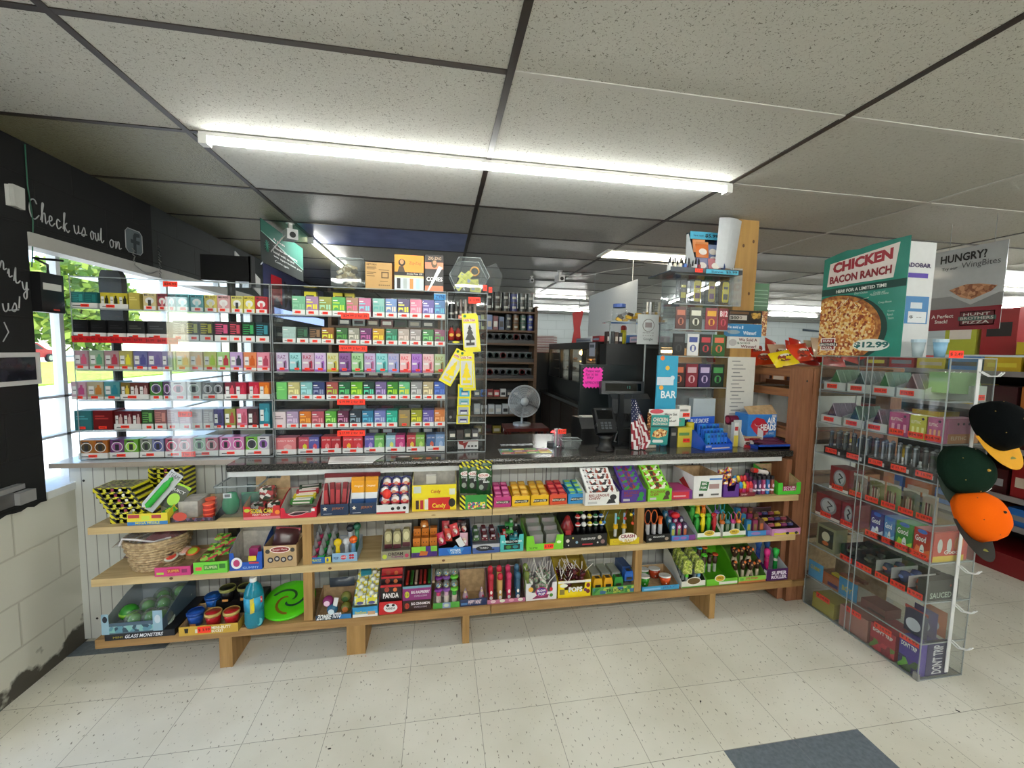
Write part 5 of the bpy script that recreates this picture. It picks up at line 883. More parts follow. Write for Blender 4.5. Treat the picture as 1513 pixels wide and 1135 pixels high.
m = MB(); m.fr(-.032, .004, .082, .152, M('d8c850'), -.0385); m.fr(.0, .022, .118, .148, M('b8282f'), -.0392); m.text('PURPLE', .002, .02, .128, .138, M('f0e8e8'), -.0396); m.ellipse(-.014, .11, .013, .02, M('e8d820'), -.0392); m.ellipse(0.006, .028, .013, .018, M('5ab8c8'), -.0400); m.build('front_label', o)
pf = at(417, 897, YL+.03)
m = MB(); m.lathe([(.085, -.004), (.118, -.008), (.124, .0), (.118, .008), (.085, .004), (.001, .004)], M('5ad820', .2), n=40)
for k in range(3):
    for q in range(10):
        a0 = k*2.09+q*.28; r0 = .012+.0068*q; m.add([(r0*math.cos(a0), r0*math.sin(a0), .0046), ((r0+.014)*math.cos(a0), (r0+.014)*math.sin(a0), .0046), ((r0+.020)*math.cos(a0+.28), (r0+.020)*math.sin(a0+.28), .0046), ((r0+.0068)*math.cos(a0+.28), (r0+.0068)*math.sin(a0+.28), .0046)], [(0, 1, 2, 3)], M(('2a5a2a', '8a6a1a', '1f4a3a')[k]))
tag(m.build('flying_disc', None, (pf.x, YL+.125, Z1+.035), rot=(.28, 0, .0)), 'bright green flying disc with swirl leaning by the pine upright', 'flying disc')
# right of the upright
xs = X(466, 916, 2.04); ws = X(519, 911, 2.04)-xs
tray('display_box', 'brown-sided box with black and white lettering and blue edge, of wrapped balls', xs, ws, Z1, .14, .025, .10, M('2a3a4a', .4), KRAFT, YL-.014, front=lambda m, w, h, d: (m.text('ZOMBIE', w*.02, w*.42, h*.1, h*1.2, M('e8e8e8'), -.0016, .06, .3), m.text('YOYO', w*.45, w*.7, h*.3, h*1.4, M('e8eaf0'), -.0018, .08, .2), m.fr(w*.65, w, 0, h*.9, M('2f7ab8'))))
for cc, art, a, b, zz, l in (('8a2f6a', 'e8c0d8', .28, .035, .055, 'magenta'), ('3a6a8a', 'd8e8f0', .42, .02, .02, 'blue'), ('6a6a2a', 'a8602a', .8, .03, .02, 'olive'), ('7a7a3a', '3a5a2a', .75, .07, .05, 'khaki')):
    m = MB(); m.ball(.026, M(cc, .2), (0, 0, .026), 14); m.ellipse(0, .028, .014, .014, M(art), -.0265); put(m, 'wrapped_ball', '%s wrapped ball candy in the brown-sided box' % l, 'wrapped ball', None, [(xs+ws*a, YL+b, Z1+zz-.014)])
put(pouch(.12, .05, M('3a4250', .3), None, None, .03), 'candy_pouch', 'dark slate pouch lying across the back of the brown-sided box', 'candy pouch', None, [(xs+ws*.6, YL+.1, Z1+.10, 0, .0, 0)])
put(bar(.02, .002, .045, M('e0e0e0')), 'hang_tag', 'small white card tag in the brown-sided box', 'tag', None, [(xs+ws*.5, YL+.012, Z1+.05, 0, .2, 0)])
xs = X(521, 914, 2.04); ws = X(558, 909, 2.04)-xs
tray('display_box', 'blue and yellow striped tray of white-topped lollipop packs', xs, ws, Z1, .16, .05, .13, M('3fa0d0', .35), M('b8c8b0'), YL-.014, front=lambda m, w, h, d: (m.fr(0, w, 0, h*.3, M('e8e4e0')), m.poly([(0, h*.95), (w, h*1.05), (w, h*.7), (0, h*.6)], M('2f90c8'), -.0012, 0), m.text('DumDums', w*.1, w*.55, h*.35, h*.62, M('e8d030'), -.002, .05), m.fr(w*.6, w*.9, h*.2, h*.55, M('c8a078'), -.0016)))
for j in range(5):
    for i in range(2):
        m = MB(); m.box(-.026, .026, 0, .02, 0, .05, busy('e8e8d0 d0d8a0 e8d840 c8d8e0 8a98b8', 90)); m.ellipse(0, .026, .020, .013, M('e0d840'), -.001); m.lathe([(.016, .05), (.012, .062), (.001, .066)], M('e4e6da', .3), (0, .01, 0), 10); m.ellipse(0, .011, .016, .008, M('5a5a90'), -.0012)
        put(m, 'lollipop_pack', 'white and yellow lollipop pack, %s, %s row of the striped tray' % (('left', 'right')[i], ORD[j]), 'lollipop pack', 'white-topped lollipop packs', [(xs+ws*(.27+.47*i), YL+.002+.030*j, Z1+.052+.020*j)])
put(MB().lathe([(.001, 0), (.016, .004), (.02, .02), (.012, .03), (.001, .032)], M('4a3a20', .5), n=10), 'brown_toy', 'small brown lump toy on top of the lollipop packs', 'toy', None, [(xs+ws*.5, YL+.13, Z1+.19)])
put(bar(.05, .05, .01, M('2f8aa0')), 'candy_card', 'teal card lying on the rear lollipop packs', 'card', None, [(xs+ws*.45, YL+.06, Z1+.172, .4, 0, .2)])
xs = X(560, 911, 2.045); ws = X(594, 907, 2.045)-xs
tray('candy_box', 'bright red licorice box with panda print', xs, ws, Z1, .14, .065, .18, M('b81820', .35), M('6a1016'), YL-.01, front=lambda m, w, h, d: (m.ellipse(w*.5, h*.5, w*.3, h*.35, M('e4e4e4')), m.ellipse(w*.38, h*.7, w*.07, h*.1, BLACK, -.0014), m.ellipse(w*.62, h*.7, w*.07, h*.1, BLACK, -.0014), m.text('PANDA', w*.3, w*.7, h*.38, h*.55, M('1a1a1a'), -.0018, .04)))
for j in range(4):
    m = MB(); m.box(-.052, .052, 0, .014, 0, .085, M('1c1214' if j < 2 else 'a81c24', .3)); m.text('PANDA', -.038, .038, .02, .045, M('e8e4e4'), -.0012, .06); m.ellipse(-.02, .062, .012, .012, M('a04030')); m.ellipse(.02, .06, .010, .010, M('c86a3a')); m.fr(-.052, .052, .074, .085, M('b81c24'))
    put(m, 'licorice_pouch', '%s licorice pouch, %s from the front of the bright red box' % (('black', 'black', 'red', 'red')[j], ORD[j]), 'licorice pouch', 'licorice pouches', [(xs+ws*.5, YL+.004+.03*j, Z1+.055+.028*j, -.1, 0, 0)])
xs = X(595, 907); ws = X(637, 902)-xs
def rasp(t, c): return lambda m, w, h, d: (m.ellipse(w*.15, h*.5, w*.08, h*.28, M(c)), m.text('10', w*.1, w*.2, h*.38, h*.62, M('2a1a14'), -.0016), m.text(t, w*.3, w*.95, h*.55, h*.8, M('f0e8ee'), -.0012, .05), m.text('STUFFED LICORICE', w*.4, w*.85, h*.28, h*.42, M('d8c8d8'), -.0012))
carton('candy_carton', 'dark brown carton reading BIG CINNAMON at the base of its stack', xs, ws, Z1, .18, .056, M('2e1614', .4), YL, rasp('BIG CINNAMON', 'b83a2a'))
carton('candy_carton', 'purple carton reading BIG RASPBERRY in the middle of its stack', xs, ws, Z1+.0565, .18, .062, M('8a2f74', .4), YL, rasp('BIG RASPBERRY', 'c8c83a'))
o = tray('candy_carton', 'open grey-blue carton with brown lining on top of the raspberry carton', xs, ws, Z1+.119, .18, .012, .105, M('6a98a8', .4), M('3a2018'), YL)
for q in range(7): put(bar(.012, .12, .012, M(('a82f2a', '2f6a2a', 'b8a08a', '8a2a2a')[q % 4], .3)), 'licorice_stick', '%s licorice stick, %s from left in the open carton' % (('red', 'green', 'tan', 'dark red')[q % 4], ORD[q]), 'licorice stick', 'licorice sticks', [(xs+.02+.022*q, YL+.02, Z1+.128)])
xs = X(640, 901); ws = X(679, 896)-xs
tray('display_box', 'green and purple low tray of six gumball wands', xs, ws, Z1, .10, .030, .04, M('4a9a3a', .35), GREYB, YL, front=lambda m, w, h, d: (m.fr(w*.35, w*.65, 0, h, M('8a9ac0')), m.ellipse(w*.5, h*.5, w*.1, h*.3, M('b8c8b0'), -.0012)))
for i, (cc, st) in enumerate((('7a2f8a', 'c83a6a'), ('8a5aa8', 'c8a0b8'), ('6ac83a', '3a9a3a'))):
    for j in range(2):
        o = empty('gumball_wand', (xs+ws*(.2+.3*i), YL+.02+.05*j, Z1+.006+.035*j), '%s gumball wand with clear bubble, %s row of the low tray' % (('purple', 'mauve', 'lime')[i], ('front', 'rear')[j]), 'gumball wand')
        m = MB(); m.cyl(.011, 0, .075, M(st, .3), n=12); m.cyl(.013, .02, .055, M('c8b8b0'), n=12); m.build('handle', o); m = MB(); m.lathe([(.012, .075), (.021, .082), (.021, .09), (.013, .093)], M(cc, .3), n=14); m.build('collar', o)
        m = MB(); m.ball(.020, clear('dome_plastic'), (0, 0, .112), 14); m.ball(.012, busy('e8e8e8 d83a4a e8c83a 3a8ad0', 160), (0, 0, .105), 10); m.build('bubble', o)
xs = X(680, 899); ws = X(719, 894)-xs
tray('display_box', 'brown-lined tray with navy front holding two small penguin toys', xs, ws, Z1, .13, .038, .13, M('23305a', .4), KRAFT, YL, front=lambda m, w, h, d: (m.text('PEPPY MINT', w*.3, w*.8, h*.25, h*.8, M('e8d0d8'), -.0012, .05), m.fr(w*.03, w*.27, h*.2, h*.5, M('4a7ab0'))))
for i in range(2):
    m = MB(); m.lathe([(.001, 0), (.014, .004), (.016, .02), (.010, .038), (.004, .058), (.001, .062)], M('a88a9a', .25), n=10); m.ball(.006, M('d0b890', .3), (0, -.008, .046)); m.ball(.006, M('b82a4a', .3), (.006, -.012, .02)); put(m, 'small_toy', '%s small pointed toy in the navy-fronted tray' % ('left', 'right')[i], 'toy', None, [(xs+ws*(.2+.62*i), YL+.03, Z1+.02)])
xs = X(720, 896); ws = X(776, 891)-xs
tray('display_box', 'clear-fronted tray with pink edging of push-up candy tubes', xs, ws, Z1, .13, .022, .13, M('b86a8a', .35), M('6a5a50'), YL, front=lambda m, w, h, d: [m.ellipse(w*(.15+.24*k), h*.6, w*.07, h*.4, M(('e8c8d0', 'd8e0d0', 'e0a0b8', 'e8e0d8')[k])) for k in range(4)])
for i, (cc, tp, l) in enumerate((('b8243a', 'c82f44', 'red'), ('c8a060', 'c83044', 'tan with red cap'), ('c02f5a', 'd0406a', 'crimson'), ('2f5a78', '3f6a88', 'blue'), ('6a7a34', '7a8a44', 'olive'))):
    for j in range(2):
        m = MB(); m.cyl(.013, 0, .115, M(cc, .25), n=12); m.lathe([(.0145, .115), (.0145, .135), (.008, .145), (.001, .146)], M(tp, .25), n=12); m.ellipse(0, .05, .006, .01, M('e8e0d8'), -.0136); m.ellipse(0, .02, .008, .010, M('d8d0d0'), -.0136)
        put(m, 'push_pop', '%s push-up candy tube, %s row of the clear-fronted tray' % (l, ('front', 'rear')[j]), 'push-up candy', 'push-up candy tubes', [(xs+.022+.048*i, YL+.03+.045*j, Z1+.003+.02*j)])
xs = X(777, 894); ws = X(822, 890)-xs
def bp(m, w, h, d): m.ellipse(w*.15, h*.65, w*.08, h*.14, M('e0a838')); m.poly([(w*.2, h*.1), (w*.7, h*.1), (w*.75, h*.3), (w*.4, h*.35)], M('8a2a5a'), -.0007, 0); m.ellipse(w*.5, h*.48, w*.2, h*.28, M('c8406a'), -.0012); m.ellipse(w*.5, h*.48, w*.17, h*.24, M('5a2f8a'), -.0016); m.text('BLOW', w*.36, w*.64, h*.48, h*.62, M('f4f0f4'), -.0022, .06); m.text('POP', w*.4, w*.62, h*.28, h*.44, M('f4f0f4'), -.0022, .06); m.ellipse(w*.82, h*.6, w*.05, h*.12, M('c8283a'), -.0012); m.ellipse(w*.82, h*.25, w*.06, h*.1, M('4a8a2a'), -.0012)
tray('lollipop_box', 'white lollipop box reading BLOW POP', xs, ws, Z1, .19, .095, .17, M('e4e2e4', .4), M('c8c4c8'), YL, .14, front=bp)
def pops(x, w, col, label, grp, seed, stick='e4e0dc'):
    rnd = random.Random(seed); m = MB(); m.ball(.014, col, n=8); m.lathe([(.006, .012), (.010, .02), (.001, .022)], col, n=6); m.cyl(.0022, .014, .085, M(stick, .4), n=5)
    put(m, 'lollipop', label, 'lollipop', grp, [(x+.022+rnd.random()*(w-.044), YL+.025+rnd.random()*.14, Z1+.035+rnd.random()*.06+.02*(k > 14), rnd.uniform(-.7, .5), rnd.uniform(-.7, .7), 0) for k in range(26)])
pops(xs, ws, busy('a8b8a0 d8dcd0 6a8a6a c8a8a8 e8e8e4', 120), 'clear-wrapped lollipop heaped in the white BLOW POP box', 'lollipops in the white box', 3)
xs = X(824, 891); ws = X(872, 886)-xs
def tp(m, w, h, d): m.fr(0, w, h*.85, h*.99, M('ece8e0')); m.text('POPS', w*.32, w*.74, h*.32, h*.62, M('f4f0e8'), -.0022, .1); m.text('POPS', w*.31, w*.75, h*.30, h*.64, M('2a2010'), -.0012, .14); m.ellipse(w*.17, h*.72, w*.12, h*.11, M('f0f0e0')); m.ellipse(w*.92, h*.66, w*.06, h*.13, M('7a1a24')); m.ellipse(w*.84, h*.4, w*.05, h*.1, M('6a2f6a')); m.ellipse(w*.92, h*.3, w*.06, h*.12, M('6a1a20')); m.fr(w*.05, w*.2, h*.2, h*.5, M('8a7a3a'), -.0007)
tray('lollipop_box', 'bright yellow lollipop box reading POPS', xs, ws, Z1, .19, .095, .17, M('ecd010', .35), M('b8a040'), YL, .16, front=tp)
pops(xs, ws, busy('3a0f18 5a1822 2a1a1c 7a2a30', 100), 'dark-wrapped lollipop heaped in the yellow POPS box', 'lollipops in the yellow box', 8)
xs = X(875, 887); ws = X(940, 880)-xs
tray('display_box', 'leafy green low tray of toy candy trucks', xs, ws, Z1, .17, .042, .05, M('5a9a4a', .35), GREYB, YL, front=lambda m, w, h, d: (m.fr(w*.02, w*.98, h*.1, h*.9, busy('5a9a4a 3a6a9a a8b84a 2f7a3a c8c89a', 40)), m.text('TRUCKS', w*.3, w*.7, h*.3, h*.7, M('2a3a1a'), -.0012, .04)))
for i, (cc, l) in enumerate((('d8a81c', 'left yellow'), ('d8a01c', 'second yellow'), ('2f8a3a', 'green'), ('1f5ab0', 'blue'))):
    o = empty('toy_truck', (xs+.035+ws*.235*i, YL+.012, Z1+.02+(.03 if i == 3 else 0)), '%s toy candy truck with clear box in the leafy green tray' % l, 'toy truck')
    m = MB(); m.poly([(-.026, .01), (.026, .01), (.026, .04), (.020, .066), (-.020, .066), (-.026, .04)], M(cc, .25), 0, .035); m.fr(-.016, .016, .016, .032, M('2a2410')); m.quad((-.012, .004, .0664), (.012, .004, .0664), (.012, .03, .0664), (-.012, .03, .0664), M('3a3018')); m.build('cab', o)
    m = MB(); m.box(-.024, .024, .036, .14, .03, .075, clear('tinted_olive_plastic') if i < 3 else M('2f4a7a', .3)); m.build('load_box', o)
    for x in (-.022, .016): m = MB(); m.cyl(.010, -.003, .003, BLACK, (x, .012, .008), 10, 'x'); m.build('wheel', o)
xs = X(948, 881); ws = X(1002, 876)-xs
tray('display_box', 'pale blue low tray of white-lidded jelly candies behind the pine upright', xs, ws, Z1, .17, .026, .06, M('3f9ac8', .35), KRAFT, YL-.004, front=lambda m, w, h, d: (m.fr(w*.05, w*.5, h*.2, h*.6, M('8ac0e8')), m.text('JELLY', w*.55, w*.9, h*.3, h*.8, M('3a5a9a'), -.0012)))
for cc, l, a, b in (('2f8a24', 'green', .16, .03), ('c84a1c', 'orange', .72, .02), ('2f7a2a', 'rear green', .3, .1), ('a83a1c', 'rear orange', .62, .1), ('3a9a34', 'back green', .2, .145)):
    m = MB(); m.lathe([(.001, 0), (.024, .003), (.030, .03), (.032, .048)], M(cc, .12), n=14); m.cyl(.033, .048, .056, M('dcdcdc', .35), n=14); m.ellipse(-.01, .02, .003, .003, M('f0e8d8'), -.031); put(m, 'jelly_cup', '%s jelly cup with a white lid in the pale blue tray' % l, 'jelly cup', None, [(xs+ws*a, YL+b+.014, Z1+.006, -.15, 0, 0)])
for t, (ua, va, ub, vb, l) in enumerate(((1006, 874, 1041, 870, 'white and green tray of popcorn-shaped light-up pops'), (1043, 871, 1088, 866, 'bright green nearly empty tray with a yellow round badge'), (1090, 866, 1130, 863, 'green and peach tray of brown animal pops'))):
    xs = X(ua, va); ws = X(ub, vb)-xs
    tray('display_box', l, xs, ws, Z1, .2, .038, .17, M(('dcdcd4', '6ac028', '8ac84a')[t], .35), M(('2a3a24', '58a81f', '5a8a3a')[t]), YL-.004, front=(lambda m, w, h, d: (m.ellipse(w*.5, h*1.0, w*.3, h*.6, M('ece8dc'), -.0012), m.ellipse(w*.5, h*1.0, w*.26, h*.5, M('6a5428'), -.0018), m.fr(0, w, 0, h*.2, M('5a9a3a')))) if t == 0 else (lambda m, w, h, d: (m.fr(w*.4, w, h*.1, h*.5, M('e8e8e0')), m.ellipse(w*.42, h*1.1, w*.17, h*.55, M('ece8d0'), -.0012), m.ellipse(w*.42, h*1.1, w*.14, h*.45, M('d8b020'), -.0018), m.text('WILD', w*.33, w*.51, h*1.0, h*1.3, M('3a2a14'), -.0024, .04))) if t == 1 else (lambda m, w, h, d: (m.fr(0, w, 0, h*.3, M('c87848')), m.text('Jolly Bongo', w*.25, w*.7, h*.45, h*.9, M('c84a4a'), -.0016, .05), m.fr(w*.03, w*.18, h*.4, h*.8, M('5aa83a')))))
    if t == 0:
        for i in range(2):
            for j in range(4):
                o = empty('popcorn_pop', (xs+ws*(.27+.5*i), YL+.012+.035*j, Z1+.01+.008*j), 'clear popcorn-shaped pop on a %s stick, %s of its row' % (('lime', 'blue')[i], ORD[j]), 'pop toy', 'popcorn-shaped pops')
                m = MB(); m.box(-.006, .006, -.002, .010, 0, .05, M('b0b8b8', .3)); m.box(-.008, .008, -.004, .012, .045, .062, M(('6ad83a', '5a9ac8')[i], .3)); m.build('stick', o)
                pts = [(-.030, .06), (.030, .06), (.034, .075), (.032, .12), (.026, .14), (.012, .152), (-.012, .152), (-.026, .14), (-.032, .12), (-.034, .075)]
                m = MB(); m.poly(pts, PLAST, -.008, .012); m.poly([(x*.8, .012+z*.88) for x, z in pts], busy('c8d84a a8b83a e0e080 8a9a2a', 110), -.006, .008); m.build('popcorn_head', o)
    elif t == 1:
        for i, (cc, l2) in enumerate((('5ac83a', 'green-ringed'), ('3a2018', 'brown'), ('c8502a', 'orange-topped'), ('3a8ac0', 'blue-ringed'), ('d0702a', 'orange'))):
            m = MB(); m.cyl(.009, 0, .05, M('a8b0a0', .3), n=10); m.lathe([(.011, .05), (.014, .07), (.009, .095)], M('3a2018', .4), n=10); m.lathe([(.010, .095), (.018, .10), (.016, .108), (.008, .104)], M(cc, .3), n=12)
            put(m, 'stick_toy', '%s stick toy in the bright green nearly empty tray' % l2, 'stick toy', None, [(xs+.02+.035*(i % 3), YL+.06+.05*(i//3), Z1+.05+.02*(i//3))])
    else:
        for i in range(10):
            m = MB(); m.cyl(.009, 0, .045, M(('c8b8a0', 'd8e0e0', '9a8a6a')[i % 3], .3), n=10); m.lathe([(.010, .045), (.014, .065), (.015, .085), (.008, .1)], M('3a2014', .4), n=10); m.ball(.009, M('d8702a', .3), (.005, -.008, .092)); m.ball(.005, M('d8a868', .3), (-.006, -.010, .08))
            put(m, 'animal_pop', 'brown and orange animal pop in the green and peach tray', 'animal pop', 'brown animal pops', [(xs+.018+.032*(i % 5), YL+.03+.055*(i//5), Z1+.02+.055*(i//5), .1*(i % 3-1), .25*(i % 3-1), 0)] ) if i == 0 else None
        for i in range(1, 10):
            src = [o for o in C.objects if o.name.startswith('animal_pop')][0]; dup(src, (xs+.018+.032*(i % 5), YL+.03+.055*(i//5), Z1+.02+.055*(i//5)), rot=(.1*(i % 3-1), .25*(i % 3-1), 0))
xs = X(1131, 863); ws = X(1162, 860)-xs
def sr(m, w, h, d): m.text('SUPER', w*.22, w*.95, h*.5, h*.82, M('e8e0f0'), -.0016, .1); m.text('ROLLER', w*.22, w*.95, h*.14, h*.45, M('e8e0f0'), -.0016, .1); m.quad((-.0008, .02, h*.2), (-.0008, .0, h*.2), (-.0008, .0, h*.9), (-.0008, .02, h*.9), M('e8e0f0'))
tray('display_box', 'purple box reading SUPER ROLLER at the right end of the bottom shelf', xs, ws, Z1, .2, .07, .15, M('4a1a5a', .35), M('c8ccd0'), YL-.004, front=sr)
for i, (cc, l) in enumerate((('c0246a', 'magenta'), ('1f8a3a', 'green'), ('2f4a9a', 'rear blue'), ('3a2a5a', 'rear violet'))):
    m = MB(); m.cyl(.012, 0, .12, M(cc, .25), n=12); m.cyl(.013, .09, .105, M('b8b8b0' if i == 1 else cc, .3), n=12); m.lathe([(.0125, .12), (.018, .14), (.017, .16), (.001, .168)], M(('e0308a', '2fb84a', '3a6ac0', '3a6ab0')[i], .25), n=14)
    put(m, 'roller_candy', 'tall %s roller candy tube in the purple SUPER ROLLER box' % l, 'roller candy', None, [(xs+ws*(.3+.42*(i % 2)), YL+.05+.07*(i//2), Z1+.004+.02*(i//2))])
# ================================================================ on the counter
ZC = .9505; YT = 2.3
def C0(u, v, y): p = at(u, v, y); return p
def poly_card(pts, col, y0=0, y1=.002): m = MB(); m.poly(pts, col, y0, y1); return m
m = MB(); vs = []
for k in range(7):
    t = k/6; y = 2.26-.125*t; z = ZC+.0015+(.0 if t < .8 else (.8-t)*.03)
    vs += [(-.565+.02*t, y, z), (-.335+.045*(1-t), y, z)]
m.add(vs, [(2*k, 2*k+1, 2*k+3, 2*k+2) for k in range(6)], M('e4e4e2', .5)); 
for k in range(6): m.quad((-.53, 2.16+.014*k, ZC+.0022), (-.38, 2.16+.014*k, ZC+.0022), (-.38, 2.163+.014*k, ZC+.0022), (-.53, 2.163+.014*k, ZC+.0022), M('9a9a9c'))
tag(m.build('paper_sheet'), 'white printed paper sheet on the counter edge below the middle case', 'paper')
m = MB(); m.box(-.125, .105, 0, .045, 0, .012, M('131210', .3)); m.fr(-.11, .09, .002, .01, busy('3a3a30 b8502a 8a8a5a 2a2a24', 60)); m.lathe([(.032, .0125), (.001, .0127)], M('e0e0de', .4), (-.085, .02, 0), 18, sy=.45)
tag(m.build('lighter_strip', None, (-.10, 2.165, ZC)), 'slim black item with a white oval lying on the counter edge', 'box')
# narrow case goods
def g(mb, name, label, cat, x, y, z, grp=None, rot=(0, 0, 0)): o = mb.build(name, None, (x, y, z), rot=rot); return tag(o, label, cat, grp)
for k, (cc, h) in enumerate((('101012', .085), ('2a2420', .10), ('5a4a44', .11), ('8a8078', .11), ('4a3c38', .105), ('7a6a60', .095))):
    m = MB(); m.cyl(.009 if k else .016, 0, h, M(cc, .3), n=10); m.cyl(.0095 if k else .0165, h*.3, h*.42, M(('8a8a86', 'b0a8a0')[k % 2], .3), n=10)
    g(m, 'lighter', '%s slim lighter standing at the top of the narrow case, %s from left' % (('black', 'dark brown', 'brown', 'grey-brown', 'dark taupe', 'taupe')[k], ORD[k]), 'lighter', .058+.026*k, YC+.06, SH[0]+.0065)
m = bar(.05, .03, .02, M('d87858'), M('f0d8c8')); g(m, 'lighter_tray', 'salmon-coloured lighter tray at the foot of the slim lighters', 'tray', .12, YC+.012, 1.6915)
for k in range(4):
    m = MB(); m.lathe([(.001, 0), (.017, .002), (.019, .03), (.017, .05), (.008, .062), (.008, .07)], M(('a82a24', '8a1c1c', '7a1c20', '6a1a1c')[k], .25), n=12); m.cyl(.009, .07, .082, BLACK, n=10); m.ellipse(0, .03, .012, .009, M('d8a83a'), -.0195)
    g(m, 'energy_shot', '%s dark red energy shot bottle from left in the narrow case' % ORD[k], 'bottle', .058+.038*k, YC+.03+.012*(k % 2), 1.5725 if k else 1.5725, 'energy shot bottles')
m = bar(.19, .09, .014, BLACK, None); m.text('EXTRA', -.02, .05, .003, .011, M('e0e0e0'), -.001); m.ellipse(-.06, .007, .02, .006, M('d8d020'), -.001); g(m, 'shot_tray', 'black tray with EXTRA lettering under the energy shots', 'tray', .143, YC+.008, 1.5565)
for k in range(2): m = MB(); m.box(-.03, .03, 0, .05, 0, .06, M('1a1a1c', .3)); m.ellipse(-.012, .018, .008, .008, M('8a8a88')); m.fr(.002, .02, .01, .05, M('3a3a3c')); g(m, 'gadget_box', '%s black gadget box behind the yellow air fresheners' % ('left', 'right')[k], 'box', .07+.07*k, YC+.07, 1.1215)
m = MB(); m.box(0, .115, 0, .08, 0, .055, M('dadada', .35)); m.poly([(.0, .055), (.03, .055), (.03, .035), (.06, .045), (.038, .0), (.03, .022), (.008, .03)], M('8a2422'), -.0012, 0)
for q in range(3): m.fr(.055+.02*q, .068+.02*q, .012, .022, M('4a4a4c'), -.001)
m.fr(.0, .115, .045, .055, M('a83028')); g(m, 'lightning_box', 'white box with a dark red lightning bolt at the foot of the narrow case', 'box', .10, YC+.05, .957)
def rnd_goods(n, x0, x1, y, z, h, cols, name, lab, cat, grp, d=.05):
    rr = random.Random(int(x0*100)+int(z*100)); w = (x1-x0)/n
    for k in range(n):
        c = cols[k % len(cols)]; m = MB(); m.box(0, w*.86, 0, d, 0, h*(.8+.2*rr.random()), M(c, .35)); m.fr(w*.12, w*.74, h*.2, h*.55, M(('d8d4cc', '2a2a2c', 'b8b0a0')[k % 3]), -.0008)
        g(m, name, '%s %s, %s from left %s' % (cname(c), cat, ORD[k], lab), cat, x0+w*k, y, z, grp)
rnd_goods(4, .05, .22, YC+.03, 1.0215, .055, ('2a2c30', '3a3030', '28302a', '4a4a50'), 'small_box', 'low in the narrow case', 'small box', 'small boxes low in the narrow case')
# hanging air fresheners
def fresh(w, h, col, inner, tree, label, x, z, rot=0, y=YC-.03, dx=0, h2=0):
    m = MB(); m.box(-w/2, w/2, 0, .003, -h, 0, M('e8dc10', .35)); m.fr(-w*.42, w*.42, -h*.93, -h*.27, inner, -.0008); m.fr(-w*.42, w*.4, -h*.22, -h*.15, M('e8e0d0'), -.0008); m.text('Little Tree', -w*.4, w*.38, -h*.215, -h*.15, M('b82f24'), -.0016, .04); m.ellipse(-w*.3, -h*.07, w*.1, h*.04, M('1f6a34'))
    T = [(0, -.30), (.12, -.42), (.07, -.43), (.2, -.55), (.13, -.56), (.3, -.72), (.05, -.74), (.05, -.80), (.25, -.80), (.25, -.88), (-.25, -.88), (-.25, -.80), (-.05, -.80), (-.05, -.74), (-.3, -.72), (-.13, -.56), (-.2, -.55), (-.07, -.43), (-.12, -.42)]
    m.poly([(a*w*1.15, b*h) for a, b in T], tree, -.0022, -.0008)
    return tag(m.build('air_freshener', None, (x, y, z), rot=(0, rot, 0)), label, 'air freshener', 'hanging tree air fresheners')
INN = M('d0d0cc', .25); YT_ = M('e8d01c', .3)
for q in range(3): fresh(.078, .195, 0, INN, M('1c1a18', .3), ('front yellow card with a black tree air freshener', 'yellow black-tree card just behind the front one', 'rearmost yellow card of the black-tree fresheners')[q], .1495+.005*q, 1.718-.006*q, -.06-.02*q, YC-.03+.006*q)
fresh(.072, .20, 0, INN, YT_, 'upright yellow-tree air freshener card', .137, 1.518, -.02, YC-.034)
fresh(.072, .20, 0, INN, YT_, 'tilted yellow-tree air freshener card fanned to the left', .118, 1.515, -.52 if False else .5, YC-.028)
fresh(.07, .20, 0, INN, YT_, 'yellow-tree card just behind the upright one', .145, 1.50, -.06, YC-.024)
for q, (cc, cd_, l, zz, hh) in enumerate((('4ab0d0', '1a6a8a', 'bright blue', 1.335, .075), ('8ab0b8', '4a8a9a', 'grey-blue', 1.262, .045), ('a0a4a8', '2a2a5a', 'navy-tree', 1.216, .055), ('a0a4a8', '2a2a6a', 'lowest navy-tree', 1.165, .05))):
    m = MB(); m.box(-.036, .036, 0, .003, -hh, 0, M('e8dc10', .35)); m.fr(-.028, .028, -hh*.9, -hh*.12, M(cc, .3), -.0008); m.fr(-.018, .020, -hh*.75, -hh*.4, M(cd_, .3), -.0012); m.fr(-.016, .018, -hh*.8, -hh*.6, M('d0d4d8'), -.0018)
    tag(m.build('air_freshener', None, (.13-.002*q, YC-.022, zz)), '%s card in the hanging column of air fresheners' % l, 'air freshener', 'hanging tree air fresheners')
m = MB(); m.tube([(.14, YC+.0, 1.74), (.145, YC-.02, 1.725), (.145, YC-.035, 1.72), (.145, YC-.036, 1.728)], .0016, M('d0d4d8', .2, .6), 5); m.tube([(.13, YC-.01, 1.53), (.13, YC-.036, 1.512), (.13, YC-.037, 1.52)], .0016, M('d0d4d8', .2, .6), 5); m.build('hook', D, (-.034, -YC, -.951))
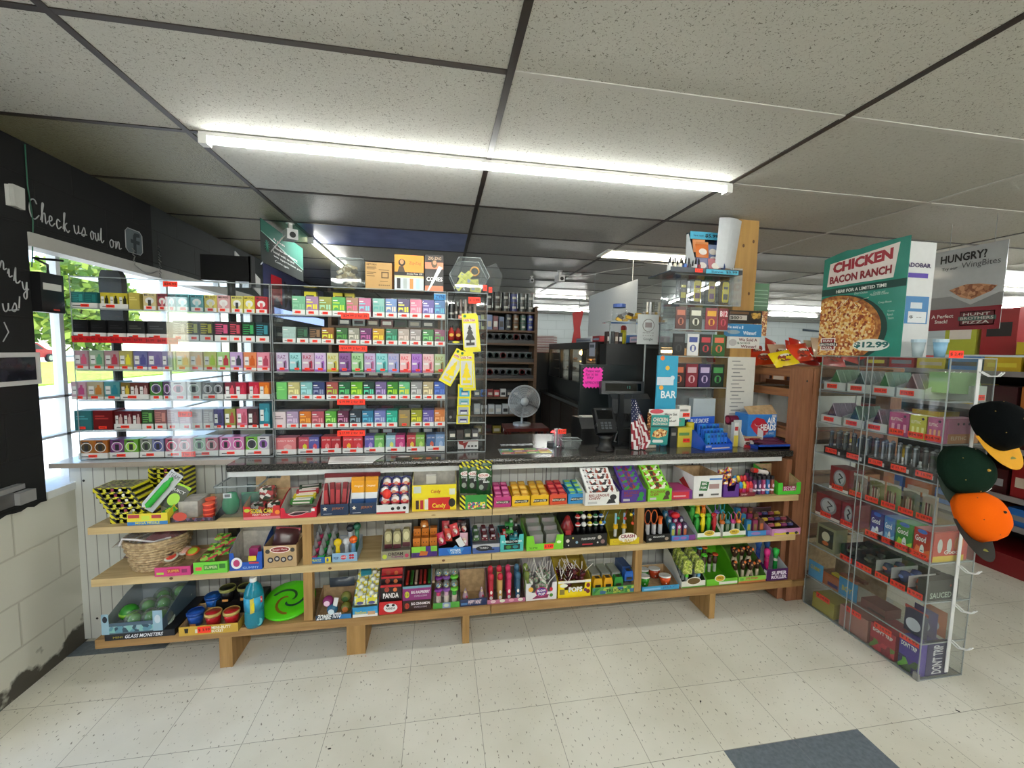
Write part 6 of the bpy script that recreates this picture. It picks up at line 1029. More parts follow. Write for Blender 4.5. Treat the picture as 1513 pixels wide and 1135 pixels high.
# on top of the cases
ZT = 1.8335
p = at(515, 420, YC+.07)
o = empty('clear_bin', (p.x, YC+.06, ZT), 'clear plastic bin of vape packs on top of the middle case', 'bin'); m = MB(); wb = .075
m.box(-wb, wb, -.05, -.047, 0, .15, PLAST); m.box(-wb, -wb+.003, -.05, .06, 0, .17, PLAST); m.box(wb-.003, wb, -.05, .06, 0, .17, PLAST); m.box(-wb, wb, .057, .06, 0, .17, PLAST); m.build('bin_body', o)
m = MB(); m.tube([(-wb, -.05, .15), (wb, -.05, .15), (wb, .06, .17), (-wb, .06, .17), (-wb, -.05, .15)], .003, EDGE, 6); m.build('rim', o)
rr = random.Random(5)
for k in range(13):
    c = ('8a7a5a', '6a6250', 'a89a78', '4a4438', '7a6a4a')[k % 5]; m = MB(); m.box(-.028, .028, -.01, .01, -.010, .010, M(c, .3)); m.fr(-.02, .0, -.006, .006, M('c8c0a8'), -.011)
    g(m, 'vape_pack', 'small brown foil vape pack piled in the clear bin on the middle case', 'vape pack', p.x+rr.uniform(-.03, .03), YC+.06+rr.uniform(-.03, .03), ZT+.018+.008*k, 'brown packs in the clear bin', (rr.uniform(-.2, .2), rr.uniform(-.5, .5), rr.uniform(-.3, .3)))
def topbox(ua, ub, vt, col, label, fn, nm='carton', d=.09, y=YC+.03):
    xa, xb = at(ua, 420, y).x, at(ub, 420, y).x; h = at((ua+ub)/2, vt, y).z-ZT; m = MB(); m.box(0, xb-xa, 0, d, 0, h, col); fn(m, xb-xa, h); tag(m.build(nm, None, (xa, y, ZT)), label, 'carton')
def kf(m, w, h):
    k = M('5a4426'); m.text('RETURN', w*.05, w*.42, h*.88, h*.95, k, -.001, .05)
    for q, (a, b, z) in enumerate(((.05, .4, .82), (.05, .42, .78), (.05, .35, .74), (.05, .4, .62), (.05, .3, .56), (.55, .85, .3), (.05, .35, .48), (.5, .9, .72))): m.fr(w*a, w*b, h*z, h*(z+.02), k)
    m.fr(w*.6, w*.88, h*.42, h*.66, k); m.fr(w*.64, w*.84, h*.46, h*.62, M('b08c58'), -.001)
    for q in range(6): m.ellipse(w*(.52+.075*q), h*.16, w*.022, h*.025, k)
topbox(540, 579, 388, M('b8925c', .6), 'brown printed cardboard carton on top of the middle case', kf, d=.11)
def zz1(m, w, h):
    m.fr(0, w, h*.42, h*.52, BLACK); m.text('Smoke Free 100', w*.42, w*.95, h*.45, h*.5, M('f0e8d8'), -.0012); m.fr(0, w, h*.36, h*.42, M('e8c890')); m.fr(0, w, 0, h*.36, M('c8d0d4')); m.ellipse(w*.25, h*.78, w*.12, h*.1, M('2a2014')); m.ellipse(w*.25, h*.8, w*.07, h*.07, M('b88a5a'), -.0012); m.poly([(w*.1, h*.52), (w*.36, h*.52), (w*.3, h*.68), (w*.16, h*.68)], M('4a3a24'), -.001, 0)
    m.text('Zig-Zag', w*.5, w*.9, h*.72, h*.82, M('8a4a14'), -.001)
    for q, c in enumerate(('1c1c1e', 'a8b0b0', 'd88a4a', 'b0ccd8')): m.fr(w*(.08+.22*q), w*(.2+.22*q), h*.05, h*.34, M(c), -.0012)
topbox(583, 626, 377, M('e08f24', .35), 'orange and white carton with a bearded man on top of the middle case', zz1)
def zz2(m, w, h):
    m.fr(w*.0, w, h*.62, h*.80, M('e0886a')); m.fr(0, w, 0, h*.16, M('d8825f')); m.ellipse(w*.5, h*.76, w*.17, h*.11, M('5a4a34'), -.0012); m.ellipse(w*.52, h*.79, w*.1, h*.06, M('c09070'), -.0018); m.poly([(w*.1, 0), (w*.2, 0), (w*.95, h*.66), (w*.75, h*.71)], M('dcdcda'), -.003, -.001)
    m.text('ZIG-ZAG', w*.15, w*.88, h*.87, h*.95, M('c8a88a'), -.001, .03); m.text('CONES', w*.08, w*.95, h*.28, h*.40, M('f0f0f0'), -.004, .06)
topbox(628, 655, 377, M('1c1412', .35), 'black and peach carton reading CONES on top of the middle case', zz2)
# hexagonal clear jar
hx = at(693, 405, YC+.07)
o = empty('clear_jar', (hx.x, YC+.07, ZT), 'six-sided clear jar of yellow packs on the narrow case', 'jar'); HX = [(-.062, 0), (.062, 0), (.108, .095), (.058, .19), (-.058, .19), (-.108, .095)]
m = MB(); n6 = len(HX)
for k in range(n6):
    a, b = HX[k], HX[(k+1) % n6]; m.quad((a[0], -.05, a[1]), (b[0], -.05, b[1]), (b[0], .06, b[1]), (a[0], .06, a[1]), PLAST)
m.poly(HX, PLAST, -.052, -.05); m.poly(HX, PLAST, .06, .062); m.build('jar_body', o)
m = MB(); m.tube([(x, -.051, z) for x, z in HX+HX[:1]], .0026, EDGE, 6); m.tube([(x, .061, z) for x, z in HX+HX[:1]], .0026, EDGE, 6); m.build('rims', o)
m = MB(); m.poly([(x*.8+.0, z*.8+.02) for x, z in HX], clear('jar_lid', 'f0f0f0', 1.2, .06), 0, .008); lo_ = m.build('lid', o, (.135, .02, .0), rot=(0, -.15, -.9))
price(o, .085, .03, .022, .032, -.054); price(o, .115, .022, .02, .03, -.05)
rr = random.Random(11)
for k in range(15):
    c = M(('c8c850', 'd0cc60', 'b8b848')[k % 3], .35); m = MB(); m.box(-.030, .030, 0, .005, -.018, .018, c); m.text('TOP', .0, .024, -.01, .006, M('3a3a2a'), -.001); m.fr(-.022, -.004, -.008, .010, M('8a94b0'), -.001)
    fan = k < 8
    g(m, 'rolling_paper_pack', ('yellow pack fanned at the left of the six-sided jar' if fan else 'yellow pack lying in front in the six-sided jar'), 'rolling papers', hx.x+(-.052+.006*k if fan else rr.uniform(-.03, .055)), YC+(.05+.006*k if fan else .035+.004*k), ZT+(.045+.008*k if fan else .025+rr.random()*.07), 'fanned yellow packs' if fan else 'front yellow packs', (0, (-.95+.03*k if fan else rr.uniform(-.2, .6)), 0))
m = MB(); m.tube([(.024*math.cos(a*PI/8), 0, .024*math.sin(a*PI/8)) for a in range(17)], .005, M('d8983a', .4), 6); g(m, 'orange_ring', 'orange ring sticker inside the six-sided jar', 'ring', hx.x+.035, YC+.12, ZT+.135)
# TV and hanging teal sign
m = MB(); m.box(0, .245, 0, .04, 0, .135, M('050506', .25)); o = tag(m.build('monitor', None, (-1.262, 2.5, 1.868)), 'black flat monitor standing behind the left acrylic case', 'monitor'); m = MB(); m.box(.235, .250, .0, .045, -.02, .14, M('121214', .4)); m.build('bezel', o); m = MB(); m.cyl(.02, -.92, -.0, M('141416', .4), (.12, .06, 0)); m.build('stand', o)
cx0, cx1, cz0, cz1 = max(-1.765, at(97, 440, 2.5).x), at(172, 440, 2.5).x, at(130, 478, 2.5).z, at(130, 396, 2.5).z; cw_ = cx1-cx0; ch_ = cz1-cz0
o = empty('desk_screen', ((cx0+cx1)/2, 2.56, .951), 'black rounded screen back standing behind the left acrylic case by the window', 'monitor'); m = MB(); m.poly([(a*cw_/2, cz0-.951+b*ch_) for a, b in ((-1, 0), (1, 0), (1, .75), (.92, .92), (.7, 1), (-.7, 1), (-.92, .92), (-1, .75))], M('0c0d0f', .5), -.02, .02); m.build('screen_back', o); m = MB(); m.cyl(.02, .012, cz0-.94, BLACK); m.cyl(.08, 0, .012, BLACK, n=18); m.build('stand', o)
m = MB(); L_ = .86
m.polyx([(0, 0), (L_, 0), (L_, .28), (0, .28)], M('28312f', .85), 0, .003); m.polyx([(0, .20), (L_*.35, .17), (L_, .10), (L_, .28), (0, .28)], M('2a7566', .8), .003, .0045); m.polyx([(0, .195), (L_*.35, .165), (L_, .095), (L_, .10), (L_*.35, .17), (0, .20)], M('6ab8a4', .35), .0045, .0055)
m.T = Matrix(((0, 0, 0, .0062), (1, 0, 0, 0), (0, 0, 1, 0), (0, 0, 0, 1))); m.T = Matrix(((0, -1, 0, .004), (1, 0, 0, 0), (0, 0, 1, 0), (0, 0, 0, 1)))
for t, a, b, z0, z1 in (('As you are', .2, .42, .185, .205), ('Thanks for shopping', .2, .7, .13, .15), ('local with us and', .2, .62, .10, .118), ('we appreciate you', .2, .8, .068, .088), ('Come again', .22, .5, .035, .055)): m.text(t, a, b, z0, z1, M('c8d4d0'), -.003, .03)
for k in range(6): a = k*PI/6; m.tube([(.09+.04*math.cos(a), -.003, .12+.04*math.sin(a)), (.09-.04*math.cos(a), -.003, .12-.04*math.sin(a))], .0015, M('5ab8a0'), 4)
m.T = None
tag(m.build('hanging_sign', None, (-1.18, 3.06, 2.085)), 'grey and teal hanging sign below the ceiling, left', 'sign')
def camdev(name, x, y, z, s, label, rz=0, wire=None):
    o = empty(name, (x, y, z), label, 'security camera', None, rz); m = MB(); m.cyl(.03*s, -.006, 0, WHITE); m.box(-.012*s, .012*s, -.012*s, .012*s, -.05*s, -.005, WHITE); m.build('mount', o)
    m = MB(); m.box(-.035*s, .035*s, -.05*s, .05*s, -.12*s, -.05*s, M('d4d4d4', .35)); m.build('body', o); m = MB(); m.cyl(.02*s, -.054*s, -.048*s, BLACK, (0, 0, -.09*s), 14, 'y'); m.build('lens', o)
    if wire: m = MB(); m.tube(wire, .004, M('c8c8c8', .4), 5); m.build('cable', o)
camdev('security_camera', -1.04, 3.20, CH, 1, 'white boxy security camera on the ceiling beside the teal sign', .6, [(0, 0, -.06), (-.05, .0, -.11), (-.1, .1, -.2), (-.14, .2, -.28)])
camdev('security_camera', 1.25, 4.36, CH, 1.0, 'white security camera on the ceiling with a long drooping wire', .2, [(.03, 0, -.05), (.2, -.1, -.06), (.4, -.3, -.02), (.62, -.6, .0)])
camdev('security_camera', 1.03, 4.76, CH, .6, 'smaller white dome-like camera farther along the ceiling')
m = MB(); m.tube([(1.9, 3.75, CH-.004), (2.1, 3.6, CH-.04), (2.45, 3.4, CH-.05), (2.6, 3.3, CH-.03)], .004, M('c8c8c8'), 5); tag(m.build('ceiling_cable'), 'thin white cable running under the ceiling by the recessed light', 'cable')
m = MB(); m.box(-.03, 0, 0, 2.2, 0, .52, M('3a3f66', .35)); m.box(0, .004, .0, 2.2, .0, .10, glow('8fa4d8', 1.2)); m.T = Matrix(((0, -1, 0, .004), (1, 0, 0, 0), (0, 0, 1, 0), (0, 0, 0, 1)))
m.poly([(.18, .14), (.33, .22), (.48, .14), (.48, .44), (.18, .44)], M('d0182c', .4), -.003, 0); m.text('Marlboro', .55, 1.95, .12, .42, M('0c0e20'), -.003, .03); m.T = None
tag(m.build('wall_sign', None, (-1.775, 4.65, 1.84)), 'blue lit wall sign with a red chevron and black lettering', 'sign')
m = MB(); m.polyx([(0, 0), (.5, -.16), (.5, .0), (0, .16)], M('c8c8c8', .5), 0, .01); tag(m.build('paper_poster', None, (-1.775, 4.05, 2.18)), 'small slanting white paper on the left wall above the monitor', 'poster')
# colourful mat, jars, reader, register
m = MB(); m.box(0, .30, 0, .13, 0, .0015, M('8a8e90', .2))
for i in range(4):
    for j in range(3): m.quad((.01+.072*i, .008+.04*j, .0018), (.078+.072*i, .008+.04*j, .0018), (.078+.072*i, .044+.04*j, .0018), (.01+.072*i, .044+.04*j, .0018), M(('b8486a', 'c8c04a', '4aa04a', 'c89a3a', '3a7a9a', '8a4a8a', '6ab04a', 'd0c848')[(i*3+j*2) % 8])); m.quad((.02+.072*i, .016+.04*j, .002), (.06+.072*i, .016+.04*j, .002), (.06+.072*i, .03+.04*j, .002), (.02+.072*i, .03+.04*j, .002), M(('e8e0a0', '8a2a4a', 'f0e8d0')[(i+j) % 3]))
tag(m.build('counter_mat', None, (.33, 2.22, ZC+.0005)), 'colourful advertising mat lying on the dark counter', 'mat')
m = MB(); m.quad((0, 0, .001), (.2, 0, .001), (.2, .05, .001), (0, .05, .001), busy('c8ccd0 8a8e94 d8dce0 5a6066', 60)); tag(m.build('paper_strip', None, (.36, 2.42, ZC+.001)), 'grey and white paper strip behind the colourful counter mat', 'paper')
jx = at(838, 655, 2.36).x
o = empty('plastic_tub', (jx+.01, 2.33, ZC), 'clear plastic tub on the counter', 'tub'); m = MB()
for a, b, c, d in ((-.05, -.03, .05, -.03), (.05, -.03, .05, .04), (.05, .04, -.05, .04), (-.05, .04, -.05, -.03)): m.quad((a*.85, b*.85, .002), (c*.85, d*.85, .002), (c*1.15, d*1.15, .055), (a*1.15, b*1.15, .055), clear('tub_plastic', 'e8eeee', 1.3, .1))
m.box(-.042, .042, -.025, .034, 0, .002, PLAST); m.build('tub_body', o); m = MB(); m.tube([(-.058, -.036, .055), (.058, -.036, .055), (.058, .046, .055), (-.058, .046, .055), (-.058, -.036, .055)], .003, EDGE, 6); m.build('rim', o)
o = empty('lighter_display', (jx-.045, 2.40, ZC), 'clear round tub of pink and white lighters with an orange price card', 'display'); m = MB(); m.cyl(.038, 0, .075, clear('tub_plastic'), n=18); m.build('tub', o); price(o, .01, .098, .05, .028, -.045, '$ 2.49'); m = MB(); m.cyl(.03, 0, .02, M('3a3a3c'), (-.035, .02, 0)); m.lathe([(.014, 0), (.001, .012)], glow('ff3a3a', 3), (-.035, -.0, .085), 10); m.build('red_light', o)
for k in range(7): a = k*.9; m = MB(); m.cyl(.006, 0, .085, M(('c86a8a', 'e0e0e0', 'd8a0b8')[k % 3], .3), n=8); m.cyl(.0065, .085, .1, M('b8bcc0', .3), n=8); g(m, 'lighter', 'pink or white lighter standing in the round clear tub', 'lighter', jx-.045+.02*math.cos(a), 2.40+.02*math.sin(a), ZC+.004, 'lighters in the round tub')
DK = M('121315', .35); DK2 = M('22262a', .35)
# black board with pink star
bx = .952; m = MB(); m.box(0, .42, 0, .03, 0, .487, M('1c2224', .3)); o = tag(m.build('black_board', None, (bx, 2.74, ZC)), 'large black panel standing at the back edge of the counter', 'panel')
sx0, sz0, sw = .968, 1.272, .148; pts = []; N_ = 6
for k in range(N_): pts += [(k/N_*sw, 0), ((k+.5)/N_*sw, .012)]
for k in range(N_): pts += [(sw, k/N_*sw), (sw-.012, (k+.5)/N_*sw)]
for k in range(N_): pts += [(sw-k/N_*sw, sw), (sw-(k+.5)/N_*sw, sw-.012)]
for k in range(N_): pts += [(0, sw-k/N_*sw), (.012, sw-(k+.5)/N_*sw)]
m = MB(); m.poly(pts, M('ff3cb8', .6), -.004, -.001)
for t, a, b, z in (('Please wait', .02, .125, .112), ('for it to', .02, .11, .088), ('say', .03, .08, .062), ('APPROVED', .015, .13, .03)): m.text(t, a, b, z, z+.02, M('8a1a6a'), -.006, .02)
tag(m.build('star_sign', None, (sx0, 2.738, sz0)), 'hot pink zigzag-edged card with handwriting on the black panel', 'sign')
# register screen back
o = empty('cash_register', (1.13, 2.45, ZC), 'black cash register with its screen back facing the shopper', 'cash register')
m = MB(); m.box(-.06, .16, 0, .29, 0, .09, DK); m.build('base', o)
m = MB(); m.polyx([(0, .10), (.03, .10), (.08, .30), (.05, .31), (.01, .28)], DK2, -.06, .20); [m.box(-.055+.013*k, -.048+.013*k, -.006, -.001, .14, .19, DK) for k in range(15)]; m.build('screen_back', o)
m = MB(); m.T = Matrix.Translation((.04, .10, .345)) @ Matrix.Rotation(-.12, 4, 'Z') @ Matrix.Rotation(-.15, 4, 'X'); m.box(-.14, .14, -.03, .03, -.045, .04, DK2); m.fr(-.115, .12, -.025, .025, M('050607', .1), -.031); m.text('12', .03, .05, -.008, .008, M('3f8a80'), -.032); m.T = None; m.box(0, .06, .09, .14, .28, .31, DK); m.build('customer_display', o)
o = empty('receipt_printer', (.95, 2.42, ZC), 'black receipt printer left of the card reader stand', 'printer'); m = MB(); m.polyx([(0, 0), (.2, 0), (.2, .15), (.06, .16), (0, .10)], M('0e0f11', .3), -.09, .10); m.build('body', o); m = MB(); m.box(-.06, .07, .06, .14, .158, .163, M('d8d8d0')); m.build('paper_slot', o)
o = empty('card_reader', (.955, 2.27, ZC), 'black card payment terminal on a stand', 'card reader'); m = MB(); m.lathe([(.055, 0), (.055, .01), (.04, .02), (.035, .07), (.045, .09)], M('08080a', .35), n=20); m.build('stand', o)
m = MB(); m.T = Matrix.Translation((0, -.01, .10)) @ Matrix.Rotation(-.55, 4, 'X'); m.box(-.058, .062, -.02, .02, 0, .155, M('16181b', .3)); m.box(-.058, -.055, -.02, .02, .04, .06, M('b0b4b8', .3)); m.build('terminal_body', o)
m2 = MB(); m2.T = m.T; m2.fr(-.045, .05, .085, .14, M('050608', .08), -.021); m2.fr(-.01, .015, .143, .148, M('6a6e72'), -.021); m2.build('screen', o)
m2 = MB(); m2.T = m.T; [m2.box(-.032+.024*i, -.016+.024*i, -.023, -.02, .022+.016*j, .032+.016*j, M('4a4e54', .4)) for i in range(3) for j in range(3)]; m2.build('keypad', o)
m = MB(); m.tube([(.05, .0, .12), (.09, .04, .10), (.10, .10, .03), (.13, .12, .02)], .0035, M('b8bcbc', .4), 6); m.build('cable', o)
# flag
m = MB(); m.box(1.075, 1.105, 2.36, 2.38, ZC, 1.27, M('14181c', .3)); m.box(1.03, 1.16, 2.30, 2.42, ZC, ZC+.01, M('101214', .3)); tag(m.build('display_pole'), 'thin black square pole standing beside the flag', 'pole')
def flag():
    m = MB(); NX, NZ = 10, 26; R_1, WH, NV = M('8a1c2c', .6), M('dcd8d8', .6), M('1a2348', .6)
    def P(i, j):
        a, b = i/NX, j/NZ; wd = .030+.075*min(1, b*1.3)-.03*max(0, b-.85)/.15*a; return (-.028+.02*b+a*wd*1.05, .012*math.sin(a*9+b*2), .30*(1-b))
    vs = [P(i, j) for j in range(NZ+1) for i in range(NX+1)]; b0 = len(m.v); m.v += vs
    for j in range(NZ):
        for i in range(NX):
            if i*.5+j < 12: c = NV
            else: c = R_1 if int((i*1.0-j*.30+20)/1.35) % 2 else WH
            m.f.append((j*(NX+1)+i, (j+1)*(NX+1)+i, (j+1)*(NX+1)+i+1, j*(NX+1)+i+1)); m.mi.append(m.m(c)); m.sm.append(True)
    for j in range(9):
        for i in range(4):
            x, y, z = P(1.4+2.3*i+(j % 2)*1.1, 1+j*1.1); m.ellipse(x, z, .0028, .0030, WH, y-.0016, 6)
    return m
tag(flag().build('flag', None, (1.125, 2.25, .955)), 'small draped United States flag standing on the counter', 'flag')
m = MB(); m.tube([(1.12, 2.29, ZC), (1.12, 2.29, ZC+.32)], .003, BLACK, 6); tag(m.build('flag_stick'), 'thin black stick holding the small flag', 'stick')
# pizza cards
PZ = busy('c88a4a e8c080 a85a2a d8a860 8a3a1c f0d8a0', 110, .4)
m = MB(); m.poly([(0, .06), (.022, .05), (.026, .17), (.02, .21), (.0, .22), (-.004, .12)], busy('5a2a14 8a4a20 c8965a 3a1a0c', 120), 0, .004); tag(m.build('pizza_standee', None, (1.228, 2.29, ZC)), 'tall narrow brown pizza-crust cutout card', 'card')
m = MB(); m.box(0, .20, 0, .004, .13, .235, WHITE); m.text("We've Got", .1, .185, .195, .212, BLACK, -.001, .03); m.text('Your', .1, .15, .175, .19, BLACK, -.001, .03); m.text('Number!', .1, .18, .155, .17, BLACK, -.001, .03); m.ellipse(.05, .222, .045, .014, M('d05060'), -.001); m.box(.08, .084, .0, .004, 0, .13, BLACK); tag(m.build('pizza_card', None, (1.245, 2.31, ZC)), 'white card with black lettering behind the teal pizza card', 'card')
m = MB(); m.box(0, .115, 0, .004, 0, .18, M('2f9a94', .4)); m.text('CHICKEN', .01, .105, .14, .165, M('e8d8d0'), -.001, .06); m.text('BACON RANCH', .01, .105, .12, .135, M('e8d8d0'), -.001, .05); m.fr(0, .115, .105, .115, M('1a5a5a')); m.poly([(.008, .05), (.05, .04), (.1, .055), (.108, .085), (.06, .098), (.02, .08)], PZ, -.002, 0); m.poly([(.02, .012), (.08, .012), (.086, .02), (.08, .03), (.02, .03), (.014, .02)], WHITE, -.0016, 0)
tag(m.build('pizza_card', None, (1.245, 2.285, ZC+.025), rot=(0, .03, 0)), 'small teal CHICKEN BACON RANCH card on the counter', 'card')
m = MB(); m.box(0, .07, 0, .07, 0, .02, M('24282a')); m.fr(.0, .07, .002, .018, M('c8c0b0')); tag(m.build('dark_block', None, (1.225, 2.30, ZC)), 'dark block under the pizza cards', 'block')
for nm, lab, ua, ub, vt, vb, y, cc, fn in (('price_card', 'white small box with an orange tag beside the white pizza card', 1003, 1021, 600, 620, 2.33, 'dcd8d4', 0), ('teal_card', 'plain teal card strip low beside the pizza card', 984, 1012, 618, 630, 2.32, '3aa090', 0), ('dark_box', 'dark glossy box under the teal card strip', 990, 1001, 632, 658, 2.30, '202428', 0), ('yellow_box', 'small yellow box with an orange price tag on the counter', 1001, 1023, 632, 660, 2.30, 'c8b83a', 1)):
    p0 = at(ua, vb, y); p1 = at(ub, vt, y); z0 = ZC if vb > 640 else p0.z; m = MB(); m.box(0, p1.x-p0.x, 0, .05, 0, p1.z-z0, M(cc, .35)); m.fr(.006, (p1.x-p0.x)*.8, (p1.z-z0)*.6, (p1.z-z0)*.75, M('5a8a4a' if fn else '8a8884'))
    o = tag(m.build(nm, None, (p0.x, y, z0)), lab, 'box')
    if fn or nm == 'price_card': price(o, (p1.x-p0.x)*.6, (p1.z-z0)*.35, .045, .024, -.002, '$9.99')
    if z0 > 1: m = MB(); m.box(.01, .014, .02, .024, ZC-z0, 0, EDGE); m.build('leg', o)
m = MB(); m.lathe([(.001, 0), (.022, 0), (.024, .03), (.023, .12), (.025, .14), (.020, .15)], M('b8a820', .25), n=14); tag(m.build('gold_bag', None, (1.535, 2.33, ZC)), 'shiny yellow-gold upright pack next to the blue lighter display', 'pack')
# blue lighter display
bx0 = at(1037, 664, 2.22).x; 
def bsd():
    m = MB(); bl = M('1f58c8', .3); m.box(0, .20, 0, .02, 0, .035, bl); m.polyx([(0, 0), (.16, 0), (.16, .12), (.08, .10), (0, .04)], bl, 0, .003); m.polyx([(0, 0), (.16, 0), (.16, .12), (.08, .10), (0, .04)], bl, .197, .2); m.box(0, .20, .155, .16, 0, .18, bl)
    m.T = Matrix.Translation((0, .154, 0)); m.text('BLUE SMOKE', .015, .15, .14, .168, M('dce4f0'), -.001, .05, .1); m.T = None; m.fr(.05, .18, .01, .018, M('c8b8c0')); m.text('BLUE SMOKE', .005, .045, .02, .033, M('dce4f0'), -.001, .04); return m
o = tag(bsd().build('lighter_display', None, (bx0, 2.19, ZC), rz=.12), 'blue stepped display box reading BLUE SMOKE on the counter', 'display box')
for j in range(3):
    for i in range(6):
        m = MB(); m.box(-.011, .011, 0, .02, 0, .085, M('2a6ad0' if (i+j) % 3 else '2a86c8', .3)); m.text('100', -.007, .007, .06, .075, M('101a3a'), -.001, .05); m.fr(-.006, .006, .02, .03, M('101a3a'))
        g(m, 'blue_pack', 'slim blue pack, %s column, %s row of the BLUE SMOKE display' % (ORD[i], ('front', 'middle', 'back')[j]), 'slim pack', bx0+.045+.025*i-.004*j, 2.225+.035*j+.003*i, ZC+.012+.022*j, 'slim blue packs', (0, 0, .12))
# white display with cups, air heads
x0 = at(1096, 664, 2.27).x; m = MB(); m.box(0, .13, .10, .104, 0, .155, M('c8c8c6')); m.polyx([(0, 0), (.1, 0), (.1, .155), (.05, .12), (0, .05)], M('dcdcda'), 0, .003); m.polyx([(0, 0), (.1, 0), (.1, .155), (.05, .12), (0, .10)], M('dcdcda'), .128, .131); m.box(0, .13, 0, .003, 0, .012, M('b02830')); m.box(.003, .128, .004, .1, .058, .0605, KRAFT)
tag(m.build('display_box', None, (x0, 2.255, ZC)), 'white open display box of round red cups beside the blue display', 'display box')
for k in range(2): m = MB(); m.cyl(.027, 0, .052, M('a02028', .3), n=18); m.cyl(.0275, .012, .036, M('e0dcd8'), n=18); m.ellipse(.0, .022, .016, .010, M('3a1614'), -.028); g(m, 'round_cup', '%s round red and white cup in the white display box' % ('left', 'right')[k], 'cup', x0+.033+.058*k, 2.29, ZC+.003)
m = MB(); m.box(0, .03, 0, .03, 0, .15, M('dcdcda')); m.fr(.004, .026, .10, .125, M('a82830')); m.fr(.0, .03, .0, .07, M('c8b840')); tag(m.build('narrow_box', None, (x0-.045, 2.29, ZC)), 'narrow white box with a red spot behind the blue display', 'box')
ax = 1.915; m = MB(); m.box(0, .205, 0, .12, 0, .145, M('2f7ac8', .35)); m.quad((0, 0, .145), (.205, 0, .145), (.205, .05, .20), (0, .05, .19), KRAFT); m.poly([(.02, .07), (.05, .03), (.09, .02), (.13, .05), (.14, .08), (.11, .115), (.06, .125), (.03, .10)], M('b01c30'), -.0012, 0); m.ellipse(.10, .045, .05, .04, M('b01c30'), -.0009)
m.tube([(.045, -.002, .085), (.06, -.002, .072), (.08, -.002, .07), (.1, -.002, .082)], .002, M('f0e8e8'), 4); m.text('AIR', .135, .198, .085, .125, M('f4f4f6'), -.0018, .06); m.text('HEADS', .09, .2, .04, .082, M('f4f4f6'), -.0026, .08); m.fr(.17, .2, .125, .142, M('c8ccd4')); m.text('60 BARS', .13, .19, .015, .03, M('d0d8e8'), -.0018)
tag(m.build('candy_box', None, (ax, 2.30, ZC+.055), rz=0), 'blue and red AIR HEADS candy box by the redwood post', 'candy box')
m = MB(); m.box(0, .22, 0, .20, 0, .018, M('1f4aa8', .35)); m.box(0, .22, 0, .003, .0, .03, M('1f4aa8', .35)); m.box(.01, .21, .12, .19, .018, .053, M('1f4aa8', .35)); tag(m.build('candy_tray', None, (ax-.01, 2.19, ZC)), 'blue tray with dark candy bars in front of the AIR HEADS box', 'tray')
for k in range(5): m = bar(.19, .02, .012, M('3a1420' if k % 2 else '5a1c34', .3), M('8a4a6a')); g(m, 'candy_bar', '%s dark wrapped candy bar from the front in the blue tray' % ORD[k], 'candy bar', ax+.11, 2.195+.019*k, ZC+.019+.005*k)
m = MB(); m.cyl(.03, 0, .06, M('6a1a34', .3), (0, 0, 0), 16, 'x'); m.cyl(.02, -.001, .0, M('b83a5a'), (0, 0, 0), 16, 'x'); g(m, 'candy_roll', 'dark purple round roll beside the AIR HEADS box', 'roll', ax-.068, 2.40, ZC+.15)
m = MB(); m.box(0, .06, 0, .1, 0, .119, GREYB); tag(m.build('cardboard_box', None, (ax-.085, 2.37, ZC)), 'plain grey box behind the white display box', 'box')
# teal tall card
m = MB(); p = at(986, 655, 2.32); m.box(0, .135, 0, .006, .30, .56, M('2a9ac0', .4)); m.box(0, .135, .006, .012, 0, .56, M('2a9ac0', .4)); [m.ellipse(.03+.04*(k % 3)*.9, .545-.06*k, .014, .014, M(('e8702a', 'e8b83a', 'c8e0e8', 'e0a03a')[k])) for k in range(4)]; m.fr(.0, .11, .38, .43, M('c8d4e0')); m.text('BAR', .03, .13, .30, .345, M('e8f0f4'), -.002, .04)
tag(m.build('tall_card', None, (1.30, 2.335, ZC)), 'tall narrow turquoise card with orange dots beside the acrylic tower', 'card')
# acrylic tower on counter
TX0, TX1, TY, TH = 1.40, 1.795, 2.36, 1.06
o = empty('acrylic_tower', (TX0, TY, ZC), 'tall clear acrylic display tower on the counter by the wooden pillar', 'display tower'); tw = TX1-TX0
m = MB(); m.box(0, .004, 0, .15, 0, TH, ACR); m.build('side_panel', o); m = MB(); m.box(tw-.004, tw, 0, .15, 0, TH, ACR); m.build('side_panel', o); m = MB(); m.box(0, tw, .146, .15, 0, TH, clear('frosted_back', 'eceff0', 1, .12)); m.build('back_panel', o)
for z in (.36, .555, .72, .875, TH-.004): m = MB(); m.box(-.0, tw, 0, .146, z, z+.004, ACR); m.box(0, tw, -.001, .002, z-.001, z+.005, EDGE); m.build('shelf', o)
m = MB(); m.box(-.06, tw+.02, -.05, .22, TH, TH+.008, M('4a5058', .15)); m.box(-.06, tw+.02, -.052, -.048, TH, TH+.028, M('3a4048', .2)); m.build('top_tray', o)
price(o, .12, TH+.012, .05, .022, -.056, '$ 9.99')
m = MB(); m.box(.17, .385, -.056, -.052, TH-.002, TH+.022, M('4ab0d0')); m.text('$5.99', .30, .375, TH+.002, TH+.018, M('10141a'), -.058, .04); m.text('Save', .2, .28, TH+.004, TH+.016, M('1a4a6a'), -.058, .03); m.build('price_strip', o)
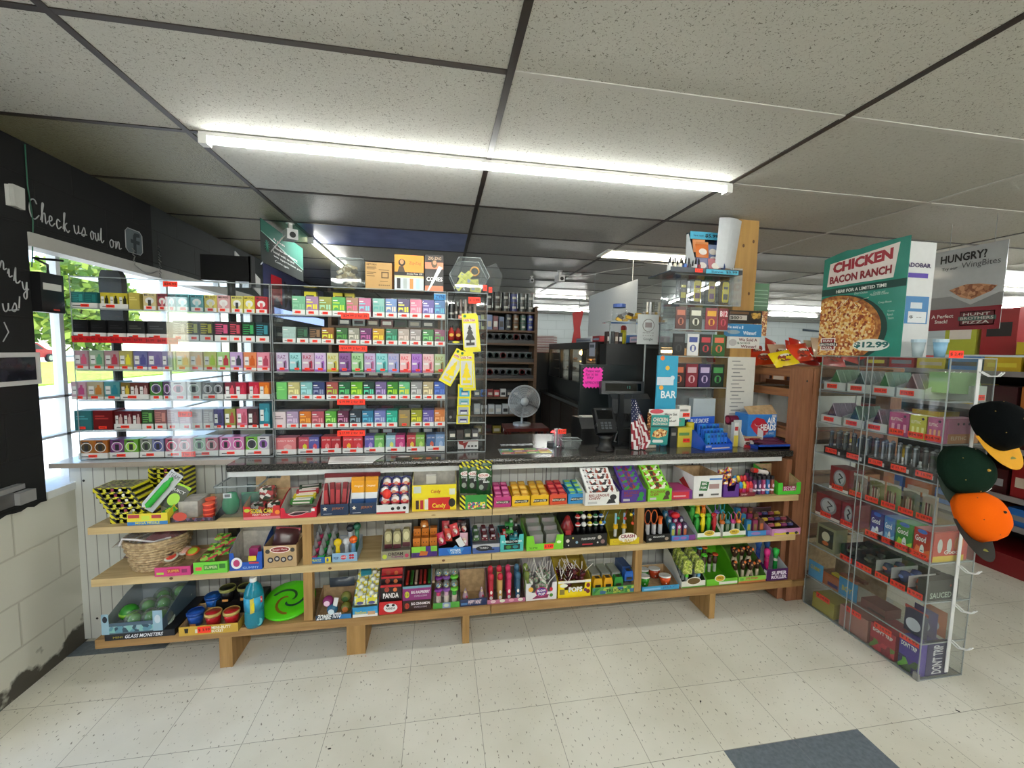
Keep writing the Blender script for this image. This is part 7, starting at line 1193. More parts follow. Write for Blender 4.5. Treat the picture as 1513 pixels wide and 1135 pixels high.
def cards(zb, n, spec, h, y=TY+.02, nm='supplement_card'):
    for k, (a, b, c1, c2, l, sh) in enumerate(spec):
        w = b-a; m = MB()
        if sh == 'pill': m.lathe([(.001, 0), (w*.5, .004), (w*.5, h-.004), (.001, h)], clear('blister', 'e4e6e8', 1.6, .12), (w/2, 0, 0), 4); m.poly([(w*.28, h*.08), (w*.72, h*.08), (w*.78, h*.16), (w*.78, h*.84), (w*.72, h*.92), (w*.28, h*.92), (w*.22, h*.84), (w*.22, h*.16)], M(c1, .3), -.02, -.017); m.fr(w*.3, w*.7, h*.2, h*.42, M(c2), -.0206); m.fr(w*.3, w*.7, h*.62, h*.72, M(c2), -.0206)
        else: m.box(0, w, 0, .006, 0, h, M(c1, .3)); m.fr(w*.12, w*.88, h*.62, h*.86, M(c2), -.001); m.ellipse(w*.5, h*.34, w*.28, h*.17, M(c2), -.001, 12); m.fr(w*.38, w*.62, h*.2, h*.46, M(c1), -.0016)
        if sh == 'B12': m.text('B12', w*.1, w*.9, h*.62, h*.88, M('f0e0e0'), -.0022, .05)
        g(m, nm, l, 'card', TX0+a, y, ZC+zb, None)
cards(.885, 4, ((.02, .10, '26241c', 'b8b02a', 'black and yellow capsule pack, first on the top tower shelf', 'pill'), (.115, .195, 'c8b828', '5a2a4a', 'yellow capsule pack, second on the top tower shelf', 'pill'), (.215, .29, 'a8984a', '6a3a6a', 'olive and purple capsule pack, third on the top tower shelf', 'pill'), (.31, .385, 'd0c020', '2a2a1a', 'bright yellow capsule pack, fourth on the top tower shelf', 'pill')), .15)
cards(.728, 4, ((.03, .10, '4a1a14', 'b8705a', 'dark brown capsule box, first on the second tower shelf', 'b'), (.125, .21, '2a2c1c', 'd8d8c8', 'black-green card with four white dots on the second tower shelf', 'b'), (.235, .315, '8a2230', 'e0a83a', 'red and gold card on the second tower shelf', 'b'), (.325, .39, '7a1c28', 'c8485a', 'dark red B12 card, last on the second tower shelf', 'B12')), .135)
cards(.563, 4, ((.02, .10, '141416', '3a3a3c', 'black box, first on the third tower shelf', 'b'), (.12, .195, 'd8d8d8', '3a4a8a', 'white box with blue print on the third tower shelf', 'b'), (.205, .285, '1c2422', 'b83a44', 'black pack with red sticker on the third tower shelf', 'b'), (.295, .38, '2a5a2a', 'd86a4a', 'green wrapped pack on the third tower shelf', 'b')), .135)
cards(.366, 4, ((.03, .11, '3a2220', 'c86a4a', 'brown card, first on the fourth tower shelf', 'b'), (.12, .20, '7a1c2c', 'c8a8b0', 'crimson card with pale print on the fourth tower shelf', 'b'), (.21, .29, '2f2450', 'b8a8c8', 'dark purple card on the fourth tower shelf', 'b'), (.30, .385, '16241c', '3f8a4a', 'black and green card on the fourth tower shelf', 'b')), .145)
rnd_goods(4, TX0+.02, TX1-.08, TY+.02, ZC+.004+.0, .10, ('2a5a7a', '3a3c40', '24485a', '5a6a70'), 'small_box', 'at the tower foot', 'small box', 'small boxes at the tower foot')
m = MB(); m.box(0, .16, 0, .05, 0, .16, M('b8c4cc', .3)); tag(m.build('frosted_bin', None, (TX1-.17, TY+.085, ZC+.12+.004)), 'frosted pale bin low inside the acrylic tower', 'bin'); m = MB(); m.box(0, .16, 0, .05, 0, .119, M('3f7a8a', .3)); tag(m.build('blue_carton', None, (TX1-.17, TY+.085, ZC+.004)), 'teal-blue carton at the foot of the acrylic tower', 'carton')
# dropper bottles on tower
rr = random.Random(9)
for k in range(14):
    cc, l = (('d8d8d8', 'white'), ('c8c0b0', 'cream'), ('2a5aa8', 'blue'), ('8a2a3a', 'red'), ('3a3a3c', 'black'))[(0, 0, 1, 0, 1, 0, 2, 2, 4, 3, 0, 0, 3, 1)[k]]
    m = MB(); m.cyl(.010, 0, .045, M(cc, .3), n=10); m.cyl(.006, .045, .055, BLACK, n=8); m.lathe([(.005, .055), (.006, .07), (.002, .085)], BLACK, n=8)
    g(m, 'dropper_bottle', '%s dropper bottle with black top on the acrylic tower, %s row' % (l, ('front', 'back')[k % 2]), 'dropper bottle', TX0-.045+.016*k, TY-.02+.05*(k % 2), ZC+TH+.0085, 'dropper bottles on the acrylic tower', (rr.uniform(-.1, .1), rr.uniform(-.12, .12), 0))
# snack pack display on tower
m = MB(); m.polyx([(0, 0), (.12, 0), (.12, .26), (.10, .26), (0, .05)], M('d0d4d6'), 0, .003); m.polyx([(0, 0), (.12, 0), (.12, .26), (.10, .26), (0, .05)], M('1f3f7a'), .197, .2); m.box(0, .2, .117, .12, 0, .27, M('24303c')); m.T = Matrix.Translation((0, .08, 0)); m.box(.0, .2, -.006, 0, .225, .27, M('4aa8c8')); m.text('$5.99', .1, .19, .235, .258, M('101a24'), -.0075, .05); m.text('Save now', .02, .09, .24, .253, M('1a3a5a'), -.0075, .03); m.T = None; m.box(0, .2, 0, .003, 0, .02, M('4aa8c8'))
tag(m.build('display_box', None, (TX0+.135, TY-.0, ZC+TH+.0085)), 'blue-topped stand-up display with $5.99 on the acrylic tower', 'display box')
for k, (cc, l, a, y_, z) in enumerate((('c8703a', 'front orange', .06, .03, .10), ('d08a5a', 'rear orange', .075, .05, .12), ('8a9ac0', 'pale blue', .15, .06, .11), ('6a7aa0', 'lower blue', .15, .05, .06), ('8a8aa8', 'lilac', .055, .02, .015), ('b87a80', 'rose', .145, .02, .015), ('e09a6a', 'topmost orange', .065, .07, .14))):
    put(pouch(.085, .085, M(cc, .25), M('e0d8d0'), M(cc, .2), .018), 'snack_pouch', '%s pouch in the $5.99 stand-up display' % l, 'pouch', None, [(TX0+.135+a, TY+y_, ZC+TH+.01+z, -.2, 0, 0)])
# wood pillar and papers
PIL = noise_mat('knotty_pine', '9c7440', 'b8904f', 3.2, .6, .3, .7, .1, (7, 7, .6)); m = MB(); m.box(0, .154, 0, .14, 0, CH-ZC-.0, PIL)
for x, z in ((.03, .9), (.11, .97), (.12, 1.3), (.05, 1.27), (.06, .7), (.03, 1.05)): m.ellipse(x, z, .008, .011, M('5a3a1c'), -.001)
o = tag(m.build('wooden_pillar', None, (1.856, 2.43, ZC)), 'square knotty pine pillar from counter to ceiling', 'pillar')
def paper(x0, x1, z0, z1, y, col, label, fn=None, rot=0, nm='paper_notice'):
    m = MB(); m.box(0, x1-x0, -.0015, 0, 0, z1-z0, M(col, .5)); fn and fn(m, x1-x0, z1-z0); m2 = m.build(nm, None, (x0, y, z0), rot=(0, rot, 0)); return tag(m2, label, 'notice')
paper(1.823, 2.068, 1.728, 1.81, 2.424, '171310', 'black and gold notice high on the pine pillar', lambda m, w, h: (m.text('$600', w*.05, w*.4, h*.3, h*.55, M('18140f'), -.004), m.fr(w*.03, w*.55, h*.25, h*.62, M('c8c4bc'), -.003), m.text('500', w*.08, w*.3, h*.3, h*.56, M('1a1a1a'), -.0045, .03), m.fr(w*.65, w*.95, h*.35, h*.85, busy('8a6a2a 3a2a14 c8a04a', 60), -.003), m.fr(w*.03, w*.6, h*.72, h*.9, M('6a4a2a'), -.003)))
paper(1.797, 2.070, 1.642, 1.724, 2.421, '2f80b8', 'blue notice reading We sold a Winner', lambda m, w, h: (m.text('We sold a $', w*.05, w*.5, h*.6, h*.85, M('e8f0f4'), -.003, .04), m.text('Winner!', w*.5, w*.85, h*.15, h*.45, M('e8f0f4'), -.003, .05), m.ellipse(w*.25, h*.35, w*.17, h*.16, M('8aa0b0'), -.003)))
paper(1.825, 2.062, 1.566, 1.641, 2.424, 'dedcd8', 'white notice reading We Sold A Winner below the blue one', lambda m, w, h: (m.text('We Sold A', w*.35, w*.92, h*.62, h*.88, M('6a1f2c'), -.003, .05), m.text('$5000', w*.3, w*.7, h*.36, h*.56, M('4a6a5a'), -.003, .02), m.text('Winner!', w*.42, w*.9, h*.06, h*.3, M('6a1f2c'), -.003, .05), m.ellipse(w*.17, h*.5, w*.12, h*.3, M('b8b4b4'), -.003)))
def rec(m, w, h):
    for k in range(16): m.fr(w*(.15+.05*(k % 2)), w*(.45+.3*((k*7) % 3)/3), h*(.93-.055*k), h*(.945-.055*k), M('8a8a8c'), -.003)
paper(1.842, 2.045, 1.06, 1.51, 2.427, 'd4d2cc', 'long white receipt-like list taped to the pine pillar', rec)
m = MB(); vs = []
for k in range(9): a = k/8; vs += [(.16*(1-a), -.05*math.sin(a*2.4), -.0), (.18*(1-a)+.0, -.05*math.sin(a*2.4)-.02, .30+.0*a)]
m.add(vs, [(2*k, 2*k+2, 2*k+3, 2*k+1) for k in range(8)], M('c0c4c8', .4)); tag(m.build('curled_paper', None, (1.68, 2.42, 2.06)), 'white curled paper sheet at the top left of the pillar', 'paper')
m = MB(); m.box(0, .09, 0, .003, 0, .24, clear('sleeve', 'e8ecee', 1.5, .25)); tag(m.build('clear_sleeve', None, (1.80, 2.40, 1.83)), 'clear plastic sleeve sheet hanging left of the pillar', 'sheet')
# left small shelf with jar and pipes, on a black stand
SX = 1.16; o = empty('glass_shelf', (SX, 2.74, 1.735), 'small clear shelf of glass pipes above the black panel', 'shelf'); m = MB(); m.box(0, .42, 0, .16, 0, .006, clear('shelf_glass', 'c8d0d0', 1.4, .25)); m.box(0, .42, -.002, 0, -.002, .008, EDGE); m.build('shelf_board', o)
for x in (.02, .40): m = MB(); m.box(x, x+.008, .06, .068, -.149, 0, M('8a9094', .3, .6)); m.build('leg', o)
m = MB(); m.lathe([(.045, 0), (.05, .01), (.05, .09), (.04, .10)], PLAST, n=16); o = tag(m.build('goods_jar', None, (SX+.09, 2.81, 1.7415)), 'clear jar with blue lid and small items on the glass shelf', 'jar'); m = MB(); m.cyl(.045, .10, .125, M('3f5aa0', .35), n=16); m.build('lid', o)
rr = random.Random(2)
for k in range(9): m = MB(); m.box(-.02, .02, -.01, .01, -.01, .01, M(('c8a02a', '3a2a1c', '6a6a6c', 'a8842a')[k % 4], .3)); g(m, 'small_pack', '%s small pack on the glass shelf near the jar, %s' % (('yellow', 'brown', 'grey', 'tan')[k % 4], ORD[k]), 'small pack', SX+.07+.018*k, 2.77+.01*(k % 2), 1.753+.02*(k % 3), 'small packs on the glass shelf', (0, rr.uniform(-.5, .5), 0))
m = MB(); m.box(0, .16, 0, .08, 0, .02, M('a07848', .5)); m.box(0, .16, .03, .05, .02, .045, M('a07848', .5)); tag(m.build('pipe_rack', None, (SX+.26, 2.77, 1.7415)), 'small wooden rack of glass pipes on the glass shelf', 'rack')
for k in range(7): m = MB(); m.cyl(.008, 0, .10, (PLAST, M('c8c0b0', .2), M('d8d8d8', .2), M('4a4a3a', .3))[k % 4], n=8); m.ball(.012, (M('a8a09a', .2), M('b89a5a', .3), M('d0d0d0', .2))[k % 3], (0, 0, .02)); g(m, 'glass_pipe', '%s upright glass pipe from left on the wooden rack' % ORD[k], 'glass pipe', SX+.27+.023*k, 2.79, 1.788, 'glass pipes on the rack')
# ================================================================ behind the counter
def shelves(name, x0, x1, y, d, zs, h, mt, label, cat='shelf'):
    o = empty(name, (x0, y, 0), label, cat); w = x1-x0
    for x in (0, w-.03): m = MB(); m.box(x, x+.03, 0, d, 0, h, mt); m.build('side_panel', o)
    m = MB(); m.box(.03, w-.03, d-.012, d, 0, h, M('14120f', .6)); m.build('back_panel', o)
    for z in zs: m = MB(); m.box(.03, w-.03, 0, d-.013, z-.02, z, mt); m.build('shelf_board', o)
    return o
BRN = wood('brown_shelf_wood', '4a3626', '654a34', 5, .6, 0)
ZS = [.45, .62, .83, 1.02, 1.22, 1.40, 1.60, 1.74, 1.94]
for a, b, l in ((.02, 1.03, 'brown wooden tobacco shelving behind the fan'), (-1.1, .0, 'brown wooden shelving behind the middle acrylic case')): shelves('tobacco_shelf', a, b, 4.40, .3, ZS, 2.0, BRN, l)
def cans(n, x0, x1, y, z, r, h, cols, lab, grp, ly=1):
    for j in range(ly):
        for k in range(n):
            c = cols[k % len(cols)]; m = MB(); m.cyl(r, 0, h, M(c, .3), n=12); m.cyl(r*1.02, h*.86, h, M('202224', .3), n=12); m.fr(-r*.5, r*.5, h*.3, h*.55, M('a8a8a0'), -r-.0006)
            g(m, 'tobacco_can', '%s tobacco can, %s from left%s, %s' % (cname(c), ORD[k], ' in the upper layer' if j else '', lab), 'can', x0+(x1-x0)*(k+.5)/n, y, z+j*(h+.001), grp)
cans(6, .46, 1.0, 4.47, 1.9405, .04, .10, ('2a2a2a', '3a3630', '1a1c1e', '1f2a6a', '1c2a2a', '26302c'), 'top tobacco shelf', 'cans on the top tobacco shelf', 2)
cans(4, .68, 1.0, 4.47, 1.7405, .036, .085, ('1a2430', '5a3a1a', '1f4a3a', '1f2f7a'), 'second tobacco shelf', 'cans on the second tobacco shelf', 2)
rnd_goods(5, .36, .68, 4.45, 1.7405, .17, ('8a9ac0', 'a8b080', '6a7aa8', '6a1c28', '4a5a7a'), 'tobacco_pouch', 'on the second tobacco shelf', 'tobacco pouch', 'pouches on the second tobacco shelf')
for zi, z in enumerate((1.6005, 1.4005, 1.2205)):
    m = MB(); m.box(0, .66, 0, .12, 0, .035, M('2e2e30', .35)); m.box(0, .66, .1, .11, .035, .11, M('6a6c6e', .35)); tag(m.build('tin_rack', None, (.34, 4.42, z)), 'black tin rack on the %s tobacco shelf from the top' % ('third', 'fourth', 'fifth')[zi], 'rack')
    for k in range(9): m = MB(); m.lathe([(.033, 0), (.033, .02)], M(('4a5a58', '5a5a5e', '3a4a4a', '6a2a2c', '4a4a50')[(k*3+zi) % 5], .3), n=14, ax='y'); m.lathe([(.024, -.001), (.001, -.001)], M(('8a9a98', '2a2a2c', 'a8a8a4')[(k+zi) % 3], .3), n=12, ax='y'); g(m, 'snuff_tin', '%s round tin from left in the rack on the %s tobacco shelf' % (ORD[k], ('third', 'fourth', 'fifth')[zi]), 'tin', .38+.071*k, 4.44, z+.0695)
rnd_goods(9, .36, 1.0, 4.45, 1.0205, .085, ('4a5a6a', '3a6ac0', '7a2a2c', 'a83a3a', 'c8c8c4', '3a3a3c', '5a6a7a', '2a4a6a', '6a2a34'), 'cigarette_pack', 'on the sixth tobacco shelf', 'cigarette pack', 'packs on the sixth tobacco shelf')
rnd_goods(8, .36, .98, 4.45, .8305, .11, ('c0c2c2', 'b8baba', 'c8caca', 'b0b4b4'), 'cigarette_pack', 'on the seventh tobacco shelf', 'white cigarette pack', 'packs on the seventh tobacco shelf')
rnd_goods(6, .36, .98, 4.45, .6205, .09, ('5a4a1c', '3a1c1c', '8a7a2a', '4a2a20', '2a2a2c'), 'cigar_box', 'low on the tobacco shelving', 'cigar box', 'cigar boxes low on the shelving')
for zi, z in enumerate(ZS): rnd_goods(7, -1.02, -.05, 4.46, z+.0005, .10, ('2a2c30', '8a9494', '3a2a2c', '5a1c24', '1f3a2a', '6a6a6c', '24242a'), 'small_carton', 'on the %s board of the left shelving' % ORD[zi], 'carton', 'cartons on the left shelving')
# fan and its table
o = empty('pedestal_fan', (.81, 3.98, .78), 'round grey wire-guard fan on the reddish table', 'fan'); FG = M('c0c4c8', .4, .2)
m = MB(); zc = .25
for r in (.155, .145, .135, .125, .115, .105, .095, .085, .075, .065, .055): m.tube([(r*math.cos(a*PI/16), -.05+.25*(r/.155)**2*.1, zc+r*math.sin(a*PI/16)) for a in range(33)], .003 if r < .15 else .006, FG, 5)
for k in range(60): a = k*PI/30; m.tube([(.03*math.cos(a), -.055, zc+.03*math.sin(a)), (.1*math.cos(a), -.045, zc+.1*math.sin(a)), (.155*math.cos(a), -.02, zc+.155*math.sin(a))], .0012, FG, 3)
m.build('wire_guard', o); m = MB(); m.lathe([(.038, -.062), (.038, -.04)], M('c0c4c8', .4), (0, 0, zc), 20, True, 'y'); m.build('hub_badge', o)
m = MB(); [m.add([(0, -.01, zc), (.13*math.cos(a), -.025, zc+.13*math.sin(a)), (.13*math.cos(a+.8), .005, zc+.13*math.sin(a+.8))], [(0, 1, 2)], M('55595c', .4)) for a in (0, 1.26, 2.5, 3.77, 5.03)]; m.build('blades', o)
m = MB(); m.lathe([(.05, .03), (.06, .05), (.05, .12), (.001, .14)], M('9a9ea2', .4), (0, 0, zc), 16, True, 'y'); m.build('motor', o); m = MB(); m.cyl(.012, 0, .22, FG, (0, .07, 0)); m.cyl(.09, 0, .02, FG, (0, .07, 0), 20); m.build('stand', o)
o = empty('side_table', (.62, 3.85, 0), 'small reddish-brown wooden table under the fan', 'table'); MH = M('5a2018', .3); m = MB(); m.box(0, .42, 0, .3, .75, .78, MH); m.build('table_top', o)
for x in (.02, .37):
    for y in (.02, .25): m = MB(); m.box(x, x+.03, y, y+.03, 0, .75, MH); m.build('leg', o)
# side counter with food warmer
o = empty('side_counter', (1.50, 3.0, 0), 'dark-topped wooden side counter running away behind the register', 'counter'); m = MB(); m.box(-.03, .7, .95, 3.05, .915, .95, GRAN); m.build('worktop', o); m = MB(); m.box(0, .7, .95, 3.05, 0, .914, wood('dark_cabinet', '2e1c14', '46301f', 5, .5, 2)); m.build('cabinet', o)
m = MB()
for k in range(4): m.box(-.006, 0, 1.0+.51*k, 1.46+.51*k, .08, .88, M('35231a', .5))
m.build('cabinet_doors', o)
o = empty('food_warmer', (1.56, 4.0, .9505), 'long black food warmer cabinet with lit glass fronts', 'food warmer'); BK = M('0e0f10', .3)
m = MB(); m.box(0, .55, 0, 1.9, 0, .22, BK); m.box(0, .55, 0, 1.9, .60, .68, BK); m.box(.5, .55, 0, 1.9, .22, .6, M('6a5238', .4))
for y in (0, .42, .9, 1.3, 1.86): m.box(0, .04, y, y+.04, .22, .6, BK)
m.box(.04, .5, 0, .02, .22, .6, BK); m.build('housing', o)
m = MB(); m.box(.02, .024, .04, 1.86, .22, .6, clear('warmer_glass', 'e8e4dc', 1.2, .03)); m.build('glass_front', o)
for z in (.33, .45): m = MB(); m.box(.06, .48, .04, 1.84, z, z+.006, M('b0a890', .3, .7)); m.build('wire_shelf', o)
for y, z in ((.55, .56), (.57, .47), (1.2, .56), (.2, .57)): m = MB(); m.ball(.028, glow('ffd890', 34), (.25, y, z), 10); m.build('lamp_bulb', o)
rr = random.Random(4)
for k in range(12): m = MB(); m.ball(.035, busy('8a5a2a c8904a 6a3a1c', 60), sz=.6); g(m, 'fried_item', 'golden fried food piece inside the warmer', 'food', 1.72+rr.random()*.18, 4.15+k*.13, .9505+(.336 if k % 2 else .456)+.021, 'food inside the warmer')
o = empty('food_warmer', (1.60, 3.02, .9505), 'nearer dark food case with a lit glass top, behind the black panel', 'food warmer'); m = MB(); m.box(0, .5, 0, .93, 0, .50, BK); m.box(0, .5, 0, .93, .62, .66, BK); m.box(.46, .5, 0, .93, .5, .62, M('7a5a38')); [m.box(0, .03, y, y+.03, .5, .62, BK) for y in (0, .45, .9)]; m.build('housing', o)
m = MB(); m.box(.01, .014, .03, .9, .5, .62, clear('warmer_glass')); m.box(.03, .46, .0, .004, .5, .62, clear('warmer_glass')); m.build('glass_front', o); m = MB(); m.lathe([(.012, .1), (.012, .8)], glow('ffd890', 22), (.3, 0, .59), 8, True, 'y'); m.build('heat_lamp', o)
m = MB(); m.box(0, .004, 0, 1.15, 0, 1, M('d4d8de', .4)); b = m.build('white_banner', None, (1.62, 3.30, 1.69)); b.scale = (1, 1, .45); tag(b, 'large blank white sheet hanging from the ceiling above the warmers', 'banner')
m = MB(); m.tube([(1.622, 3.4, 2.139), (1.622, 3.4, CH-.004)], .002, EDGE, 4); m.tube([(1.622, 4.3, 2.139), (1.622, 4.3, CH-.004)], .002, EDGE, 4); tag(m.build('banner_cords'), 'thin cords holding the white sheet', 'cord')
for k, (x, y, z, a, b_, c, cc, l) in enumerate(((1.62, 4.35, 1.6315, .3, .5, .05, 'c8ccd8', 'pale flat box on top of the long warmer'), (1.6, 3.5, 1.6115, .2, .3, .07, '2f6ab0', 'blue and white box on the nearer food case'), (1.62, 3.1, 1.6115, .2, .3, .05, 'c8b0c0', 'pinkish flat box on the nearer food case'), (1.6, 4.05, 1.6315, .2, .2, .06, 'a82a34', 'red box on the long warmer'), (1.61, 3.88, 1.6115, .1, .06, .05, 'd0d8dc', 'small white box on the food case'))):
    m = MB(); m.box(0, a, 0, b_, 0, c, M(cc, .4)); m.box(-.001, 0, .02, b_-.02, c*.3, c*.6, M('8a96b0')); tag(m.build('flat_box', None, (x, y, z)), l, 'box')
m = MB(); m.box(-.003, 0, 0, .16, -.14, 0, M('b0b4c8')); m.box(-.004, -.003, .02, .14, -.05, -.02, M('5a6070')); tag(m.build('paper_note', None, (1.556, 4.05, 1.62)), 'pale paper note taped on the warmer front', 'notice')
for k in range(5):
    m = MB(); m.lathe([(.018, 0), (.018, .12)], M('a8a020', .2), n=12); m.lathe([(.0185, .10), (.0185, .125), (.01, .135)], M('8a2024', .3), n=12); g(m, 'yellow_tube', 'yellow tube with red cap, %s in its row beside the portrait sign' % ORD[k], 'tube', 1.30+.012*k, 2.84+.035*k*.4, 1.585)if k < 2 else 0
m = MB(); m.box(0, .42, 0, .12, -.635, 0, M('1a1c1e', .4)); tag(m.build('black_stand', None, (1.16, 2.80, 1.586)), 'dark stand carrying small boxes behind the black panel', 'stand')
rnd_goods(4, 1.17, 1.29, 2.82, 1.587, .09, ('3a2a28', '24282a', '4a3a34', '1c1c1e'), 'small_box', 'on the dark stand', 'dark box', 'dark boxes on the stand')
m = MB(); m.box(0, .155, 0, .004, 0, .205, M('c4c8c8', .45)); m.T = Matrix.Translation((.08, 0, .13)); m.tube([(.042*math.cos(a*PI/10), -.001, .042*math.sin(a*PI/10)) for a in range(21)], .0018, M('5a4a4a'), 4); m.T = None
m.fr(.055, .105, .115, .15, M('8a8080')); m.text('REVIEW US', .04, .12, .075, .082, M('4a4a4c')); m.text('* * * * *', .04, .12, .055, .065, M('4a4a4c')); m.text('Google', .045, .115, .022, .045, M('5a5e60'), -.001, .02)
tag(m.build('review_sign', None, (1.335, 2.69, 1.585)), 'pale grey sign with a round portrait mark, left of the acrylic tower', 'sign'); m = MB(); m.cyl(.006, 0, .634, EDGE); tag(m.build('sign_rod', None, (1.41, 2.715, .951)), 'thin clear rod carrying the round portrait sign', 'rod')
# pizza boxes and bits at the far wall
m = MB(); m.box(0, .5, 0, .5, 0, 1.5, M('16181a', .5)); tag(m.build('far_cabinet', None, (1.3, 6.1, 0)), 'dark cabinet under the far stack of pizza boxes', 'cabinet')
for k in range(7): m = MB(); m.box(0, .40, 0, .4, 0, .036, M('d0d0d0', .5)); m.box(0, .40, -.002, 0, .0, .009, M('8a3034')); m.box(.05, .35, -.002, 0, .018, .024, M('a86a6a')); tag(m.build('pizza_box', None, (1.34, 6.12, 1.5005+.037*k)), '%s white and red pizza box from the bottom of the far stack' % ORD[k], 'pizza box')
m = MB(); m.poly([(0, 0), (.14, 0), (.12, .25), (.17, .5), (.0, .46), (.03, .2)], M('c01c20', .4), 0, .02); m.tube([(.1, .01, .46), (.1, .01, .74)], .004, EDGE, 4); tag(m.build('red_cloth', None, (1.93, 5.98, 1.64)), 'red banner strip hanging left of the white sheet', 'banner')
m = MB(); m.tube([(1.30, 9.36, 0), (1.30, 9.36, 2.2), (2.0, 9.34, 2.3)], .03, M('3a4858', .5), 8); m.tube([(10.0, 9.34, .5), (10.0, 9.34, 2.15), (9.2, 9.34, 2.2)], .03, M('4a5866', .5), 8); struct(m.build('wall_conduit'))
shelves('goods_rack', 2.30, 3.7, 4.85, .3, (.5, .8, 1.1, 1.38), 1.6, M('2a2422'), 'dark goods rack standing behind the food warmers')
for zi, z in enumerate((.5, .8, 1.1, 1.38)): rnd_goods(12, 2.34, 3.66, 4.9, z+.0005, .2, ('8a2a1c', 'c8a83a', '3a6a3a', '6a4a3a', 'b8482a', '2a3a6a', 'c8b8a0'), 'packaged_good', 'on the %s board of the goods rack' % ORD[zi], 'packet', 'packets on the goods rack')
# ================================================================ redwood shelving at the counter end
RX0, RX1, RY0, RY1 = 2.126, 2.86, 2.14, 3.30
o = empty('redwood_rack', (RX0, RY0, 0), 'redwood post-and-rail rack at the right end of the counter', 'rack')
for x0, x1, y0, y1, l in ((0, .075, 0, .09, 0), (.079, .122, .0, .09, 0), (.65, .734, 0, .09, 0), (0, .04, 1.08, 1.16, 0), (.65, .734, 1.08, 1.16, 0)): m = MB(); m.box(x0, x1, y0, y1, 0, 1.449, RED); x0 == 0 and y0 == 0 and m.cyl(.006, -.001, 0, BLACK, (.035, 0, 1.375), 10, 'y'); m.build('post', o)
for z in (.10, .42, .78, 1.06, 1.32, 1.445):
    for x in (.0, .70): m = MB(); m.box(x+.005, x+.03, .091, 1.079, z-.05, z, REDY); m.build('side_rail', o)
for z in (.45, .78, 1.06, 1.445): m = MB(); m.box(.123, .649, .02, .05, z-.045, z, REDX); m.build('front_rail', o)
for z in (.10, .42, .78, 1.06): m = MB(); m.box(.032, .70, .06, 1.1, z, z+.015, REDY); m.build('shelf_board', o)
m = MB(); m.box(.0, .734, .0, 1.16, 1.4495, 1.46, REDY); m.build('top_board', o); m = MB(); m.box(-.02, .11, -.015, .0, .10, .135, PINED); m.build('shelf_end', o)
for k, (x, y, z, a, b_, c, l) in enumerate(((.15, .10, .795, .4, .3, .17, 'white open carton low behind the clear tower, second shelf'), (.15, .10, 1.075, .4, .3, .2, 'white carton on the upper board right of the post'), (.06, .41, 1.075, .5, .25, .22, 'white carton behind the side rails, upper board'), (.06, .72, 1.075, .5, .25, .22, 'white carton at the back of the upper board'), (.06, .45, .795, .5, .4, .2, 'brown carton on the middle board of the redwood rack'), (.15, .12, .435, .4, .5, .2, 'brown carton on the lower board of the redwood rack'), (.15, .12, .115, .45, .5, .22, 'kraft carton on the lowest board of the redwood rack'))):
    tray('carton', l, RX0+x, a, z, b_, c, c, M('d4d4d0') if k < 5 else KRAFT, KRAFT, RY0+y, cat='carton')
# snack bags on the top
SN = (('e8c818', 'yellow'), ('c82a1c', 'red'), ('2a6a2a', 'green'), ('c83a1c', 'scarlet'), ('b8342a', 'dark red'), ('6a4030', 'dark brown'), ('d8b89a', 'tan'), ('3a4a2a', 'olive'))
for k in range(26):
    c, l = SN[(k*3+k//5) % 8]; i, j = k % 6, k//6
    if k == 0: c, l = 'e8cc18', 'bright yellow'
    if k in (4, 5, 10): c, l = 'c82418', 'bright red'
    b = pouch(.14, .125, M(c, .22), busy('%s e8e0d0 8a3a2a 3a2a20' % c, 50), None, .05); b = b.build('snack_bag', None, (RX0+.03+.115*i+.02*(j % 2), RY0+.14+.2*j, 1.462+.03*(k % 3)), rot=(-.75+.25*(k % 3), .12*((k % 5)-2), .3*((k % 3)-1)))
    tag(b, '%s snack bag, %s in the %s row on top of the redwood rack' % (l, ORD[i], ORD[j]), 'snack bag', 'snack bags on the redwood rack')
m = MB(); m.box(0, .12, 0, .02, 0, .26, M('2f8a2a', .4)); m.fr(.02, .1, .1, .2, M('e8e0d0')); tag(m.build('green_box', None, (2.72, 2.6, 1.461)), 'tall green box at the back of the snack bags', 'box')
m = MB(); m.box(0, .16, 0, .1, 0, .3, KRAFT); tag(m.build('cardboard_box', None, (2.32, 3.05, 1.461)), 'upright brown cardboard box behind the snack bags', 'box')
m = MB(); m.box(0, .14, 0, .003, 0, .42, M('2f6a3a', .3)); m.fr(.0, .14, 0, .2, PZ); [m.fr(.0, .13, .24+.03*k, .247+.03*k, M('8ab890')) for k in range(5)]; tag(m.build('green_poster', None, (2.47, 3.0, 1.68)), 'narrow green poster with pizza picture hanging right of the pillar', 'poster'); m = MB(); m.tube([(2.48, 3.0, 2.1), (2.48, 3.0, CH-.004)], .002, EDGE, 4); tag(m.build('poster_cord'), 'thin cord above the green poster', 'cord')
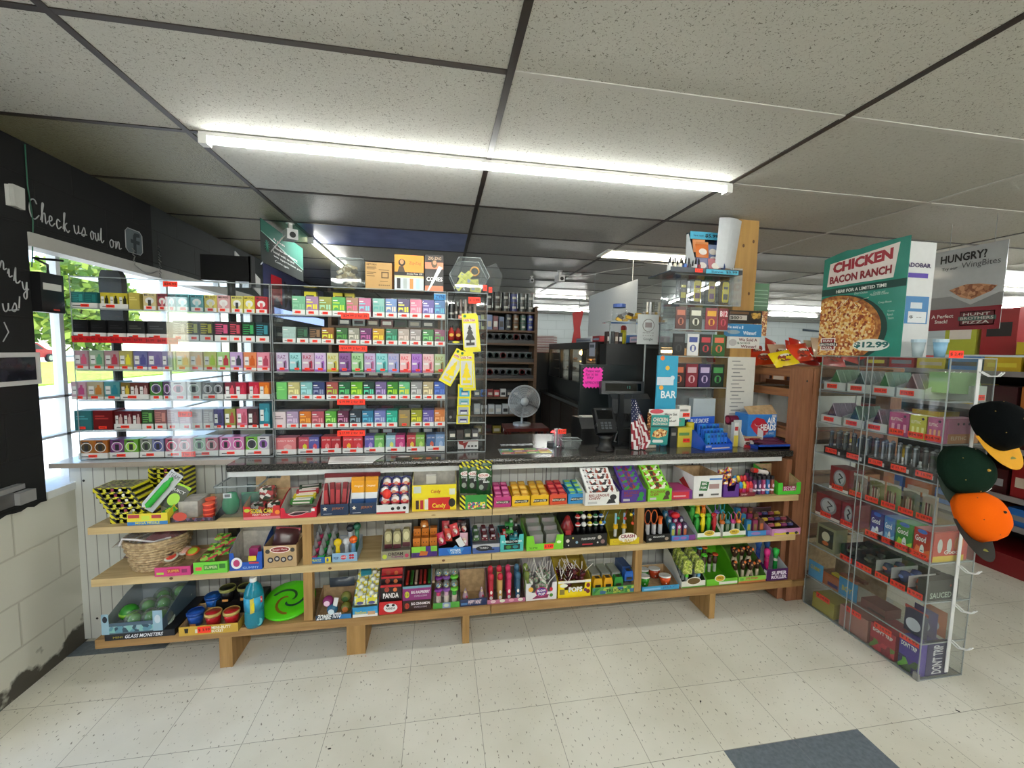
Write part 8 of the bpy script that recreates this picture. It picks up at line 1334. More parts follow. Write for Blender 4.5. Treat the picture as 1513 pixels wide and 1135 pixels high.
# ================================================================ clear acrylic tower case, front right
VX, VY0, VY1 = 2.232, 1.488, 2.118; VW = VY1-VY0; VZ = [1.332, 1.137, .952, .758, .575, .385, .182, .006]
o = empty('acrylic_cabinet', (VX, VY1, 0), 'tall clear acrylic display cabinet standing on the floor at the right', 'display cabinet'); AC = o
m = MB(); m.box(0, .004, -VW, 0, 0, 1.53, ACR); m.build('front_panel', o); m = MB(); m.box(.256, .26, -VW, 0, 0, 1.53, ACR); m.build('back_panel', o)
for y in (-VW, -.004): m = MB(); m.box(.004, .256, y, y+.004, 0, 1.53, ACR); m.build('end_panel', o)
m = MB(); m.box(0, .26, -VW, 0, 1.526, 1.53, ACR); m.build('top_panel', o); m = MB(); m.box(0, .26, -VW, 0, 0, .005, ACR); m.build('base_panel', o)
m = MB()
for x in (-.001, .257):
    for y in (-VW-.001, -.003): m.box(x, x+.004, y, y+.004, 0, 1.53, EDGE)
for z in (0, 1.526): m.box(-.001, .002, -VW, 0, z, z+.005, EDGE); m.box(0, .26, -VW-.001, -VW+.002, z, z+.005, EDGE); m.box(.258, .261, -VW, 0, z, z+.005, EDGE)
for y in (-.27, -.30): m.box(-.006, -.002, y, y+.003, 0, 1.53, EDGE)
m.box(-.003, .008, -VW-.003, -VW+.02, .0, .035, M('8a8a88', .3)); m.build('edges', o)
for z in VZ[:-1]: m = MB(); m.box(.005, .255, -VW+.005, -.005, z-.004, z, ACR); m.box(.003, .006, -VW, 0, z-.005, z+.001, EDGE); m.box(.0, .26, -VW+.001, -VW+.005, z-.005, z+.001, EDGE); m.build('shelf', o)
def tw(ca, cb, ri, K=7):
    ox, oy, k = (1170, 500, .2291) if K == 7 else (1170, 750, .2379)
    def yy(c):
        lo, hi = VY0, VY1
        for _ in range(30):
            y = (lo+hi)/2; d = Vector((VX+.014, y, VZ[ri]))-CAM; u = 756.5+FPX*d.dot(R_)/d.dot(f_)
            if u < ox+c*k: hi = y
            else: lo = y
        return y
    a = min(VY1-.008, yy(ca)); return a, a-max(VY0+.008, yy(cb))
def tput(mb, name, label, cat, ya, ri, dx=.014, dz=.0005, grp=None): o = mb.build(name, None, (VX+dx, ya, VZ[ri]+dz), -PI/2); return tag(o, label, cat, grp)
def ttag(ya, w, ri, n=0, dz=.018, t='$ 24.99'): price(AC, -.004, ya-VY1-w*.45, .062, .026, 0, t, rot=(0, 0, -PI/2)).location = (-.004 if n == 0 else .010, ya-VY1-w*.45, VZ[ri]+dz)
ROOF = {'g': ('3f7a4a', 'b8d0b8'), 't': ('2a4a44', 'a8b8b8'), 'r': ('5a2a30', 'c8b0b4'), 'p': ('4a2444', 'b8a0b8'), 'b': ('244a5a', 'a0c0a8'), 'l': ('8aa87a', 'c8d8b8')}
for ri, lst in ((0, '205-350 g,355-510 t,515-665 g,670-860 r'), (1, '180-322 p,330-470 b,475-618 p')):
    for n_, it in enumerate(lst.split(',')):
        (r_0, r_1), kk = it.split()[0].split('-'), it.split()[1]; ya, w = tw(float(r_0), float(r_1), ri); c0, c1 = ROOF[kk]; w -= .004
        m = MB(); m.box(0, w, 0, .002, 0, .045, M('c8cac8')); m.polyx([(0, 0), (.2, 0), (.2, .10), (.1, .08), (0, .045)], M('c4c6c4'), 0, .002); m.polyx([(0, 0), (.2, 0), (.2, .10), (.1, .08), (0, .045)], M('c4c6c4'), w-.002, w); m.box(0, w, .2, .202, 0, .10, M('c4c6c4')); t = tput(m, 'white_tray', 'white tray of %s metallic packs, %s on the %s shelf of the clear cabinet' % (cname(c0), ORD[n_], ('top', 'second')[ri]), 'tray', ya, ri); price(t, w*.4, .022, .062, .024, -.002, '$24.99')
        for q in range(4): m = MB(); W2 = w-.03; m.poly([(0, 0), (W2, 0), (W2*.5, .115), ], M(c0, .25, .4), .004+.04*q, .040+.04*q); m.poly([(W2*.5, .115), (W2*.47, .108), (W2*.97, 0), (W2, 0)], M(c1, .3), .0035+.04*q, .0408+.04*q); tput(m, 'metallic_pack', '%s triangular metallic pack, %s back in the %s tray, %s cabinet shelf' % (cname(c0), ORD[q], ORD[n_], ('top', 'second')[ri]), 'pack', ya-.015, ri, .016, .003)
def endbox(x0, x1, h, c, ri, label, name='box', fn=None, d=.12, z=0, tagt=1):
    m = MB(); m.box(0, x1-x0, 0, d, 0, h, M(c, .35)); fn and fn(m, x1-x0, h); o = m.build(name, None, (x0, VY0+.012, VZ[ri]+.0006+z)); tag(o, label, 'box'); tagt and price(o, (x1-x0)*.6, h*.25, .05, .024, -.002, '$24.99'); return o
endbox(VX+.15, VX+.24, .07, 'b8c0b8', 0, 'pale green tray at the near end of the top cabinet shelf', 'end_tray', lambda m, w, h: m.poly([(-.10, h*.5), (w, h*.4), (w*.5, .13), (-.1, .13)], M('8aa87a', .25, .3), .01, .1))
for (ca, cb, c, a, l, t) in ((620, 748, 'b0407a', 'e8a8c0', 'magenta', 1), (752, 860, 'c8c04a', 'e8e8a0', 'yellow', 1), (866, 965, 'b8608a', 'e8a878', 'pink and orange', 1)):
    ya, w = tw(ca, cb, 1); m = MB(); w -= .003; m.box(0, w, 0, .06 if l[0] != 'p' else .2, 0, .115, M(c, .35)); [m.fr(w*(.15+.3*q), w*(.3+.3*q), .02, .06, M(a)) for q in range(3)]; m.ellipse(w*.8, .10, .006, .006, M('3a2040')); m.text('ELFTHC', w*.1, w*.7, .075, .09, M('f0e8d8'), -.001, .02); b = tput(m, 'vape_carton', '%s vape carton on the second shelf of the clear cabinet' % l, 'carton', ya, 1); price(b, w*.45, .02, .066, .028, -.003, '$24.99')
endbox(VX+.045, VX+.22, .11, 'c07a9a', 1, 'pink to orange carton with three dots at the cabinet near end', 'vape_carton', lambda m, w, h: ([m.ellipse(w*(.3+.18*q), h*.82, .006, .006, M('3a2040')) for q in range(3)], m.fr(0, w, 0, h*.4, M('c88a5a')), m.text('ELFTHC', w*.1, w*.6, h*.15, h*.3, M('f0e0c0'), -.0014, .02)), d=.05, tagt=0)
for n_, (ca, cb) in enumerate(((205, 340), (345, 480), (490, 625), (630, 790), (800, 960))):
    ya, w = tw(ca, cb, 2); m = MB(); w -= .004; m.box(0, w, 0, .18, 0, .045, M('121214', .3)); m.fr(w*.7, w*.8, .01, .03, M('c8c8c8')); b = tput(m, 'black_tray', '%s black tray of glass tubes on the third shelf of the clear cabinet' % ORD[n_], 'tray', ya, 2); price(b, w*.38, .026, .07, .028, -.003, '$ 15.99')
    for q in range(6): m = MB(); m.cyl(.010, 0, .085, clear('smoky_glass', '4a5050', 2, .1), n=8); m.cyl(.006, 0, .07, M(('2a3a2a', '24282a', '3a3a34')[q % 3], .2), n=8); m.ball(.010, M('8a9094', .15), (0, 0, .085), 8); tput(m, 'glass_tube', 'dark glass tube in the %s black tray of the clear cabinet' % ORD[n_], 'glass tube', ya-w*(.16+.33*(q % 3)), 2, .04+.06*(q//3), .0465, 'glass tubes in the %s black tray' % ORD[n_])
def ear(m, w, h): m.ellipse(w*.52, h*.55, w*.33, h*.36, M('8a8c90'), -.001); m.ellipse(w*.52, h*.57, w*.26, h*.28, M('b8babc'), -.0016); m.tube([(w*.5, -.003, h*.75), (w*.68, -.003, h*.62), (w*.5, -.003, h*.5), (w*.6, -.003, h*.35)], .004, M('2a2c30'), 5); m.fr(0, w, 0, h*.12, M('e8e0d8'), -.0005)
for ri, lst in ((3, '240-365 e 8a2428 red,370-465 o 8a7a74 grey-red,470-575 o 6a6a3a green-brown,578-680 o 7a8a5a green,684-800 o 6a6a62 grey,804-920 o a89a8a tan,'), (4, '150-310 e 7a1f24 red,315-400 e 8a2a34 dark red,')):
    for n_, it in enumerate(lst.strip(',').split(',')):
        f = it.split(); a, b_ = f[0].split('-'); ya, w = tw(float(a), float(b_), ri); w -= .003; h = .135
        if f[1] == 'e': m = MB(); m.box(0, w, 0, .1, 0, h, M(f[2], .3)); ear(m, w, h); b = tput(m, 'earpiece_box', '%s box with a grey ear picture, %s on the %s cabinet shelf' % (f[3], ORD[n_], ROWN[ri]), 'box', ya, ri)
        else:
            m = pouch(w*.95, h*.95, M(f[2], .25), M('b8a898'), M('b0aca0'), .02); m.T = Matrix.Translation((w/2, .02, 0)); mm = MB(); mm.T = m.T; mm.v = [tuple(m.T @ Vector(v)) for v in m.v]; mm.f = m.f; mm.mats = m.mats; mm.mi = m.mi; mm.sm = m.sm; [mm.fr(-w*.3+w*.16*q, -w*.2+w*.16*q, .02, .09, M(('6a2a2c', '4a3a2a', '8a8a70')[(q+n_) % 3], .3), -.0115) for q in range(4)]; b = tput(mm, 'tool_pouch', '%s clear-fronted pouch, %s on the %s cabinet shelf' % (f[3], ORD[n_], ROWN[ri]), 'pouch', ya, ri)
        price(b, w*.45, .02, .066, .028, -.003, '$ 18.99')
for n_, (ca, cb, c, c2, l) in enumerate(((480, 562, '3a2f7a', 'c8d0e8', 'purple'), (564, 632, '3f7ab8', '8ac0e0', 'blue'), (636, 742, '2f8a3a', 'a8d840', 'green'), (746, 852, 'b82424', 'e86a3a', 'red'))):
    ya, w = tw(ca, cb, 4, 8); w -= .003
    def good(m, w, h, c2=c2): m.text('Good', w*.1, w*.75, h*.58, h*.78, M('f0f0f0'), -.0016, .05); m.ellipse(w*.55, h*.3, w*.13, h*.2, M('e8ecec'), -.0014); m.ellipse(w*.5, h*.92, w*.3, h*.07, M('3a6ac0'), -.001); m.poly([(0, h*.05), (w*.4, h*.18), (w, h*.1), (w, h*.4), (w*.7, h*.3), (w*.2, h*.45)], M(c2), -.0008, 0); m.fr(w*.48, w*.62, h*.28, h*.31, M('2a3a5a'), -.002)
    m = MB(); m.box(0, w, 0, .1 if n_ < 3 else .22, 0, .145, M(c, .3)); good(m, w, .145); b = tput(m, 'device_box', '%s device box with Good lettering on the fifth shelf of the clear cabinet' % l, 'device box', ya, 4); price(b, w*.35, .02, .085, .03, -.003, '$ 29.99')
endbox(VX+.03, VX+.21, .14, 'c8341c', 4, 'red and yellow device box filling the near end of the fifth cabinet shelf', 'device_box', lambda m, w, h: (m.fr(0, w, 0, h*.2, M('e0c030')), [m.ellipse(w*(.2+.3*q), h*.55, w*.08, h*.24, M('d8dcd8'), -.0012) for q in range(2)], m.text('Good', w*.35, w*.8, h*.25, h*.4, M('f0f0e8'), -.0012, .04), m.ellipse(w*.8, h*.6, w*.15, h*.25, M('d87a2a'))), d=.03, tagt=0)
ya, w = tw(150, 262, 5, 8); m = MB(); m.box(0, w, 0, .08, 0, .14, M('8a8a6a', .35)); m.fr(w*.1, w*.9, .02, .125, M('2a2c1e')); m.ellipse(w*.5, .08, w*.22, .028, M('c8c4a8'), -.001); m.ellipse(w*.5, .04, w*.18, .012, M('c8642a'), -.001); tput(m, 'skull_box', 'olive box with a pale face mark on the sixth cabinet shelf', 'box', ya, 5)
for n_, (ca, cb) in enumerate(((300, 382), (386, 512), (516, 606), (610, 712), (716, 822))):
    ya, w = tw(ca, cb, 5, 8); w -= .004; m = MB(); m.box(0, w, 0, .2, 0, .028, M('141414')); m.box(0, w, .16, .2, .028, .09, M('1c201c')); m.box(0, .002, 0, .2, 0, .085, M('c8c8c6' if n_ > 1 else '2a2a2c')); b = tput(m, 'black_tray', '%s black tray on the sixth shelf of the clear cabinet' % ORD[n_], 'tray', ya, 5); price(b, w*.5, .014, min(.085, w*.95), .03, -.003, '$ 9.99')
    for q in range(2): m = MB(); m.lathe([(.001, 0), (.020, .004), (.024, .03), (.018, .05), (.001, .055)], M(('2a3020', '1f2418', '2a2a5a', '1f3a6a', 'b8481c')[n_], .25), n=12); m.ellipse(0, .03, .012, .008, M(('4a5a3a', '4a4a3a', 'c86a5a', '5a7ac0', '201410')[n_]), -.0245); tput(m, 'small_jar', '%s small round jar, %s in the %s black tray of the sixth shelf' % (('olive', 'dark green', 'navy', 'blue', 'orange')[n_], ('front', 'rear')[q], ORD[n_]), 'jar', ya-w*.5, 5, .05+.07*q, .0295)
endbox(VX+.02, VX+.20, .10, '1c1c1a', 5, 'black box reading SAUCED at the near end of the sixth cabinet shelf', 'gift_box', lambda m, w, h: (m.text('SAUCED', w*.1, w*.8, h*.12, h*.4, M('b8c8b8'), -.001, .04), m.ellipse(w*.75, h*.7, .006, .006, M('a83a2a'))), tagt=0, d=.04)
def gh(m, w, h, d): m.fr(0, w*.3, 0, h*1.2, M('4a9ac8')); m.text('GUMMY', w*.02, w*.28, h*.5, h*.8, M('d8c040'), -.0016, .05); m.fr(w*.35, w*.6, h*.1, h*.3, M('e0e0e8'))
ya, w = tw(100, 420, 6, 8); m = MB(); m.box(0, w*.95, 0, .003, 0, .075, M('a8603a', .35)); m.box(0, w*.95, .19, .193, 0, .09, KRAFT); m.box(0, w*.3, -.002, 0, 0, .10, M('4a9ac8', .35)); m.box(w*.62, w*.95, -.002, 0, 0, .10, M('3a8ab8', .35)); m.text('GUMMY', w*.04, w*.26, .05, .075, M('d8c040'), -.003, .05); m.text('BOY', w*.68, w*.86, .03, .06, M('c8b040'), -.003, .06); m.fr(w*.4, w*.6, .01, .03, M('3a2a6a')); tput(m, 'gummy_box', 'blue and orange candy box on the seventh shelf of the clear cabinet', 'box', ya, 6)
for q in range(5): m = bar(.1, .03, .015, M(('a86a48', '8a5038', 'e0d040', 'a05a40', '7a4a34')[q], .3)); tput(m, 'candy_bar', '%s bar, %s in the blue and orange candy box' % (('tan', 'brown', 'yellow', 'rust', 'dark brown')[q], ORD[q]), 'candy bar', ya-.07-.03*q, 6, .05+.02*q, .012+.012*q)
ya, w = tw(425, 575, 6, 8); m = MB(); m.box(0, w, 0, .1, 0, .05, M('6a3a34', .35)); m.fr(w*.3, w, .01, .02, M('3a2a2a')); tput(m, 'flat_carton', 'reddish-brown flat carton beside the blue and orange candy box', 'carton', ya, 6)
ya, w = tw(690, 800, 6, 8)
for q, (c, l) in enumerate((('24264a', 'dark navy'), ('3a2a6a', 'violet'), ('b8683a', 'orange'))): m = pouch(.10, .13, M(c, .3), M('c8ccd8'), M('a82a24') if q == 0 else None, .03); mb = tput(m, 'gift_bag', '%s crumpled gift bag near the end of the seventh cabinet shelf' % l, 'bag', VY0+.064, 6, .05+.055*q, .001)
for n_, (ca, cb, c, h, l, f) in enumerate(((125, 262, 'a89a3a', .09, 'yellow low carton, far end of the cabinet base', None), (290, 470, 'a8746a', .12, 'pinkish translucent-looking carton on the cabinet base', None), (480, 640, 'b0283a', .13, "crimson box reading DON'T TRIP on the cabinet base", 1), (655, 800, '4a2f9a', .16, "purple box reading DON'T TRIP on the cabinet base", 1))):
    ya, w = tw(ca, cb, 7, 8); w -= .006; m = MB(); m.box(0, w, 0, .15, 0, h, M(c, .35)); f and (m.text("DON'T TRIP", w*.1, w*.9, h*.72, h*.86, M('f0f0f0'), -.0012, .06), m.fr(w*.4, w*.6, h*.9, h*.96, M('8ac83a')), m.fr(0, w, 0, h*.42, busy('c83a48 8a2030 6a8a3a a82a3a' if n_ == 2 else '3a5a2a 2a1f5a 6ab03a 4a2f8a', 30))); b = tput(m, 'gift_box', l, 'box', ya, 7, .014, .0); price(b, w*.5, h-.0, .085, .03, -.004, '$ 14.99')
endbox(VX+.06, VX+.19, .165, '2f2460', 7, "tall dark purple panel reading DON'T TRIP upright at the cabinet near end", 'gift_box', None, d=.02, tagt=0); m = MB(); m.T = Matrix.Rotation(-PI/2, 4, 'Y'); m.text("DON'T TRIP", .01, .155, -.03, .03, M('e8e8f0'), 0, .06); m.T = None; m.build('printed_word', bpy.data.objects['gift_box.%03d' % (len([q for q in bpy.data.objects if q.name.startswith('gift_box')])-1)], (.06, -.002, .0))
# extra price tags along the front
for c, ri in ((700, 3), (340, 5), (185, 6), (320, 6)): pass
price(AC, .26, -VW+.05, .08, .032, -.003, '$ 2.49').location = (.02, -VW-.004, 1.545)
# hook strap and caps
WP = M('d8dadc', .35); m = MB(); m.box(.15, .17, -VW-.004, -VW-.001, .03, 1.525, WP)
for z in (1.47, .56, .37, .19, .95, 1.2): m.tube([(.16, -VW-.004, z), (.17, -VW-.03, z-.02), (.19, -VW-.05, z-.018), (.195, -VW-.06, z)], .003, WP, 5); m.tube([(.175, -VW-.004, z), (.185, -VW-.03, z-.02), (.205, -VW-.05, z-.018), (.21, -VW-.06, z)], .003, WP, 5)
m.build('hook_strip', AC)
def cap(name, loc, rot, crown, under, label, s=1.0, btn='c8a040'):
    o = empty(name, loc, label, 'cap'); o.rotation_euler = rot; m = MB(); CR = noise_mat('cloth_'+crown, crown, crown, 200, 1, .3, .7, .3); CR.node_tree.nodes['Principled BSDF'].inputs['Specular IOR Level'].default_value = .1; n = 28
    pr = [(.001, .118), (.03, .116), (.06, .105), (.082, .08), (.092, .045), (.094, 0)]; m.lathe(pr[::-1], CR, n=n, sy=1.12)
    [m.ball(.003, M(btn), (.082*math.cos(a)*.93, .082*math.sin(a)*1.05, .083), 6) for a in (.6, 1.6, 2.6, 3.7, 4.7, 5.7)]; m.build('crown', o); m = MB(); m.ball(.006, M(btn), (0, 0, .12), 8); m.build('button', o)
    vs = []; N = 14
    for k in range(N+1): a = PI*(1.12+.76*k/N); vs += [(.092*math.cos(a), .103*math.sin(a), .004), (.10*math.cos(a)*1.0, .1*math.sin(a)-.085*math.sin(PI*k/N)**.5, .006-.018*abs(2*k/N-1)**2+.01)]
    m = MB(); m.add([(x, y, z+.002) for x, y, z in vs], [(2*k, 2*k+1, 2*k+3, 2*k+2) for k in range(N)], M(under, .8), True); m.build('brim', o); m = MB(); m.add(vs, [(2*k+2, 2*k+3, 2*k+1, 2*k) for k in range(N)], M(under, .8), True); m.build('brim_underside', o)
    m = MB(); m.ellipse(0, 0, .016, .016, M('7a7a2a', .4), 0); m.T = None; q = m.build('round_sticker', o, (.02, -.145, .0115), rot=(PI/2, 0, 0)); return o
cap('baseball_cap', (2.325, 1.385, 1.235), (1.1, 0, -.05), '06090b', 'e0a01c', 'black cap with a golden yellow brim underside hung on the cabinet end')
cap('baseball_cap', (2.25, 1.44, 1.035), (1.3, .1, -.1), '12261c', '12261c', 'dark green cap hanging below the black and yellow one')
cap('baseball_cap', (2.24, 1.37, .85), (1.0, .35, -.1), 'f0640c', '16140e', 'bright orange cap with a dark brim at the cabinet end', btn='1a120a')
# cups on top
for k, (c, l) in enumerate((('8ab8d8', 'pale blue'), ('b8c8d0', 'clear grey'))): m = MB(); m.lathe([(.018, 0), (.026, .07)], M(c, .25), n=14); m.cyl(.028, .07, .085, M('b8d0e0', .3), n=14); g(m, 'plastic_cup', '%s lidded cup on top of the clear cabinet' % l, 'cup', VX+.05-.03*k+.03, VY0+.10+.07*k, 1.5305)
# pizza poster
def wall_text(m, t, a, b, z0, z1, mat, y=-.003, bold=.03, slope=0, shear=0): m.text(t, a, b, z0, z1, mat, y, bold, shear, slope)
m = MB(); W, H = .455, .585; TE = noise_mat('teal_card', '1f7a6c', '2a8a7a', 8, .3, .3, .7); m.poly([(0, 0), (W, 0), (W, H), (W*.6, H), (W*.45, H*.985), (W*.3, H*1.0), (.08, H*.985), (0, H*.955)], TE, 0, .004)
m.fr(0, W, H*.59, H*.655, M('153f3a'), -.0008); m.poly([(.03, H*.68), (W*.86, H*.675), (W*.9, H*.965), (.04, H*.90)], M('e6dcd8'), -.0012, 0)
m.text('CHICKEN', .06, W*.84, H*.80, H*.90, M('a02a38'), -.002, .11, 0, .06); m.text('BACON RANCH', .045, W*.84, H*.70, H*.775, M('8a2430'), -.002, .09, 0, .02); m.text('HERE FOR A LIMITED TIME', .09, W*.8, H*.605, H*.635, M('f0f0ec'), -.002, .04)
def clipped(cx, cz, rx, rz, mat, y, n=40): m.add([(max(.001, cx+rx*math.cos(2*PI*i/n)), y, max(.001, cz+rz*math.sin(2*PI*i/n))) for i in range(n)], [tuple(range(n))], mat)
PZB = busy('d89a4a e8c888 b0602c d8a860 8a3a1c e8d0a0 c87a3a', 85, .35)
clipped(.10, H*.24, .285, H*.345, M('143a34'), -.0010); clipped(.09, H*.245, .265, H*.335, noise_mat('crust', '8a4a24', 'c08040', 40, .5), -.0014); clipped(.085, H*.245, .24, H*.30, PZB, -.0018)
m.ellipse(W*.68, H*.10, .095, .032, M('eef0ec'), -.0026, 28); m.text('$12.99', W*.49, W*.88, H*.07, H*.13, M('2a6a6a'), -.0032, .09)
m.poly([(.02, .03), (.11, .03), (.11, .05), (.125, .06), (.11, .075), (.11, .1), (.02, .1), (.02, .075), (.006, .06), (.02, .05)], M('f0ece8'), -.0026, 0); m.fr(.026, .104, .035, .095, M('8a2028'), -.003); m.fr(.014, .117, .054, .074, M('2a2a28'), -.0034)
for t, z in (('HUNT', .078), ('BROTHERS', .057), ('PIZZA', .038)): m.text(t, .035 if t != 'BROTHERS' else .02, .095 if t != 'BROTHERS' else .112, z, z+.013, M('f4f0ec'), -.004, .05)
for t, a, z in (('Diced Chicken', .2, .57), ('Cheddar and', .30, .555), ('Mozzarella Cheese', .285, .54), ('Crispy Bacon', .33, .46), ('Creamy', .38, .38), ('Ranch', .38, .35), ('Sauce', .385, .32)): m.text(t, W*a/.455, W*a/.455+.009*len(t)*.6, H*z-.0, H*z+.012, M('c8d8d0'), -.002)
m.tube([(.09, -.003, .25), (.15, -.003, .30), (.17, -.003, .32)], .0012, M('e8e4dc'), 4); m.tube([(.28, -.003, .31), (.2, -.003, .29), (.22, -.003, .27)], .0012, M('e8e4dc'), 4)
tag(m.build('pizza_poster', None, (VX-.004, 2.150, 1.5305), rot=(.0, 0, -PI/2)), 'teal CHICKEN BACON RANCH pizza poster standing on the clear cabinet', 'poster')
m = MB(); m.box(0, .155, 0, .004, 0, .565, M('d0d2d4', .4)); m.text('ADOBAR', -.02, .13, .44, .462, M('3a2a5a'), -.002, .06); m.fr(.0, .12, .39, .413, M('4a2f9a')); m.fr(0, .14, .165, .30, M('3f7ab0')); m.fr(.02, .13, .17, .225, M('d8dce0'), -.0014); m.text('$ --', .025, .1, .19, .205, M('1a1a1c'), -.003); m.fr(.03, .10, .24, .27, M('c8d0d8'), -.0014)
tag(m.build('white_standee', None, (2.265, 1.72, 1.5305)), 'white price board reading ADOBAR behind the pizza poster', 'board')
m = MB(); W, H = .365, .508; m.box(0, W, 0, .003, 0, H, M('b8bcc0', .12)); m.fr(0, W, 0, H*.27, M('8a1c30')); m.text('HUNGRY?', .04, W*.75, H*.84, H*.94, M('1c1c20'), -.002, .06); m.text('Try our', .05, W*.37, H*.74, H*.79, M('3a3a3e'), -.002, .03); m.text('WingBites', W*.42, W*.93, H*.73, H*.82, M('5a5a5e'), -.002)
m.fr(0, W, H*.27, H*.42, M('8a8c90'), -.0008); m.poly([(W*.25, H*.45), (W*.6, H*.30), (W*.95, H*.42), (W*.6, H*.5)], M('b8bcc0'), -.0012, 0); m.poly([(W*.28, H*.5), (W*.45, H*.4), (W*.6, H*.36), (W*.85, H*.44), (W*.92, H*.5), (W*.7, H*.54), (W*.5, H*.55)], busy('a8704a 8a5030 c89068', 60), -.0018, 0)
m.text('A Perfect', .02, W*.38, H*.155, H*.2, M('f0e8e8'), -.002, .04); m.text('Snack!', .04, W*.3, H*.09, H*.135, M('f0e8e8'), -.002, .04); m.fr(W*.47, W*.93, H*.05, H*.22, M('d0c4c0')); m.fr(W*.485, W*.915, H*.06, H*.21, M('6a2430'), -.0014); m.fr(W*.45, W*.95, H*.11, H*.16, M('4a6a64'), -.0018)
for t, z in (('HUNT', .165), ('BROTHERS', .118), ('PIZZA', .07)): m.text(t, W*.52 if t[0] != 'B' else W*.48, W*.87 if t[0] != 'B' else W*.92, H*z, H*(z+.035), M('d8d4d0'), -.0026, .04)
tag(m.build('hanging_poster', None, (3.2, 2.282, 1.706), rot=(0, 0, -PI/2)), 'glossy HUNGRY? poster hanging by the ceiling at the right', 'poster')
m = MB(); m.tube([(3.2, 2.2, 2.214), (3.2, 2.2, CH-.004)], .0015, EDGE, 4); m.tube([(3.2, 1.98, 2.214), (3.2, 1.98, CH-.004)], .0015, EDGE, 4); tag(m.build('poster_cord'), 'thin cords holding the HUNGRY? poster', 'cord')
# ================================================================ maroon gondola at the right
GXX = 3.98; MR = M('4a1418', .4); o = empty('gondola_shelf', (GXX, 1.3, 0), 'long maroon store gondola on the right side', 'shelf'); m = MB(); m.box(0, .5, 0, 3.4, 0, .14, M('7a141a', .4)); m.build('kick_base', o); m = MB(); m.box(.48, .5, 0, 3.4, .14, 1.44, M('1a1214', .6)); m.build('back_panel', o)
GZ = [.36, .56, .90, 1.18, 1.44]
for z in GZ: m = MB(); m.box(0, .48, 0, 3.4, z-.02, z, MR); m.box(-.012, 0, 0, 3.4, z-.035, z+.003, M('8a8486', .3)); m.build('shelf_board', o)
GC = ('8a1c20', 'b0282c', 'c8a824', '3a1416', '6a1a1e', '2a6ab0', 'a8602a', '1c1416', 'd0b83a', '3a1c20')
rr = random.Random(21)
for zi, z in enumerate(GZ):
    for k in range(15):
        hh = (.15, .24, .2, .19, .12)[zi]*(.7+.3*rr.random()); c = GC[(k*7+zi*3) % 10] if zi > 0 else ('b8602a', '2a6ab8')[k % 2]
        if zi == 2 and k > 12: c = '141416'
        m = MB(); m.box(0, .20, 0, .2, 0, hh, M(c, .35)); m.fr(.02, .18, hh*.3, hh*.6, M(('c8b8a8', '3a2020', 'd8c83a', '8a8a90')[(k+zi) % 4])); (k == 3 and zi == 0) and m.text('WILSON', .03, .17, hh*.55, hh*.85, M('f0f0f0'), -.001, .05)
        b = m.build('store_carton', None, (GXX+.02, 1.3+3.38-.222*k, z+.0005), -PI/2); tag(b, '%s carton, %s from the far end on the %s gondola shelf' % (cname(c), ORD[k], ('lowest', 'second', 'third', 'fourth', 'top')[zi]), 'carton', 'cartons on the maroon gondola')
tray('open_carton', 'open brown carton with a yellow front on top of the gondola', 3.98, .3, 1.561, .25, .05, .09, M('c8b020', .35), KRAFT, 2.03)
for k, (y, c, h, l) in enumerate(((2.75, 'b8c040', .3, 'lime and yellow standing pack'), (2.52, '9a1c24', .34, 'tall maroon box'), (2.0, '7a1f22', .4, 'dark red display panel'))): m = MB(); m.box(0, .2, 0, .12, 0, h, M(c, .35)); m.fr(.03, .17, h*.4, h*.7, M(('e8e0d8', '1a1214', '8a4a3a')[k])); tag(m.build('tall_pack', None, (GXX+.06, y, 1.56), -PI/2), '%s on top of the maroon gondola' % l, 'pack')
# ================================================================ left wall
CH_ = M('a8aaac', .9)
STR = {'C': [(.62, .8), (.45, 1.0), (.15, .9), (.0, .5), (.12, .1), (.4, 0), (.75, .25)], 'h': [(0, .1), (.3, .9), (.22, 1.0), (.14, .6), (.12, 0), (.2, .4), (.38, .5), (.42, .0), (.6, .15)], 'e': [(0, .2), (.3, .3), (.3, .5), (.12, .45), (.1, .1), (.3, 0), (.55, .18)], 'c': [(.4, .42), (.2, .5), (.08, .25), (.2, 0), (.5, .16)], 'k': [(0, .1), (.25, .95), (.15, .9), (.12, 0), (.16, .3), (.4, .5), (.18, .28), (.42, 0), (.6, .12)], 'u': [(0, .45), (.05, .1), (.2, 0), (.38, .2), (.4, .5), (.4, .1), (.6, .12)], 's': [(0, .1), (.25, .5), (.35, .2), (.2, 0), (.02, .05), (.5, .12)], 'o': [(.25, .5), (.05, .3), (.15, 0), (.38, .1), (.38, .4), (.22, .48), (.55, .4)], 't': [(0, .1), (.2, .85), (.15, .1), (.3, 0), (.5, .15)], 'n': [(0, .0), (.05, .48), (.08, .1), (.25, .48), (.38, .4), (.38, .05), (.6, .12)], 'i': [(0, .2), (.12, .48), (.12, .05), (.35, .12)], 'y': [(0, .48), (.08, .1), (.25, .05), (.38, .48), (.3, -.4), (.12, -.45), (.1, -.2), (.5, .1)], '!': [(.2, .9), (.1, .25), (.08, .2)], 'p': [(0, .2), (.1, .5), (.05, -.4), (.1, .4), (.35, .45), (.3, .05), (.1, .05)]}
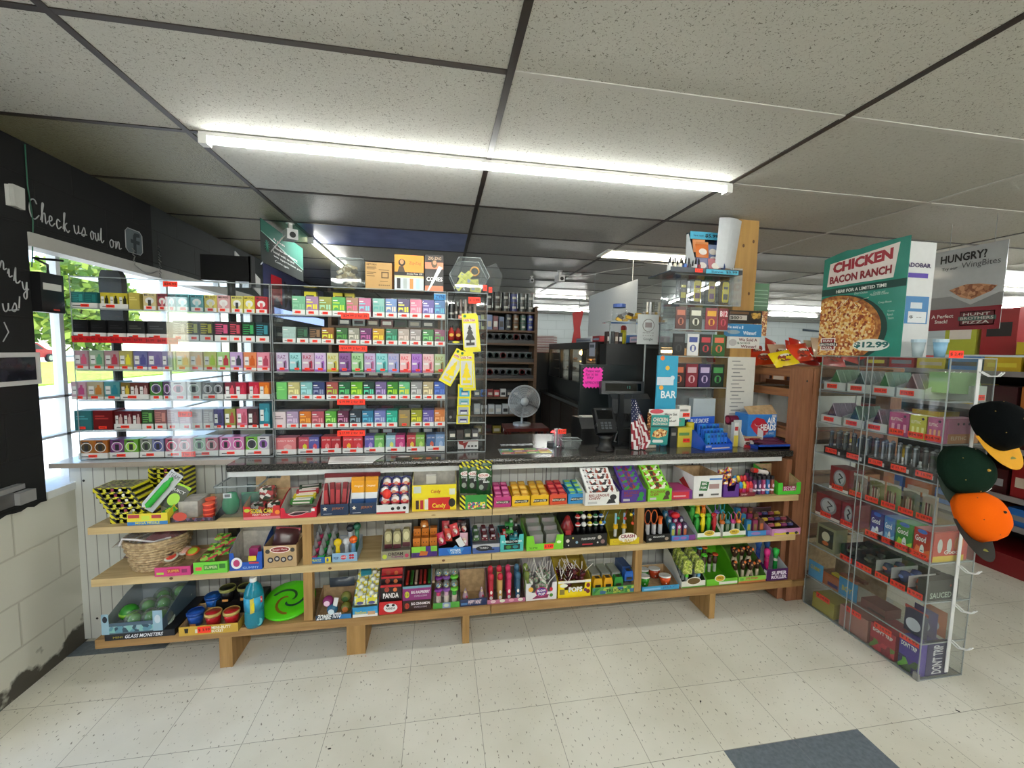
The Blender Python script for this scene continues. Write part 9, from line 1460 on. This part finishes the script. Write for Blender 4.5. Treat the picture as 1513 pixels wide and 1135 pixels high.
def chalk(m, s, y, z, sz, slope=0, r=.0022, wd=1):
    for ch in s:
        if ch == ' ': y += sz*.45; continue
        P_ = STR[ch]; pts = []
        for i in range(len(P_)-1):
            p0, p1, p2, p3 = P_[max(i-1, 0)], P_[i], P_[i+1], P_[min(i+2, len(P_)-1)]
            for q in range(5):
                t = q/5; f = lambda a, b, c, d: .5*(2*b+(c-a)*t+(2*a-5*b+4*c-d)*t*t+(3*b-a-3*c+d)*t**3
                                                   ); pts.append((f(p0[0], p1[0], p2[0], p3[0]), f(p0[1], p1[1], p2[1], p3[1])))
        pts.append(P_[-1]); m.tube([(-1.778, y+a*sz*.9*wd, z+b*sz) for a, b in pts], r, CH_, 4); q_ = wd*sz*(.78 if ch == 'C' else .58 if ch not in 'i!s' else .4); y += q_; z += slope*q_
    return y
m = MB(); chalk(m, 'Check', 2.205, 2.065, .085, -.08, .0028, .76); chalk(m, 'us', 2.43, 2.058, .085, 0, .0028, .85); chalk(m, 'out', 2.525, 2.055, .085, 0, .0028, .64); chalk(m, 'on', 2.65, 2.045, .085, 0, .0028, .9)
o = empty('chalk_lettering', (0, 0, 0), 'white cursive lettering reading Check us out on, above the window', 'lettering'); m.build('letters', o)
m = MB(); chalk(m, 'unity', 2.02, 1.84, .075, -.75, .0028, .8); chalk(m, 'us!', 2.06, 1.645, .07, .1, .0028, .9); m.tube([(-1.778, 2.06, 1.60), (-1.778, 2.075, 1.56), (-1.778, 2.05, 1.52)], .0026, CH_, 4); tag(m.build('chalk_lettering'), 'white cursive lettering reading unity us on the black pier', 'lettering')
m = MB(); fy, fz, fs = 2.77, 2.05, .135; SQ = [(.15, 0), (.85, 0), (1, .15), (1, .85), (.85, 1), (.15, 1), (0, .85), (0, .15)]; m.polyx([(fy+a*fs, fz+b*fs) for a, b in SQ], M('5a6468', .8), -1.779, -1.777); m.tube([(-1.777, fy+a*fs, fz+b*fs) for a, b in SQ+SQ[:1]], .0025, CH_, 4)
F_ = [(.45, .0), (.62, .0), (.62, .42), (.82, .42), (.84, .58), (.62, .58), (.64, .72), (.85, .75), (.85, .9), (.55, .88), (.46, .75), (.45, .58), (.3, .58), (.3, .42), (.45, .42)]; m.polyx([(fy+a*fs, fz+b*fs) for a, b in F_], M('2a3236', .8), -1.7770, -1.7760); tag(m.build('chalk_logo'), 'white rounded square with an f drawn after the lettering', 'logo')
m = MB(); [m.tube([(-1.76, 2.79+.001*k+(.012 if k % 2 else 0), 2.07-.016*k), (-1.755, 2.795+(.012 if k % 2 == 0 else 0), 2.056-.016*k)], .0022, M('8a8a88', .3, .8), 4) for k in range(6)]; [m.tube([(-1.76, 3.02, 2.14-.017*k), (-1.752, 3.03 if k % 2 else 3.02, 2.125-.017*k)], .0025, M('8a8a88', .3, .8), 4) for k in range(12)]; [m.tube([(-1.757, 2.80+.02*k, 1.98-.03*math.sin(k/10*PI)), (-1.757, 2.82+.02*k, 1.98-.03*math.sin((k+1)/10*PI))], .0025, M('8a8a88', .3, .8), 4) for k in range(10)]
tag(m.build('hanging_chain'), 'thin metal chain looping from the lintel by the window', 'chain')
m = MB(); m.box(-1.779, -1.765, 2.105, 2.155, 2.085, 2.17, M('c8c8c4', .35)); m.polyx([(2.11, 2.085), (2.15, 2.08), (2.155, 2.17), (2.105, 2.172)], M('bcbcb8', .35), -1.765, -1.748); tag(m.build('wall_sensor'), 'white wedge-shaped wall sensor on the black pier', 'sensor')
m = MB(); m.box(-1.778, -1.74, 2.185, 2.30, 1.655, 1.83, M('0c0c0e', .4)); m.box(-1.7395, -1.738, 2.195, 2.285, 1.755, 1.785, M('c8c8c4')); m.box(-1.7395, -1.738, 2.24, 2.27, 1.665, 1.672, M('c83a2a')); m.tube([(-1.76, 2.25, 1.83), (-1.76, 2.25, 1.87), (-1.77, 2.2, 1.89), (-1.76, 2.33, 1.905)], .006, M('1a1a1c'), 6); tag(m.build('wall_device'), 'black box with a white label strip at the window edge', 'device')
m = MB(); m.box(-1.779, -1.765, 1.90, 2.19, 1.335, 1.475, M('c8c8c8', .35)); m.box(-1.765, -1.763, 1.92, 2.165, 1.355, 1.455, noise_mat('photo_print', '10121a', '2a2a34', 12, .15)); tag(m.build('picture_frame'), 'white-framed dark picture at the left edge of the view', 'picture frame')
m = MB(); m.box(-1.778, -1.73, 1.93, 1.99, .845, .90, M('6a6a6c', .3, .5)); m.box(-1.74, -1.71, 1.99, 2.06, .845, .895, M('a0a0a2', .3, .3)); m.box(-1.77, -1.74, 1.94, 2.05, .90, .92, M('8a8a8c', .3)); tag(m.build('wall_bracket'), 'grey metal box bracket low on the black pier', 'bracket')
m = MB(); m.tube([(-1.775, 2.203, CH-.01), (-1.774, 2.20, 2.2), (-1.775, 2.215, 2.05), (-1.775, 2.20, 1.90), (-1.776, 2.195, 1.85)], .0025, M('1f5a44', .5), 5); tag(m.build('green_cable'), 'thin green cable running down beside the lettering', 'cable')
m = MB(); m.box(-1.90, -1.897, 2.24, 2.32, 1.04, 1.085, M('1a1f3a', .4)); m.T = Matrix(((0, -1, 0, -1.897), (1, 0, 0, 0), (0, 0, 1, 0), (0, 0, 0, 1))); m.text('EBT', 2.25, 2.31, 1.05, 1.075, M('d8dce8'), -.002, .04); m.T = None; tag(m.build('window_sticker'), 'navy EBT sticker on the window glass', 'sticker')
# specks on the floor
for k, (u, v, s) in enumerate(((487, 1107, .006), (1035, 1037, .006), (1415, 1051, .008), (540, 970, .004), (1180, 923, .005), (863, 976, .003))): p = atz(u, v, 0); m = MB(); m.add([(s*math.cos(a*PI/3)*(1+.4*(a % 2)), .6*s*math.sin(a*PI/3), .0012) for a in range(6)], [(0, 1, 2, 3, 4, 5)], M('1c1814' if k != 3 else 'c8442a', .8)); tag(m.build('floor_scrap', None, (p.x, p.y, .0004), rz=k), ('dark oval scrap on the front floor', 'small dark scrap on the centre-right floor', 'dark scrap on the floor right of the cabinet', 'tiny red scrap by the second shelf leg', 'dark scrap near the redwood post', 'tiny dark scrap between the shelf legs')[k], 'scrap')
